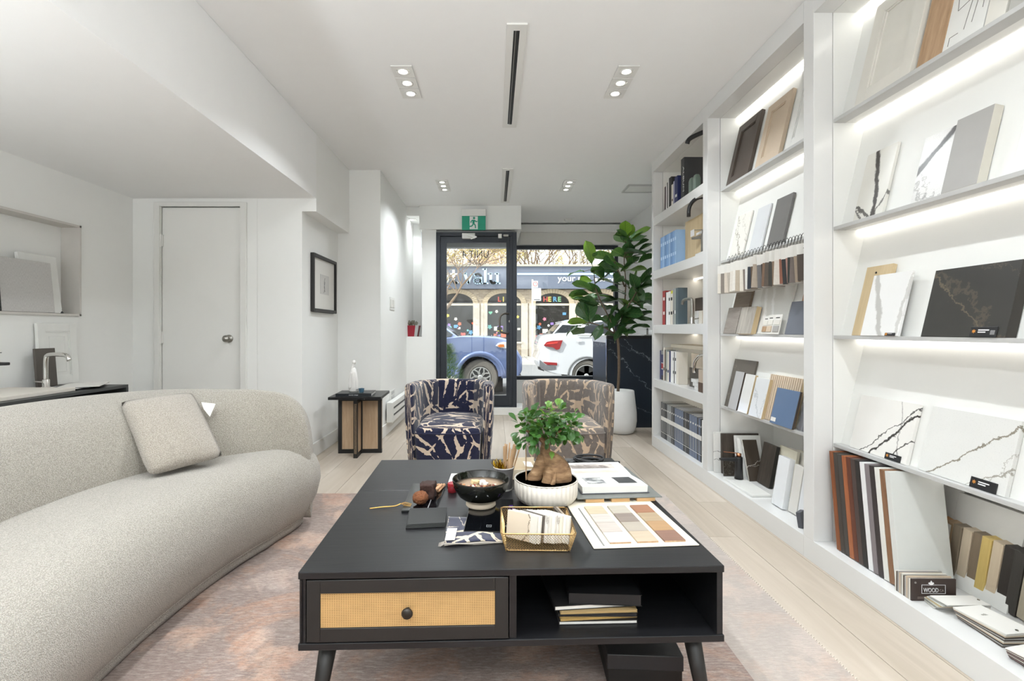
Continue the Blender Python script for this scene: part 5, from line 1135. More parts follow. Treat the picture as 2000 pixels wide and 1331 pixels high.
cm = [marble('chip veined', (206, 192, 172), (92, 78, 66), [(.8, .6, .05, .003, .06, 3.7, .9), (.9, -.3, .035, .002, .06, 8.1, .9)]), mat('chip white', (226, 222, 212), .3), mat('chip grey white', (212, 208, 198), .3), mat('chip dark', (96, 88, 80), .4), mat('chip cream', (218, 210, 194), .35), marble('chip pale vein', (222, 218, 210), (150, 144, 136), [(.8, .6, .05, .006, .08, 1.7, .7)])]
random.seed(2)
for k in range(12):
    x = -.05+k*.0102; m_ = cm[0] if k == 0 else cm[[1, 2, 1, 3, 5, 2, 1, 5, 4, 1, 2][k-1]]
    if k == 3: pass
    M = g.matrix_basis.copy(); M = Matrix.Translation(g.location) @ Euler((0, 0, R(-1))).to_matrix().to_4x4() @ Matrix.Translation((x, -.016+random.uniform(-.005, .005), .0445)) @ Matrix.Rotation(R(-38 if k else -30), 4, 'Z') @ Matrix.Rotation(R(-8), 4, 'X') 
    o = MB().box(-.038, .038, -.0042, .0042, -.038, .038).build('tile_chip', m_, None, bevel=.001, M=M @ Matrix.Rotation(R(0), 4, 'Y')); tag(o, '%s tile chip, %s from the left in the gold wire basket' % (['dark veined beige', 'white', 'grey white', 'white', 'dark', 'pale veined', 'grey white', 'white', 'pale veined', 'cream', 'white', 'grey white'][k], ordn[k]), 'tile chip', 'tile chips in the wire basket')
for k in range(2):
    M = Matrix.Translation((g.location.x+.078+k*.008, g.location.y+.02, TT+.036)) @ Matrix.Rotation(R(-78), 4, 'Z') @ Matrix.Rotation(R(12), 4, 'X')
    tag(MB().box(-.05, .05, -.003, .003, -.03, .036).build('tile_chip', [cm[3], mat('chip taupe', (150, 136, 120), .5)][k], None, bevel=.001, M=M), '%s chip standing at the right end of the wire basket' % ['dark grey', 'taupe'][k], 'tile chip')
# sample boards and open catalogue
def quad_plate(mb, pts, z0, z1): return mb.plate([(p.x, p.y) for p in pts], z0, z1)
bdp = [G(1160, 1074, TZ), G(1366, 1067, TZ), G(1240, 938, TZ), G(1110, 940, TZ)]
x_ax = (bdp[1]-bdp[0]).normalized(); ang = math.atan2(x_ax.y, x_ax.x)
g = thing('sample_board', 'cream board with three columns of mounted wood finish chips', 'sample board', (bdp[0].x, bdp[0].y, TT), ang)
bw = (bdp[1]-bdp[0]).length
MB().box(0, bw, 0, .55, 0, .003).build('board', CREAM, g, bevel=.0008); MB().box(-.001, bw+.001, -.0008, .551, -.0002, .001).build('board_edge', BLK, g)
MB().box(.03, .0345, .012, .3, .003, .0042).build('slot_strip', mat('board slot', (120, 120, 118), .6), g)
ccol = [[(214, 208, 202), (198, 188, 178), (206, 198, 190), (206, 190, 160)], [(196, 178, 154), (178, 168, 154), (146, 132, 122), (190, 182, 166)], [(140, 106, 90), (176, 140, 100), (176, 154, 124), (160, 112, 84)]]
cwid = .062
for c_ in range(3):
    x = .052+c_*(bw-.052-.008)/3*.985
    for r_ in range(4):
        a = ccol[c_][r_]; y = .022+r_*.071
        ch = MB().box(x, x+cwid, y, y+.069, .003, .0085).build('wood_chip', wood('chip %d %d' % (c_, r_), tuple(int(q*.84) for q in a), tuple(min(255, int(q*.95)) for q in a), 1.2, axis=0, bump=.08), g, bevel=.0006)
        MB().box(x+.0003, x+cwid-.0003, y-.0006, y+.001, .0032, .0075).build('oak_edge', woak, ch)
zb2 = TT+.0032
o2 = thing('sample_board', 'second board with oak chips under the open catalogue', 'sample board', (.2915, 1.70, zb2), ang)
MB().box(-.0, .305, 0, .38, .013, .016).build('board', mat('board slate', (106, 108, 104), .5), o2, bevel=.0006)
for k in range(3): MB().box(.03+k*.092, .096+k*.092, .002, .07, .0, .0128).build('oak_chip', wood('chip oak big', (176, 138, 92), (196, 160, 116), 1.2, axis=0), o2, bevel=.0008)
for k in range(3): MB().box(.03+k*.092, .096+k*.092, .28, .34, .0, .0128).build('oak_chip', wood('chip oak big', (176, 138, 92), (196, 160, 116), 1.2, axis=0), o2, bevel=.0008)
cz = zb2+.0165
g = thing('open_catalogue', 'thick open catalogue with black and white stone pictures', 'catalogue', (.318, 1.745, cz), ang)
MB().box(-.004, .245, -.003, .333, 0, .003).build('cover', mat('catalogue cover', (84, 84, 90), .5), g, bevel=.001)
def pages(y0, y1, h0, h1):
    mb = MB(); rings = []
    for i in range(9):
        t_ = i/8; y = y0+(y1-y0)*t_; z = h0+(h1-h0)*math.sin(t_*PI/2)
        rings.append([(0, y, .003), (.238, y, .003), (.238+.002, y, z), (0-.002, y, z)])
    mb.sweep(rings); mb.v = [Vector((q[0], q[1], q[2])) for q in mb.v]; return mb
pages(.165, 0, .014, .026).build('page_block', PAPER, g, auto=40); pages(.166, .33, .014, .022).build('page_block', PAPER, g, auto=40)
def pz(y): 
    t_ = abs(.165-y)/.165; return .014+(.012 if y < .165 else .008)*math.sin(min(1, t_)*PI/2)
def pict(x0, x1, y0, y1, m_, name):
    mb = MB(); rings = []
    for i in range(5):
        y = y0+(y1-y0)*i/4; rings.append([(x0, y, pz(y)+.0002), (x1, y, pz(y)+.0002), (x1, y, pz(y)+.0007), (x0, y, pz(y)+.0007)])
    mb.sweep(rings).build(name, m_, g)
def xyfx(name, base, vein, sc_, th=.5):
    t = NT(name); v = t.coord(); f = t.noise(v, sc_, 6, .7, 1.5); t.set(t.ramp(f, [(th-.06, lin(base)), (th+.06, lin(vein))]), .5); return t.m
pict(.03, .1, .035, .13, xyfx('print pale stone', (110, 112, 114), (208, 208, 206), 14), 'stone_picture'); pict(.145, .215, .035, .13, xyfx('print dark stone', (52, 53, 54), (84, 84, 84), 14, .58), 'stone_picture')
pict(.02, .2, .2, .225, mat('print beige', (206, 190, 176), .5, var=.3, vs=30), 'print_band'); pict(.02, .2, .25, .30, xyfx('print kitchen', (120, 110, 104), (196, 186, 178), 10), 'print_photo')
for k in range(3):
    pt = thing('brochure', '%s brochure of the three peeking out left of the open catalogue' % ['lowest dark', 'middle pale', 'topmost reddish'][k], 'brochure', (.296+.006*k, 1.86, cz+.0002+.0*k), ang+R(6-3*k))
    pt.location = (.262+.004*k, 1.87, TT+.0034*0+.003+.0035*k if False else zb2+.0168-.0165*0+0) ; pt.location.z = TT+.0042+.0
    pt.location = (.235+.0*k, 1.83+.05*k, TT+.0012*k); pt.rotation_euler.z = ang+R(4-3*k)
    MB().box(0, .05, 0, .13, 0, .001).build('sheet', [mat('bro dark', (70, 74, 78), .3), mat('bro pale', (186, 190, 192), .3), mat('bro red', (140, 90, 90), .4)][k], pt)
# black cable bundle
g = thing('power_cable', 'bundled black laptop charger cable behind the catalogue', 'cable', (.42, 2.16, TT))
CB = mat('black cable', (24, 24, 26), .5)
MB().tube(cat([(-.14, .0, .008), (-.1, .02, .012), (-.05, .03, .02), (.0, .02, .02)], 6), .0085, 8).build('cord', CB, g, smooth=True)
for k in range(5):
    a = .25*k; MB().tube(cat([(.0+.05*math.cos(q)*(1+.08*k), -.02+.04*math.sin(q)+.004*k, .012+.004*k+.018*abs(math.sin(q*.5+k))) for q in [2*PI*j/9 for j in range(10)]], 5), .0048, 7).build('cord_loop', CB, g, smooth=True)
for k in range(4): MB().tube(cat([(-.03, -.03+.012*k, .012+.003*k), (.04, -.03+.014*k, .02), (.11+.012*k, -.02+.018*k, .012)], 5), .0055, 7).build('cord', CB, g, smooth=True)
MB().box(-.09, -.02, .0, .035, 0, .024).build('charger_brick', BLKP, g, bevel=.005)
# cup of stirrers
g = thing('paper_cup', 'grey ribbed paper cup holding wooden stirrers and gold tinsel', 'cup', (.037, 1.86, TT))
MB().lathe([(.0, 0), (.031, 0), (.032, .006), (.0375, .083), (.039, .086), (.037, .086), (.035, .07), (0, .07)], 60, wob=lambda a, z: 1+(.012*math.sin(a*30) if .008 < z < .08 else 0)).build('cup_body', mat('cup grey', (110, 108, 108), .7), g, smooth=True)
MB().tube([(.0385*math.cos(2*PI*k/30), .0385*math.sin(2*PI*k/30), .086) for k in range(31)], .0018, 6, cap=False).build('rim', PAPER, g, smooth=True)
MB().lathe([(.0322, .001), (.033, .007), (.031, .007)], 30).build('base_band', PAPER, g)
random.seed(6)
for k in range(16):
    a = random.uniform(-.6, 1.0); b = random.uniform(-.4, .5)
    p = Vector((.012+.018*a, .01*b, .05)); q = p+Vector((.022*a+.012, .025*b, .115+random.uniform(-.015, .012)))
    MB().bar(p, q, .0052, .0012, up=Vector((random.uniform(-.4, .4), 1, 0))).build('wooden_stirrer', wood('stirrer', (176, 140, 104), (204, 170, 132), 2), g)
tn = MB()
for k in range(110):
    a = random.uniform(0, 6.28); r_ = random.uniform(.004, .028); p = Vector((-.014+r_*math.cos(a)*.8, r_*math.sin(a), .075)); q = p+Vector((random.uniform(-.02, .012), random.uniform(-.014, .014), random.uniform(.012, .04)))
    tn.bar(p, q, .0022, .0003, up=Vector((random.random(), random.random(), .1)))
ts = tn.build('gold_tinsel', mat('gold foil tinsel', (206, 174, 60), .2, metal=1), g, fix=False); ts['kind'] = 'stuff'
# cream carton behind the pot
g = thing('carton', 'open cream paper carton behind the ribbed pot', 'carton', (.115, 2.03, TT), R(8)); w_, h_ = .062, .05
MB().box(-w_, w_, -.045, -.042, 0, h_*.8).box(-w_, w_, .042, .045, 0, h_*1.3).box(-w_, -w_+.003, -.042, .042, 0, h_).box(w_-.003, w_, -.042, .042, 0, h_).box(-w_, w_, -.042, .042, 0, .003).build('carton_body', mat('carton cream', (214, 200, 176), .8), g)
MB().cbox((.03, .01, .045), (.04, .03, .002), Euler((.5, .2, .3)).to_matrix()).build('napkin', PAPER, g)
# notepad, coaster and red tin
g = thing('notebook', 'white notebook with a dark spine behind the black bowl', 'notebook', (-.1, 1.955, TT), R(-1)); MB().box(-.08, .1, -.07, .07, 0, .012).build('page_block', PAPER, g, bevel=.002); MB().box(-.083, -.0795, -.071, .071, 0, .0125).build('spine', BLK, g)
g = thing('coaster', 'round grey beige lidded pot on the white notebook behind the bowl', 'container', (-.035, 1.915, TT+.0126)); MB().lathe([(.042, 0), (.05, .004), (.05, .02), (.048, .023), (0, .024)], 36).build('lid', mat('greige ceramic', (180, 170, 160), .6), g, smooth=True, auto=50)
g = thing('candle_tin', 'small dark red tin beside the black bowl', 'tin', (-.157, 1.83, TT)); MB().lathe([(.016, 0), (.0175, .002), (.0175, .022), (.0165, .024)], 24).build('tin_body', mat('tin red', (120, 26, 34), .3), g, smooth=True, auto=40); MB().lathe([(.0182, .024), (.0182, .033), (.016, .035), (0, .035)], 24).build('lid', mat('tin lid', (150, 36, 44), .25), g, smooth=True, auto=40)
# tray with cakes
tp4 = [G(784, 1003, TZ), G(851, 1001, TZ), G(871, 949, TZ), G(806, 949, TZ)]
c_ = sum(tp4, Vector())/4
g = thing('serving_tray', 'narrow glossy black slate tray with cake and cookies', 'tray', (c_.x, c_.y, TT)); quad_plate(MB(), [p-c_ for p in tp4], 0, .008).build('tray_body', BLKG, g, bevel=.001)
MB().bar(tp4[0].lerp(tp4[1], .75)-c_+Vector((0, .01, .0085)), tp4[3].lerp(tp4[2], .75)-c_+Vector((0, -.01, .0085)), .003, .001).build('tray_line', mat('grey tray print', (150, 150, 150), .4), g)
random.seed(9)
bm_ = MB()
def rough(mb, s_, amp, sd=0): 
    mb.v = [p+Vector([mnoise.noise(p*s_+Vector((sd, k*7, 0)))*amp for k in range(3)]) for p in mb.v]; return mb
def denseb(a, b, c, n=7):
    mb = MB(); M_ = [Euler(e).to_matrix() for e in ((0, 0, 0), (PI, 0, 0), (PI/2, 0, 0), (-PI/2, 0, 0), (0, PI/2, 0), (0, -PI/2, 0))]
    for m_ in M_:
        vs = [m_ @ Vector((-1+2*i/n, -1+2*j/n, 1)) for j in range(n+1) for i in range(n+1)]
        mb.add([Vector((p.x*a, p.y*b, p.z*c)) for p in vs], [(j*(n+1)+i, j*(n+1)+i+1, (j+1)*(n+1)+i+1, (j+1)*(n+1)+i) for j in range(n) for i in range(n)])
    return mb
ckp = G(836, 978, TZ)
o = rough(denseb(.026, .025, .026), 60, .005).build('brownie', mat('chocolate cake', (52, 28, 20), .75, var=.6, vs=60, bump=.8, bs=160), None, smooth=True, loc=(ckp.x, ckp.y, TT+.0365)); tag(o, 'dark chocolate brownie cube on the black tray', 'cake')
ckp = G(820, 993, TZ)
mb = MB().ball((0, 0, 0), .027, 44, 26, (1, 1, .8)); mb.v = [p+p.normalized()*(.0035*mnoise.noise(p*170)+.002*mnoise.noise(p*420)) - (Vector((0, 0, .006)) if p.z > .012 and p.xy.length < .008 else Vector((0, 0, 0))) for p in mb.v]
o = mb.build('cookie', mat('crumb coating', (116, 68, 36), .8, var=.5, vs=220, bump=1, bs=300), None, smooth=True, loc=(ckp.x, ckp.y+.014, TT+.0305)); tag(o, 'round crumb coated cookie at the front of the black tray', 'cookie')
for k in range(5):
    p = G(842+k*6, 958+(k % 2)*5, TZ)
    o = MB().tube([(0, -.035, 0), (0, .035, .0)], .0062, 10).build('biscuit_stick', mat('biscuit', (206, 160, 122), .7, var=.1), None, smooth=True, M=Matrix.Translation((p.x-.006, p.y-.02, TT+.0152+.009*(k % 2))) @ Matrix.Rotation(R(-28+k*4), 4, 'Z')); tag(o, 'pale biscuit stick lying behind the brownie, %s from the left' % ordn[k], 'biscuit')
# fork
fk = thing('cake_fork', 'slim gold cake fork resting against the black tray', 'fork', tuple(G(750, 990, TT)))
f0 = G(722, 994, .454)-fk.location; f1 = G(772, 989, .456)-fk.location; f2 = G(783, 984, .462)-fk.location; f3 = G(802, 987, .4605)-fk.location
MB().tube(cat([f0, f0.lerp(f1, .5)+Vector((0, 0, .001)), f1, f2], 5), .0022, 7).build('handle', BRASS, fk, smooth=True)
for k in range(3): MB().tube(cat([f2, f2.lerp(f3, .4)+Vector((0, (k-1)*.012, .001)), f3+Vector((.002, (k-1)*.01, 0))], 5), .0012, 6).build('tine', BRASS, fk, smooth=True)
# black napkins / note pad
np4 = [G(792, 1034, TZ), G(869, 1030, TZ), G(872, 999, TZ), G(798, 1001, TZ)]; c_ = sum(np4, Vector())/4
g = thing('napkin_stack', 'stack of folded black napkins in front of the black tray', 'napkins', (c_.x, c_.y, TT))
for k in range(4):
    quad_plate(MB(), [(p-c_)*(1-.008*k)+Vector((.001*k, 0, 0)) for p in np4], .0+.0034*k, .003+.0034*k).build('napkin', mat('black napkin', (46, 47, 46), .8), g, bevel=.001)
# folded patterned cloth
cl4 = [G(868, 1069, TZ), G(981, 1062, TZ), G(983, 1020, TZ), G(876, 1017, TZ)]; c_ = sum(cl4, Vector())/4
g = thing('folded_cloth', 'folded navy and beige patterned fabric swatch with a white label', 'cloth', (c_.x, c_.y, TT))
CLN = brush('blue grey brushstroke fabric', lin((36, 38, 54)), lin((62, 64, 82)), lin((190, 178, 160)), 2.2)
for k in range(3):
    n = 16; vs = []; uv = []
    for j in range(n+1):
        for i in range(n+1):
            u, v_ = i/n, j/n; p = (cl4[0]-c_).lerp(cl4[1]-c_, u).lerp((cl4[3]-c_).lerp(cl4[2]-c_, u), v_)
            z = .003+.0042*k+.0022*math.sin(u*9+k)*(1-v_)*.8+.0035*math.sin(u*4.2+1)*u*(1-v_)
            p = p*(1+.012*math.sin(v_*9+k*2)); vs.append(Vector((p.x, p.y, max(.0015, z)))); uv.append((p.x*1+k, p.y))
    mb = MB(); N = n+1; fs = [(j*N+i, j*N+i+1, (j+1)*N+i+1, (j+1)*N+i) for j in range(n) for i in range(n)]
    mb.add(vs, fs, uv); o = mb.build('fold', CLN if k == 2 else mat('cloth back', (176, 168, 158), .9), g, smooth=True)
    md = o.modifiers.new('thick', 'SOLIDIFY'); md.thickness = .003; md.offset = -1 if k else 0
lp = [G(869, 1058, .464), G(888, 1057, .464), G(893, 1034, .464), G(874, 1034, .464)]
quad_plate(MB(), [p-c_ for p in lp], .0155, .0163).build('label_patch', PAPER, g)
sw = MB(); 
for k in range(18): sw.bar(cl4[0]-c_+Vector((-.002, .002+k*.0012, .006)), cl4[0]-c_+Vector((-.012-.003*(k % 3), k*.0014-.002, .001)), .0006)
fr = sw.build('frayed_edge', mat('cloth back', (176, 168, 158), .9), g, fix=False); fr['kind'] = 'stuff'
o = tag(rough(MB().ball((0, 0, 0), .012, 12, 8, (1.3, 1, .8)), 120, .006).build('wrapped_candy', mat('violet foil', (96, 60, 150), .25, metal=.7), None, loc=(.055, 1.63, TT+.0105)), 'small candy in violet foil between the bowl and the basket', 'candy')
# ---------------------------------------------------------------- fiddle leaf fig
PX, PY = 1.31, 5.02
g = thing('fiddle_leaf_fig', 'tall fiddle leaf fig in a rounded white planter by the counter', 'plant', (PX, PY, 0))
MB().lathe([(.0, 0), (.1, 0), (.125, .012), (.148, .06), (.158, .13), (.156, .22), (.142, .34), (.132, .435), (.128, .44), (.122, .435), (.122, .39), (0, .385)], 40).build('planter', mat('planter white', (228, 228, 226), .55), g, smooth=True)
MB().lathe([(0, .394), (.08, .392), (.122, .387)], 24).build('soil', mat('dark soil', (38, 28, 22), .95), g)
def fp(px, py, dy=0): return W(px, py, PY+dy)-Vector((PX, PY, 0))
trunkm = mat('fig trunk', (104, 88, 72), .8, var=.3, vs=40, bump=.5, bs=60)
stems = [[fp(1207, 766), fp(1209, 720), fp(1208, 680), fp(1206, 660)], [fp(1206, 660), fp(1199, 645, -.05), fp(1188, 618, -.1), fp(1172, 586, -.12), fp(1163, 560, -.1), fp(1160, 528, -.08)], [fp(1207, 662), fp(1213, 630, .03), fp(1220, 590, .02), fp(1222, 550), fp(1219, 510), fp(1222, 470, .02)], [fp(1214, 620), fp(1232, 590, -.08), fp(1246, 565, -.1)], [fp(1220, 560), fp(1208, 530, -.1), fp(1200, 512, -.1)], [fp(1206, 655), fp(1180, 640, -.12), fp(1152, 630, -.12)]]
SP = []
for k, s_ in enumerate(stems):
    P = cat(s_, 6); m = len(P); r0 = .015 if k == 0 else .009
    MB().tube(P, [r0-(r0*.55 if k else .002)*i/m for i in range(m)], 9).build('stem', trunkm, g, smooth=True); SP += P if k else []
FG = leafmat('fig leaf', (34, 66, 38), (58, 102, 54), vein=(96, 120, 70), rough=.3, tr=.12); FY = leafmat('young fig leaf', (82, 118, 40), (112, 146, 52), vein=(60, 90, 30), rough=.32, tr=.35)
fm_ = [leafmesh(.2, .125, FG, cup=.25, bend=.2, wav=.008, tip=1.5, seed=1), leafmesh(.2, .115, FG, cup=.15, bend=.45, wav=.01, tip=1.5, seed=3), leafmesh(.2, .13, FG, cup=.3, bend=-.1, wav=.008, tip=1.45, seed=5)]; fy_ = leafmesh(.2, .12, FY, cup=.2, bend=.15, wav=.006, tip=1.5, seed=7)
FL = [(1148, 495, 1.0, 1), (1126, 532, .7, 0), (1146, 548, .75, 1), (1178, 508, 1.0, 0), (1166, 540, .9, 0), (1190, 556, .9, 0), (1136, 569, .9, 0), (1133, 590, .8, 1), (1146, 612, 1.0, 0), (1178, 600, 1.0, 0), (1128, 632, .8, 1), (1140, 643, 1.0, 0), (1166, 628, .9, 0), (1172, 650, .75, 0), (1150, 600, .9, 0), (1217, 457, .85, 1), (1213, 478, 1.0, 0), (1240, 478, .9, 0), (1256, 464, .85, 1), (1234, 495, 1.0, 0), (1257, 501, .95, 0), (1262, 512, .7, 0), (1195, 522, 1.0, 0), (1239, 530, 1.0, 1), (1252, 548, .7, 1), (1212, 552, 1.0, 0), (1228, 562, .9, 0), (1256, 566, 1.1, 0), (1262, 590, .9, 0), (1240, 585, 1.0, 0), (1190, 590, 1.1, 0), (1212, 592, .9, 1), (1200, 618, 1.0, 0), (1234, 612, 1.0, 0), (1258, 622, 1.0, 0), (1232, 640, 1.0, 0), (1250, 640, .8, 0), (1210, 652, .8, 0), (1188, 635, .9, 0), (1224, 654, .8, 0), (1246, 604, .9, 0), (1218, 625, .9, 0), (1205, 575, .8, 0), (1264, 540, .8, 0), (1184, 528, .9, 0), (1158, 572, .9, 0), (1208, 500, .8, 0), (1228, 452, .6, 1)]
random.seed(12)
FL += [(a+random.uniform(-12, 12), b+random.uniform(-12, 12), c_*.9, 0) for a, b, c_, d in FL[3:44]]
for k, (px, py, s_, yl) in enumerate(FL):
    tip = fp(px, py, random.uniform(-.14, .10)); best = min(SP, key=lambda q: (q-tip).length+max(0, q.z-tip.z)*.6)
    d = (tip-best); 
    if d.length < .05: d = Vector((random.uniform(-1, 1), random.uniform(-1, .2), .4))
    d.normalize(); c0 = tip-d*.14*s_
    q = (d+Vector((0, -.25, .0))).to_track_quat('Y', 'Z')
    M = Matrix.Translation(c0) @ q.to_matrix().to_4x4() @ Matrix.Rotation(random.uniform(-.9, .9), 4, 'Y') @ Matrix.Rotation(random.uniform(.1, .7), 4, 'X') @ Matrix.Scale(s_*1.3, 4)
    place('leaf', fy_ if yl else fm_[k % 3], g, M=M)
    MB().tube([best, best.lerp(c0, .5)+Vector((0, 0, .008)), c0], .0028, 6).build('leaf_stalk', trunkm, g)
# ---------------------------------------------------------------- reception counter
nm = marble('navy marble', (26, 36, 48), (168, 176, 184), [(.62, .78, .86, .003, .22, 3.6, .9), (.7, .7, .62, .0026, .2, 7.4, .8), (.5, .85, .36, .002, .18, 1.4, .7), (.4, 1, .95, .0015, .2, 9.2, .5)], rough=.3)
g = thing('reception_counter', 'dark navy marble reception counter with white edge strip behind the fig', 'counter', (1.225, 5.28, 0))
MB().box(0, .68, 0, .03, 0, .965).build('front_panel', nm, g); MB().box(.0, .03, .03, .75, 0, .92).build('side_panel', nm, g)
MB().box(-.006, -.0005, -.004, .026, 0, .965).build('edge_strip', CHROME, g)
MB().box(-.006, .68, .03, .76, .92, 1.0).build('counter_top', LAC, g, bevel=.002); MB().box(.0, .68, -.006, .03, .965, 1.0).build('top_edge', BLK, g)
tag(MB().box(1.27, 1.40, 5.42, 5.6, 1.0005, 1.02).build('document_tray', STEEL, None, bevel=.002), 'small silver document tray on the reception counter', 'tray')
mo = thing('monitor', 'thin white monitor seen edge on behind the fig on the counter', 'monitor', (1.75, 5.55, 1.0005)); MB().box(-.1, .08, .0, .02, .06, .34).build('screen', LAC, mo, bevel=.004); MB().box(-.05, .05, -.06, .06, 0, .008).box(-.01, .01, 0, .015, .008, .08).build('stand', STEEL, mo)
# succulent in a red pot
rp = W(806, 657, YF+.16); g = thing('succulent_pot', 'small succulent in a red painted pot on the ledge beside entrance', 'plant', (rp.x-.01, YF+.16, zl+.0005))
s_ = .075; MB().hexa([(-s_, -s_, 0), (s_, -s_, 0), (s_, s_, 0), (-s_, s_, 0), (-s_*1.3, -s_*1.3, .14), (s_*1.3, -s_*1.3, .14), (s_*1.3, s_*1.3, .14), (-s_*1.3, s_*1.3, .14)]).build('pot', mat('pot red', (150, 26, 44), .6, var=.12), g)
MB().hexa([(s_*.55, -s_-.002, 0), (s_+.002, -s_-.002, 0), (s_+.002, -s_+.03, 0), (s_*.55, -s_+.03, 0), (s_*.8, -s_*1.3-.002, .14), (s_*1.3+.002, -s_*1.3-.002, .14), (s_*1.3+.002, -s_*1.3+.03, .14), (s_*.8, -s_*1.3+.03, .14)]).build('grey_slat', mat('pot grey', (176, 176, 174), .7), g)
sm_ = leafmesh(.05, .02, leafmat('succulent leaf', (96, 104, 88), (170, 160, 150), tr=.1), cup=.4, bend=-.2)
random.seed(21)
for k in range(60):
    a = random.uniform(0, 6.28); r_ = random.uniform(0, .085); M = Matrix.Translation((r_*math.cos(a), r_*math.sin(a), .135)) @ Matrix.Rotation(a, 4, 'Z') @ Matrix.Rotation(random.uniform(.5, 1.4), 4, 'X') @ Matrix.Scale(random.uniform(.8, 1.5), 4)
    place('leaf', sm_, g, M=M)
# ---------------------------------------------------------------- left counter and samples
g = thing('wall_desk', 'dark grey desk along the alcove wall behind the sofa', 'desk', (XA+.002, 2.2, 0)); DG = mat('desk graphite', (58, 60, 60), .45)
DZ = .71; dy = 3.13-2.2; dw = .475
MB().box(0, dw, -1.1, dy, DZ-.018, DZ).build('desk_top', DG, g, bevel=.001); MB().box(0, dw, -1.1, dy, DZ-.2, DZ-.182).build('lower_shelf', DG, g)
MB().box(0, dw, dy-.018, dy, 0, DZ-.018).build('end_panel', DG, g); MB().box(0, dw, -1.1, -1.082, 0, DZ-.018).build('end_panel', DG, g); MB().box(.0, .01, -1.08, dy-.02, .2, DZ-.02).build('back_panel', BLK, g)
def dk_(px, py, z=DZ): return G(px, py, z)
tag(MB().box(XA+.03, XA+.42, 2.05, 2.8, DZ+.0005, DZ+.02).build('stone_sample', mat('cream slab', (214, 208, 198), .5), None, bevel=.002), 'long cream slab lying on the dark desk at the left edge', 'sample').modifiers
for k in range(5):
    tag(MB().box(-.1, .1, -.14, .14, 0, .003).build('brochure', [PAPER, mat('bro grey', (150, 150, 148), .5), PAPER, mat('bro charcoal', (80, 80, 80), .5), PAPER][k], None, M=Matrix.Translation((XA+.25+.02*k, 2.92+.012*k, DZ+.001+.0034*k)) @ Matrix.Rotation(R(-8+9*k), 4, 'Z')), '%s loose brochure of the pile at the far end of the dark desk' % ['lowest', 'second', 'middle', 'fourth', 'topmost'][k], 'brochure')
def wallleaner(px0, px1, pyt, z, t_, off, name, label, m_, door=None, lean=.09, L=None):
    """leans on the alcove wall, columns px0..px1 (left edge is nearer the camera)"""
    X = XA+off; Y0 = abs(F*X/(px0-CX)); Y1 = abs(F*X/(px1-CX)); zt = CZ-(pyt-CY)*Y0/F; L = L or (zt-z); w = Y1-Y0
    ex = Vector((0, 1, 0)); ez = Vector((-math.sin(lean), 0, math.cos(lean))); ey = ez.cross(ex)
    M = Matrix((ex, ey, ez)).transposed().to_4x4(); M.translation = Vector((X, Y0, z+.002))
    if not door:
        o = MB().box(0, w, 0, t_, 0, L).build(name, m_, None, bevel=.001, M=M); tag(o, label, 'sample'); return o, w, L
    g = thing(name, label, 'cabinet door', mat=M)
    def rg(a, b, y0, y1, nm_): MB().box(a, b, y0, y1, a, L-a).box(w-b, w-a, y0, y1, a, L-a).box(b, w-b, y0, y1, a, b).box(b, w-b, y0, y1, L-b, L-a).build(nm_, m_, g, bevel=.001)
    rg(0, door, 0, t_, 'frame'); rg(door, door+.008, .003, t_, 'inner_bead'); MB().box(door+.008, w-door-.008, .007, t_, door+.008, L-door-.008).build('centre_panel', m_, g); rg(door+.03, door+.034, .005, .008, 'panel_moulding')
    return g, w, L
wallleaner(80, 155, 632, DZ, .02, .05, 'raised_door_sample', 'white raised panel cabinet door leaning on the alcove wall behind the tap', mwhite, door=.05, lean=.06)
wallleaner(74, 113, 682, DZ, .014, .09, 'slab_sample', 'dark taupe board leaning on the white door behind the tap', mat('dark taupe', (84, 78, 72), .5), lean=.08)
NZ = NZ0+.0145
wallleaner(48, 122, 491, NZ, .02, -.02, 'panel_sample', 'white panel leaning in the wall niche behind the linen board', mwhite, lean=.12)
t = NT('linen board'); v = t.coord(scale=(200, 60, 60)); t.set(t.ramp(t.noise(t.coord(scale=(60, 1, 6)), 12, 3), [(.3, lin((176, 174, 172))), (.7, lin((208, 206, 203)))]), .8)
wallleaner(4, 108, 499, NZ, .016, .0, 'linen_board_sample', 'grey linen textured board standing in the wall niche', t.m, lean=.1)
wallleaner(-60, 3, 510, NZ, .02, .004, 'slab_sample', 'black board cut off by the left edge inside the wall niche', BLK, lean=.06)
tag(MB().lathe([(.016, 0), (.016, .004), (.006, .02), (.008, .025), (0, .026)], 16).build('knob_sample', BLKP, None, smooth=True, loc=(XA-.03, 3.21, NZ)), 'small black knob at the right end of the wall niche', 'knob')
faucet('faucet', 'tall chrome basin tap standing on the dark desk', (-2.70, 2.93, DZ+.0005), R(-15), CHROME, .2, .19, .0125, 'square')
faucet('faucet', 'black tap at the left frame edge on the dark desk', (-2.72, 2.55, DZ+.0205), R(0), BLKP, .19, .17, .012, 'basin')
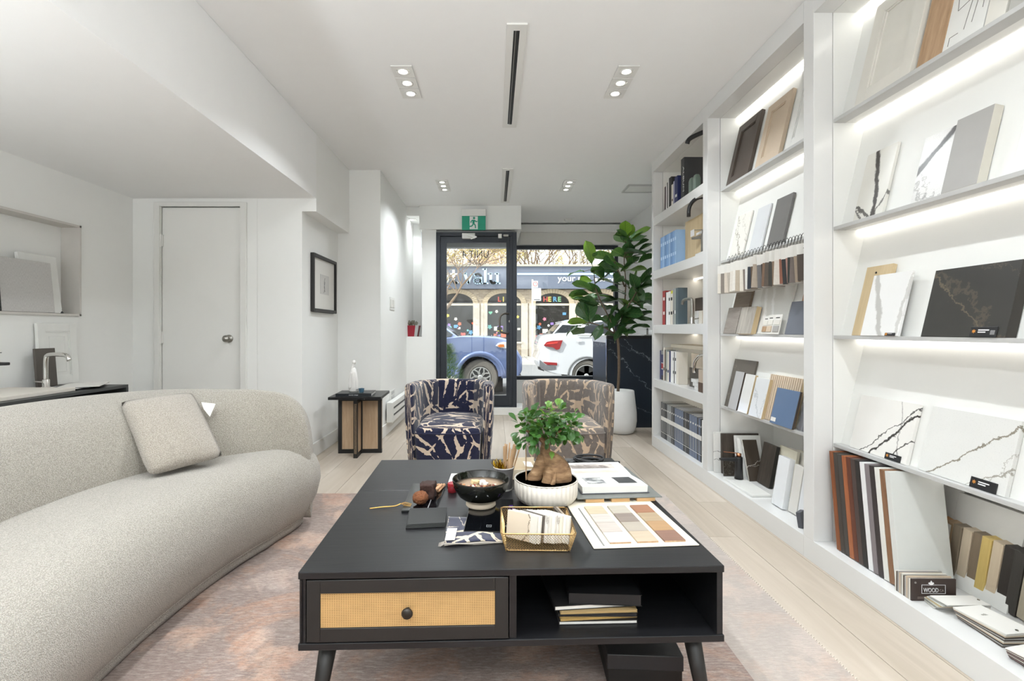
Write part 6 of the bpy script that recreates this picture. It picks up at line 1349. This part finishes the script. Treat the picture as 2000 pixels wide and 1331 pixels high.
# ---------------------------------------------------------------- the street outside
ZR = -.38; ZW = -.24
g = struct('ground', MB().box(-30, 30, 9.6, 20.2, ZR-.2, ZR), mat('asphalt', (128, 127, 126), .9, var=.08, vs=3, bump=.3, bs=80))
struct('pavement', MB().box(-30, 30, YW+.12, 9.6, ZR-.2, ZR+.13), mat('pavement concrete', (186, 182, 176), .9, var=.05, bump=.2))
fpv = struct('pavement', MB().box(-30, 30, 20.2, 24.4, ZR-.2, ZW-.02), mat('pavement concrete', (186, 182, 176), .9))
slm = MB().box(0, 1.46, 0, 1.96, -.03, 0).mesh('paving_slab'); slm.materials.append(mat('paving slab', (176, 172, 165), .9, var=.05))
for i in range(-10, 12):
    for j in range(2): place('paving_slab', slm, fpv, loc=(i*1.5, 20.35+j*2, ZW+.01))
struct('curb', MB().box(-30, 30, 20.1, 20.34, ZR-.1, ZW+.01), mat('curb concrete', (196, 194, 188), .9))
# shop opposite
SY = 24.0; sp_ = SY/F
def sx_px(px): return (px-CX)*sp_
def sz_px(py): return CZ-(py-CY)*sp_
t = NT('buff brick'); v = t.coord('Object', rot=(PI/2, 0, 0)); br = t.n('TexBrick'); t.l(v, br.inputs[0]); br.inputs['Scale'].default_value = 1
br.inputs['Brick Width'].default_value = .22; br.inputs['Row Height'].default_value = .075; br.inputs['Mortar Size'].default_value = .006
br.inputs['Color1'].default_value = lin((182, 164, 140))+(1,); br.inputs['Color2'].default_value = lin((154, 138, 118))+(1,); br.inputs['Mortar'].default_value = lin((176, 170, 158))+(1,)
t.set(br.outputs[0], .9); t.bump(br.outputs['Fac'], -.4, .01); BRK = t.m
PALE = mat('painted pier', (202, 192, 176), .85, var=.05)
shop = thing('shop_building', 'single storey buff brick shop with arched windows and grey fascia across the street', 'building', (0, SY, ZW))
def sh(mb): mb.v = [Vector((p.x, p.y-SY, p.z-ZW)) for p in map(Vector, mb.v)]; return mb
zt, zb0, zs, zf0, zf1 = sz_px(566), ZW, sz_px(593), sz_px(565), sz_px(522)
cents = [sx_px(797+94*k) for k in range(7)]; hw_o = 33*sp_; hh = (593-573)*sp_
sill = sz_px(668)
wallm = MB(); n = 14
for i, c_ in enumerate(cents):
    for k in range(n):
        a0 = PI*k/n; a1 = PI*(k+1)/n; xa, xb = c_+hw_o*math.cos(a0), c_+hw_o*math.cos(a1); za, zb_ = zs+hh*math.sin(a0), zs+hh*math.sin(a1)
        wallm.hexa([(xb, SY, zb_), (xa, SY, za), (xa, SY+.3, za), (xb, SY+.3, zb_), (xb, SY, zt), (xa, SY, zt), (xa, SY+.3, zt), (xb, SY+.3, zt)])
    wallm.box(c_-hw_o, c_+hw_o, SY, SY+.3, ZW, sill)
    x0 = c_+hw_o; x1 = cents[i+1]-hw_o if i+1 < len(cents) else c_+hw_o+3
    wallm.box(x0, x1, SY, SY+.3, ZW, zt)
wallm.box(cents[0]-hw_o-4, cents[0]-hw_o, SY, SY+.3, ZW, zt)
sh(wallm).build('brick_wall', BRK, shop)
for i, c_ in enumerate(cents):
    am = MB()
    for k in range(22):
        a0 = PI*(k+.04)/22; a1 = PI*(k+.96)/22; r0, r1 = 1.0, 1.0
        def pt(a, ext): return (c_+(hw_o+ext)*math.cos(a), zs+(hh+ext*.9)*math.sin(a))
        p = [pt(a0, 0), pt(a1, 0), pt(a1, .24), pt(a0, .24)]
        am.prism(p, SY-.05, SY+.0)
    sh(am).build('arch_ring', mat('arch brick', (188, 172, 146), .9, var=.15, vs=8), shop)
    for s_ in (-1, 1): sh(MB().box(c_+s_*(hw_o+.03)-.16*(1 if s_ > 0 else 1)+(.13 if s_ > 0 else -.13), c_+s_*(hw_o+.03)+.16+(.13 if s_ > 0 else -.13)-.0, SY-.06, SY, ZW, zs)).build('pier', PALE, shop)
    sh(MB().box(c_-hw_o, c_+hw_o, SY+.05, SY+.12, zs-.1, zs)).build('transom', PALE, shop)
    wn_ = sh(MB().prism([(c_-hw_o, sill), (c_+hw_o, sill)]+[(c_+hw_o*math.cos(PI*k/n), zs+hh*math.sin(PI*k/n)) for k in range(n+1)], SY+.12, SY+.13)).build('shop_window', mat('dark shop glass', (46, 44, 42), .12, var=.5, vs=1.2), shop)
    sh(MB().box(c_-hw_o-.05, c_+hw_o+.05, SY-.1, SY+.1, sill-.08, sill)).build('window_sill', PALE, shop)
FASC = mat('fascia grey blue', (104, 112, 128), .6, var=.03)
sh(MB().box(-12, 14, SY-.25, SY+.1, zf0, zf1)).build('fascia', FASC, shop)
sh(MB().box(-12, 14, SY-.32, SY+8, zf1, sz_px(518))).build('parapet_cap', mat('parapet cap', (176, 172, 160), .8), shop)
sh(MB().box(-12, 14, SY+.13, SY+8, ZW, zf1)).build('shop_body', BRK, shop)
sh(MB().box(sx_px(1010), sx_px(1200), SY-.27, SY-.25, sz_px(538.5), sz_px(535))).build('sign_stripe', mat('sign pale blue', (190, 222, 244), .5), shop)
PB = mat('sign pale blue', (190, 222, 244), .5); SWH = mat('sign white', (240, 240, 238), .5)
def sig(s, px, py, hpx, wpx, m_, al='LEFT', off=.0):
    return text(s, hpx*sp_/.7, m_, 'sign_letters', shop, (sx_px(px), -.26, sz_px(py)-ZW), (PI/2, 0, 0), .012, al, width=wpx*sp_, offset=off)
def slab_word(strokes, serifs, px, py, xh, m_):      # slab serif lettering from strokes, unit = x height
    mb = MB(); k = xh*sp_
    for pts, w in strokes:
        P = [(sx_px(px)+p[0]*k, sz_px(py)-ZW+p[1]*k) for p in pts]
        for a, b in zip(P[:-1], P[1:]):
            e = Vector((b[0]-a[0], 0, b[1]-a[1])).normalized()*w*k*.25
            mb.bar((a[0]-e.x, -.27, a[1]-e.z), (b[0]+e.x, -.27, b[1]+e.z), .05, w*k, up=Vector((0, 1, 0))) if False else mb.prism(_rect(a, b, w*k, e), -.285, -.25)
    for x, y, l_ in serifs: mb.box(sx_px(px)+(x-l_/2)*k, sx_px(px)+(x+l_/2)*k, -.285, -.25, sz_px(py)-ZW+y*k, sz_px(py)-ZW+(y+.14)*k)
    return mb.build('sign_letters', m_, shop)
def _rect(a, b, w, e):
    d = Vector((b[0]-a[0], b[1]-a[1])).normalized(); nr = Vector((-d.y, d.x))*w/2; ex = Vector((e.x, e.z))
    A = Vector(a)-ex; B = Vector(b)+ex; return [tuple(A+nr), tuple(A-nr), tuple(B-nr), tuple(B+nr)]
def arc(cx_, cy_, rx_, ry_, a0, a1, n=10): return [(cx_+rx_*math.cos(R(a0+(a1-a0)*k/n)), cy_+ry_*math.sin(R(a0+(a1-a0)*k/n))) for k in range(n+1)]
A_ = lambda x: [(arc(x+.42, .3, .28, .24, 0, 360), .2), ([(x+.74, .04), (x+.74, .7)]+arc(x+.46, .68, .28, .24, 10, 160)[0:], .22)]
vstr = [([(.12, .92), (.44, .08)], .26), ([(.44, .08), (.76, .92)], .2)]
astr = A_(.86)
lstr = [([(2.0, .05), (2.0, 1.36)], .26)]
ustr = [([(2.5, .95), (2.5, .3)]+arc(2.74, .32, .24, .24, 180, 330), .25), ([(3.12, .95), (3.12, .05)], .25)]
slab_word(vstr+astr+lstr+ustr, [(.1, .88, .42), (.8, .88, .36), (1.75, -.02, .3), (2.04, -.02, .5), (1.9, 1.28, .34), (2.4, .86, .36), (3.02, .86, .34), (3.24, -.02, .34)], 906, 556, 21, PB)
estr = [(arc(.4, .5, .36, .42, 20, 340)+[], .2), ([(.08, .52), (.76, .52)], .16)]; tstr = [([(1.22, 1.2), (1.22, .2)]+arc(1.42, .24, .2, .2, 180, 320), .24)]
slab_word(estr+tstr, [(1.24, .8, .66)], 861, 555, 21, SWH)
pst = [([(.1, 1), (.1, -.4)], .26), (arc(.4, .5, .34, .42, 0, 360), .2)]
slab_word(pst, [(.1, -.5, .4)], 838, 555, 21, SWH)
sig('your pet', 1088, 550.5, 11.5, 63, SWH, off=.004); sig('store', 1158, 550.5, 8.5, 42, SWH, off=.004)
def dec(mb, name, m_): sh(mb).build(name, m_, shop)
for wd_, px0_ in (('LIVE', 972), ('HERE', 1061)):
    for k, ch in enumerate(wd_):
        text(ch, 9.2*sp_/.7, mat('window letter %d' % k, [(206, 96, 84), (226, 208, 110), (110, 170, 206), (150, 200, 150)][k], .6), 'window_letter', shop, (sx_px(px0_+k*9.6), .1, sz_px(589)-ZW), (PI/2, 0, R(0)), .006, 'LEFT', offset=.012)
def heart(px, py, s_, m_):
    P = [(sx_px(px)+s_*.06*16*math.sin(a)**3/16*1.0, sz_px(py)+s_*.06*(13*math.cos(a)-5*math.cos(2*a)-2*math.cos(3*a)-math.cos(4*a))/16) for a in [2*PI*k/20 for k in range(20)]]
    dec(MB().prism(P, SY+.10, SY+.118), 'window_sticker', m_)
heart(958, 611, 1.6, mat('stk mint', (130, 206, 170), .6)); heart(1048, 658, 1.8, mat('stk pink', (226, 110, 110), .6)); heart(904, 654, 2.2, mat('stk coral', (224, 104, 96), .6)); heart(924, 632, 1.4, mat('stk rust', (206, 90, 60), .6))
random.seed(14)
stc_ = [(206, 110, 80), (236, 236, 230), (120, 190, 186), (226, 206, 90), (150, 120, 190), (220, 130, 150), (230, 226, 214), (96, 150, 190)]
for c_ in cents[1:6]:
    for k in range(16):
        x = c_+random.uniform(-.9, .9)*hw_o; z = random.uniform(sill+.1, sill+(1.0 if k < 11 else 1.6)); r_ = random.uniform(.05, .14); a0 = random.uniform(0, 1)
        P = [(x+r_*(1 if q % 2 else .55)*math.cos(a0+q*PI/5), z+r_*(1 if q % 2 else .6)*math.sin(a0+q*PI/5)) for q in range(10)]
        if k % 3 == 0: P = [(x-r_, z-r_*.7), (x+r_, z-r_*.7), (x+r_, z+r_*.8), (x-r_, z+r_*.8)]
        dec(MB().prism(P, SY+.10, SY+.118), 'window_sticker', mat('stk %d' % (k % 8), stc_[k % 8], .6))
# parking sign pole
pp = W(1040, 600, 21.2); g = thing('parking_sign', 'pole with parking sign and larger white notice before the arched shop', 'sign', (pp.x, 21.2, ZW+.01))
MB().tube([(0, 0, 0), (0, 0, 3.5)], .035, 8).build('pole', PAPER, g)
q = lambda px, py: W(px, py, 21.15)-Vector((pp.x, 21.2, ZW+.01))
def sgn(px0, px1, py0, py1, nm_): a = q(px0, py1); b = q(px1, py0); return MB().box(a.x, b.x, -.06, -.04, a.z, b.z).build(nm_, SWH, g)
sgn(1040, 1050.5, 549, 562, 'parking_plate'); sgn(1041, 1056.5, 563, 588, 'notice_plate')
cc = q(1045.5, 555); MB().tube([(cc.x+.09*math.cos(2*PI*k/20), -.065, cc.z+.09*math.sin(2*PI*k/20)) for k in range(21)], .012, 6, cap=False).build('red_ring', mat('sign red', (206, 60, 50), .6), g)
text('P', .12, INK, 'lettering', g, (cc.x, -.062, cc.z-.04), (PI/2, 0, 0), .001)
a = q(1042.5, 586); MB().box(a.x, a.x+.27, -.064, -.06, a.z, a.z+.03).build('print_line', INK, g)
up = W(1131, 560, 36); tag(MB().tube([(up.x, 36, -.3), (up.x, 36, 12)], .12, 8).build('utility_pole', mat('pole grey', (176, 172, 168), .8), None), 'thin grey utility pole rising behind the grey fascia', 'pole')
tag(MB().box(W(1055, 515, 30).x, W(1062, 515, 30).x, 30, 30.3, zf1+.0, W(0, 512, 30).z).build('roof_vent', PAPER, None), 'small white roof vent on the opposite shop', 'vent')
# ---------------------------------------------------------------- vehicles
def car_body(outline, y0, y1, belt, tum, m_, name, parent, n=9, inset=.06, arches=(), bevel=0):
    """outline in x,z; cross sections across the width, rounded at both sides"""
    rings = []; W_ = y1-y0
    for t_, k in ((0, 1), (.012, .45), (.035, .12), (.09, 0), (.91, 0), (.965, .12), (.988, .45), (1, 1)):
        y = y0+W_*t_; r_ = []
        for x, z in outline:
            cx_ = (min(p[0] for p in outline)+max(p[0] for p in outline))/2; cz_ = .45
            yy = y
            if z > belt: yy = y+(1 if t_ < .5 else -1)*tum*(z-belt)
            r_.append((x-(x-cx_)/abs(x-cx_+1e-6)*inset*k*min(1, abs(x-cx_)), yy, z-(z-cz_)/abs(z-cz_+1e-6)*inset*.5*k*min(1, abs(z-cz_)*2)))
        rings.append(r_)
    return MB().sweep(rings).build(name, m_, parent, auto=38)
def wheel(g, x, y, r, rr, spokes, tm, rm_, w=.24, out=-1, two=False):
    Mx = Matrix.Translation((x, y, r)) @ Matrix.Rotation(PI/2 if out < 0 else -PI/2, 4, 'X')
    tb = MB(); tb.M = None
    t_ = MB().lathe([(rr, -.02), (rr+.02, .0), (r-.03, .005), (r, -.03), (r, -w), (r-.03, -w-.03), (rr, -w-.03)], 48).build('tyre', tm, g, M=Mx, smooth=True, auto=40)
    MB().lathe([(rr+.004, .0), (rr-.012, .004), (rr-.03, -.05), (rr-.05, -.1), (0, -.1)], 40).build('rim', mat('wheel dark well', (70, 70, 70), .4, metal=.5), t_)
    MB().lathe([(rr+.004, -.002), (rr, .008), (rr-.02, .006), (rr-.022, -.02)], 40).build('rim_lip', rm_, t_)
    sm = MB()
    for k in range(spokes):
        a = 2*PI*k/spokes+.3; d = Vector((math.cos(a), math.sin(a), 0)); n_ = Vector((-d.y, d.x, 0))
        if two:
            for s_ in (-1, 1): sm.bar(d*.05+n_*.02*s_, d*(rr*.55)+n_*.055*s_, .03, .02, up=Vector((0, 0, 1))).bar(d*(rr*.55)+n_*.055*s_, d*(rr-.01)+n_*.03*s_, .03, .02, up=Vector((0, 0, 1)))
        else: sm.hexa([d*.04-n_*.05, d*(rr-.01)-n_*.06, d*(rr-.01)-n_*.06+Vector((0, 0, -.03)), d*.04-n_*.05+Vector((0, 0, -.03)), d*.04+n_*.05, d*(rr-.01)+n_*.06, d*(rr-.01)+n_*.06+Vector((0, 0, -.03)), d*.04+n_*.05+Vector((0, 0, -.03))])
    sm.build('spokes', rm_, t_)
    MB().lathe([(.06, -.02), (.055, .01), (.03, .018), (0, .018)], 20).build('hub_cap', rm_, t_, smooth=True)
TYR = mat('pale tyre', (120, 116, 110), .9, var=.15); ALU = mat('alloy', (206, 206, 204), .3, metal=.7)  # tyre rubber in pale grey, tone varied at random
def archpts(x, r, z0, n=10): return [(x+r*math.cos(PI*k/n), z0+r*math.sin(PI*k/n)) for k in range(n+1)]
# pick-up truck, nose to the right
YT = 10.7; tx = W(938, 738, YT).x; gz = ZR
tk = thing('pickup_truck', 'metallic blue pickup truck parked nose right outside the glass door', 'truck', (tx, YT, gz))
s_ = YT/F; r_ = .395
P = lambda px, py: ((px-CX)*s_-tx, CZ-(py-CY)*s_-gz)
BLU = mat('metallic blue', (112, 128, 170), .28, metal=.35, var=.06, coat=.8)
zs_ = .42; ow = [(-.56, zs_)]+[(-.46*math.cos(PI*k/12), r_+.02+.47*math.sin(PI*k/12)) for k in range(13)]+[(.56, zs_)]
front = [(.62, zs_-.04), (.86, zs_-.02), (.93, .55), (.93, .82), P(1003, 672), P(996, 665), P(975, 659), P(940, 656.5), P(905, 656)]
rx_ = -3.55; rw = [(rx_+.46*math.cos(PI-PI*k/12)*1.0, r_+.02+.47*math.sin(PI*k/12)) for k in range(13)]
body = ow[::1]+front+[P(893, 657.5), (-2.1, 1.17), (-4.6, 1.17), (-4.62, .5), (rx_-.56, zs_)]+rw+[(rx_+.56, zs_)]
body = body[::-1]
car_body(body, 0, 1.88, 1.0, .12, BLU, 'body', tk)
cab = [P(893, 657.5), P(858, 632), (-1.75, 1.78), (-2.4, 1.78), (-2.75, 1.18)]
car_body([(x, z) for x, z in cab], .06, 1.82, 1.1, .28, BLU, 'cabin', tk)
gq = [P(884, 654), P(859, 637), (-1.7, 1.7), (-1.72, 1.2), P(880, 658)]
MB().add([(x, .085+.28*max(0, z-1.1)-.035, z) for x, z in gq]+[(x, .10+.28*max(0, z-1.1)-.035, z) for x, z in gq], [(0, 1, 2, 3, 4), (9, 8, 7, 6, 5)]+[(k, k+5, (k+1) % 5+5, (k+1) % 5) for k in range(5)]).build('side_window', CARGL, tk)
MB().add([(P(892, 656)[0]+.02, .25, P(892, 656)[1]+.02), (P(892, 656)[0]+.02, 1.63, P(892, 656)[1]+.02), (-1.4, 1.5, 1.74), (-1.4, .38, 1.74)], [(0, 1, 2, 3)]).build('windscreen', CARGL, tk)
wheel(tk, 0, .03, r_, .23, 6, TYR, ALU, two=True); wheel(tk, rx_, .03, r_, .23, 6, TYR, ALU, two=True); wheel(tk, 0, 1.85, r_, .23, 6, TYR, ALU, out=1); wheel(tk, rx_, 1.85, r_, .23, 6, TYR, ALU, out=1)
fl = MB(); rings = []
for k in range(17):
    a = PI*(-.02+1.04*k/16); c_, s2 = math.cos(a), math.sin(a)
    rings.append([(q*c_, yy, r_+.02+q*s2) for q, yy in ((.465, .03), (.47, -.045), (.53, -.05), (.56, -.02), (.565, .02))])
fl.sweep(rings).build('fender_flare', BLU, tk, smooth=True)
wl_ = MB().box(-.5, .5, .26, .3, .05, .98).build('wheel_well', BLK, tk)
MB().box(rx_-.5, rx_+.5, .26, .3, .05, .98).build('wheel_well', BLK, tk)
hl = [P(968, 676), P(972, 671), P(984, 668), P(998, 670), P(1000, 679), P(988, 681), P(978, 680)]
MB().prism(hl, -.012, .05).build('headlight', mat('lamp glass', (214, 216, 222), .1), tk, bevel=.006); MB().prism([P(971, 676), P(976, 673), P(984, 673), P(985, 678), P(976, 679)], -.02, -.011).build('indicator', mat('amber', (206, 120, 60), .2), tk)
MB().box(.62, .9, -.01, .2, .26, .42).build('bumper', mat('bumper grey', (96, 100, 108), .6), tk, bevel=.01)
MB().box(-.778, -.77, -.004, .0, .42, 1.1).build('door_gap', BLK, tk); MB().box(P(866, 655)[0]-.06, P(866, 655)[0]+.05, -.14, .02, 1.12, 1.28).build('door_mirror', BLU, tk, bevel=.02)
for k in range(3): MB().box(.72, .93, .1+k*.6, .5+k*.6, .36+.0*k, .4).build('grille_bar', BLK, tk)
# white SUV coupe, tail to the left
YS = 11.3; ux = W(1146, 733, YS).x; s_ = YS/F; rs = .37
sv = thing('suv', 'white coupe style SUV seen from its left rear through the window', 'car', (ux, YS, ZR))
P = lambda px, py: ((px-CX)*s_-ux, CZ-(py-CY)*s_-ZR)
CW = mat('car white', (206, 208, 212), .2, coat=.8, var=.01); fx_ = 2.82
out_ = [P(1106, 733), P(1085, 731), P(1070, 727), P(1058, 722), P(1052, 712), P(1051, 701), P(1056, 690), P(1054, 678), P(1057, 664), P(1062, 656), P(1078, 653), P(1092, 650.5), P(1150, 651)] + [(3.1, 1.0), (3.55, .86), (3.66, .62), (3.6, .32), (fx_+.43, .3)]
out_ += [(fx_+.41*math.cos(PI*k/12), rs+.01+.41*math.sin(PI*k/12)) for k in range(13)]+[(fx_-.43, .28), (.43, .28)]+[(.41*math.cos(PI*k/12), rs+.01+.41*math.sin(PI*k/12)) for k in range(13)]
car_body(out_, 0, 1.86, .95, .15, CW, 'body', sv)
gh = [P(1080, 654), P(1100, 631.5), P(1103, 629), P(1122, 624), P(1150, 619), P(1185, 616), (1.6, 1.56), (2.35, 1.08)]
car_body([(x, z) for x, z in gh][::-1], .05, 1.81, 1.05, .3, CW, 'cabin', sv, inset=.05)
def sideq(px_list, name, m_, y=-.004, tum=.3, th=.012):
    Q = [P(*p) if p[1] > 10 else p for p in px_list]; n_ = len(Q); yy = lambda z: .05+tum*max(0, z-1.05)+y+.01
    MB().add([(x, yy(z)-.012, z) for x, z in Q]+[(x, yy(z)+th, z) for x, z in Q], [tuple(range(n_)), tuple(range(n_, 2*n_))[::-1]]+[(k, k+n_, (k+1) % n_+n_, (k+1) % n_) for k in range(n_)]).build(name, m_, sv)
sideq([(1082, 653.5), (1101, 634.5), (1130, 636), (1118, 646), (1098, 654)], 'rear_window', CARGL)
sideq([(1127, 652), (1148, 637), (1165, 630), (1195, 627), (1196, 652)], 'side_window', CARGL)
rwq = [P(1079, 654), P(1099, 633)]
MB().add([(rwq[0][0]-.012, .25, rwq[0][1]), (rwq[0][0]-.012, 1.6, rwq[0][1]), (rwq[1][0]-.012, 1.45, rwq[1][1]), (rwq[1][0]-.012, .4, rwq[1][1])], [(0, 1, 2, 3)]).build('tailgate_window', CARGL, sv)
MB().hexa([(P(1100, 0)[0], .35, P(0, 630)[1]), (P(1122, 0)[0], .3, P(0, 626)[1]), (P(1122, 0)[0], 1.5, P(0, 626)[1]), (P(1100, 0)[0], 1.5, P(0, 630)[1]), (P(1100, 0)[0], .35, P(0, 628)[1]), (P(1122, 0)[0], .3, P(0, 623)[1]), (P(1122, 0)[0], 1.5, P(0, 623)[1]), (P(1100, 0)[0], 1.5, P(0, 628)[1])]).build('spoiler', CW, sv, bevel=.008)
RED = mat('tail red', (150, 24, 28), .15); 
def onside(pts, name, m_, y0=-.016, y1=.05, par=sv): return MB().prism([P(*p) for p in pts], y0, y1).build(name, m_, par, bevel=.004)
tl_ = onside([(1062, 675), (1068, 668), (1080, 666), (1099, 665), (1093, 682), (1087, 684), (1080, 679), (1066, 677)], 'tail_light', RED)
MB().prism([P(1064, 673), P(1072, 669.5), P(1090, 668), P(1088, 671), P(1072, 673)], -.022, -.015).build('light_bar', mat('tail bright', (214, 60, 54), .2), tl_)
onside([(1060, 707), (1088, 709), (1088, 714), (1068, 713)], 'reflector', RED); onside([(1054, 703), (1066, 713), (1086, 716), (1086, 722), (1066, 724), (1054, 716)], 'diffuser', mat('diffuser grey', (110, 112, 116), .5), -.01)
onside([(1053, 719), (1062, 721), (1066, 728), (1054, 724)], 'tailpipe', BLKP, .3, .5)
onside([(1058, 682), (1063, 678), (1062, 694), (1057, 693)], 'number_plate', BLKP, .5, .9)
wheel(sv, 0, .03, rs, .26, 5, TYR, ALU); wheel(sv, fx_, .03, rs, .26, 5, TYR, ALU); wheel(sv, 0, 1.83, rs, .26, 5, TYR, ALU, out=1); wheel(sv, fx_, 1.83, rs, .26, 5, TYR, ALU, out=1)
for x in (0, fx_):
    rings = []
    for k in range(17):
        a = PI*(-.02+1.04*k/16); rings.append([(q_*math.cos(a), yy, rs+.01+q_*math.sin(a)) for q_, yy in ((.405, .03), (.41, -.012), (.45, -.014), (.455, .02))])
    mb = MB().sweep(rings); mb.v = [p+Vector((x, 0, 0)) for p in mb.v]; mb.build('arch_trim', mat('arch grey', (120, 122, 124), .5), sv, smooth=True)
    MB().box(x-.42, x+.42, .28, .31, .04, .85).build('wheel_well', BLK, sv)
MB().box(P(1128, 655)[0], P(1200, 655)[0], .012, .03, P(0, 656)[1], P(0, 655)[1]).build('belt_line', CHROME, sv)
MB().box(P(1126, 0)[0], P(1136, 0)[0], -.004, .01, P(0, 668)[1], P(0, 662)[1]).build('fuel_flap', mat('flap', (214, 216, 218), .3), sv)
# ---------------------------------------------------------------- trees
def tree(name, label, base, h, spread, seed, m_, lm, nleaf, lsize, tr=.16, levels=5, group=None, up=.5):
    random.seed(seed); g = thing(name, label, 'tree', base, group=group); mb = MB(); tips = []
    def grow(p, d, L, r, lev):
        n_ = 3; pts = [p]; q = p; dd = d
        for i in range(n_):
            dd = (dd+Vector((random.gauss(0, .13), random.gauss(0, .13), random.gauss(0, .08)+.02))).normalized(); q = q+dd*L/n_; pts.append(q)
        mb.tube(pts, [r*(1-.35*i/n_) for i in range(n_+1)], 5 if lev > 1 else 8, cap=False)
        if lev >= levels-2: tips.extend(pts[1:])
        if lev < levels:
            for k in range(3 if lev < levels-1 else 3):
                a = random.uniform(0, 2*PI); ax = Vector((math.cos(a), math.sin(a), 0)); nd = (dd*random.uniform(.6, 1)+ax*spread*random.uniform(.5, 1.1)+Vector((0, 0, up*.3))).normalized()
                grow(q, nd, L*random.uniform(.62, .82), r*.6, lev+1)
    grow(Vector((0, 0, 0)), Vector((0, 0, 1)), h*.32, tr, 0)
    mb.build('branches', m_, g, fix=False)
    lf = MB()
    for k in range(nleaf):
        p = random.choice(tips)+Vector([random.gauss(0, lsize*3) for _ in range(3)]); a, b = Vector([random.gauss(0, 1) for _ in range(3)]).normalized()*lsize, Vector([random.gauss(0, 1) for _ in range(3)]).normalized()*lsize*.6
        lf.add([p-a, p-b, p+a, p+b], [(0, 1, 2, 3)])
    o = lf.build('buds', lm, g, fix=False); o['kind'] = 'stuff'; return g
TB = mat('bare bark', (118, 100, 82), .9); BUD = mat('spring buds', (196, 178, 96), .8, var=.2); BUD2 = mat('tan buds', (214, 184, 150), .8, var=.15); BUD3 = mat('yellow green buds', (214, 206, 130), .8, var=.2)
b = W(868, 690, 19.2); tree('street_tree', 'budding street tree with yellow green twigs seen through the glass door', (b.x-.25, 20.6, ZW), 6.2, .9, 7, TB, BUD, 5200, .035, .09, 6, up=.2)
for k, (px, y, h_, sd, lb, bud) in enumerate(((862, 36, 11, 3, 'pinkish bare tree beyond the shop at the left of the door glass', BUD2), (915, 44, 11, 5, 'bare tree beyond the shop above the blue letters', BUD2), (1000, 38, 10, 8, 'tree beyond the shop hidden partly by the door post', BUD2), (1050, 36, 11, 13, 'bare spreading tree above the shop in the left of the window', BUD2), (1092, 40, 10.5, 17, 'yellow budding tree above the shop in the window centre', BUD3), (1140, 42, 10.5, 19, 'yellow green tree behind the utility pole', BUD3), (1185, 38, 11, 23, 'tree above the shop at the right of the window', BUD3), (960, 48, 11, 29, 'distant tree between the door glass and window', BUD2))):
    tree('background_tree', lb, (W(px, 0, y).x, y, -.3), h_, .8, sd, TB, bud, 3800, .06, .16, 5, 'bare trees beyond the shop')
# bush in a pot outside the door
g = thing('outdoor_shrub', 'feathery green shrub outside the lower left of the door', 'shrub', (W(868, 0, 8.4).x+.06, 8.4, ZR+.13)); random.seed(31)
MB().lathe([(0, 0), (.2, 0), (.26, .3), (.24, .3), (.24, .26), (0, .26)], 20).build('pot', mat('pot charcoal', (60, 60, 60), .7), g)
lf = MB()
for k in range(2600):
    a = random.uniform(0, 6.28); t_ = random.random(); r_ = .38*(1-t_*.8)*math.sqrt(random.random()); p = Vector((r_*math.cos(a), r_*math.sin(a), .3+t_*.75)); d = Vector((math.cos(a), math.sin(a), .8)).normalized()*.07; e = Vector((-math.sin(a), math.cos(a), 0))*.006
    lf.add([p-e, p+e, p+d], [(0, 1, 2)])
o = lf.build('foliage', mat('shrub green', (96, 128, 84), .8, var=.25), g, fix=False); o['kind'] = 'stuff'
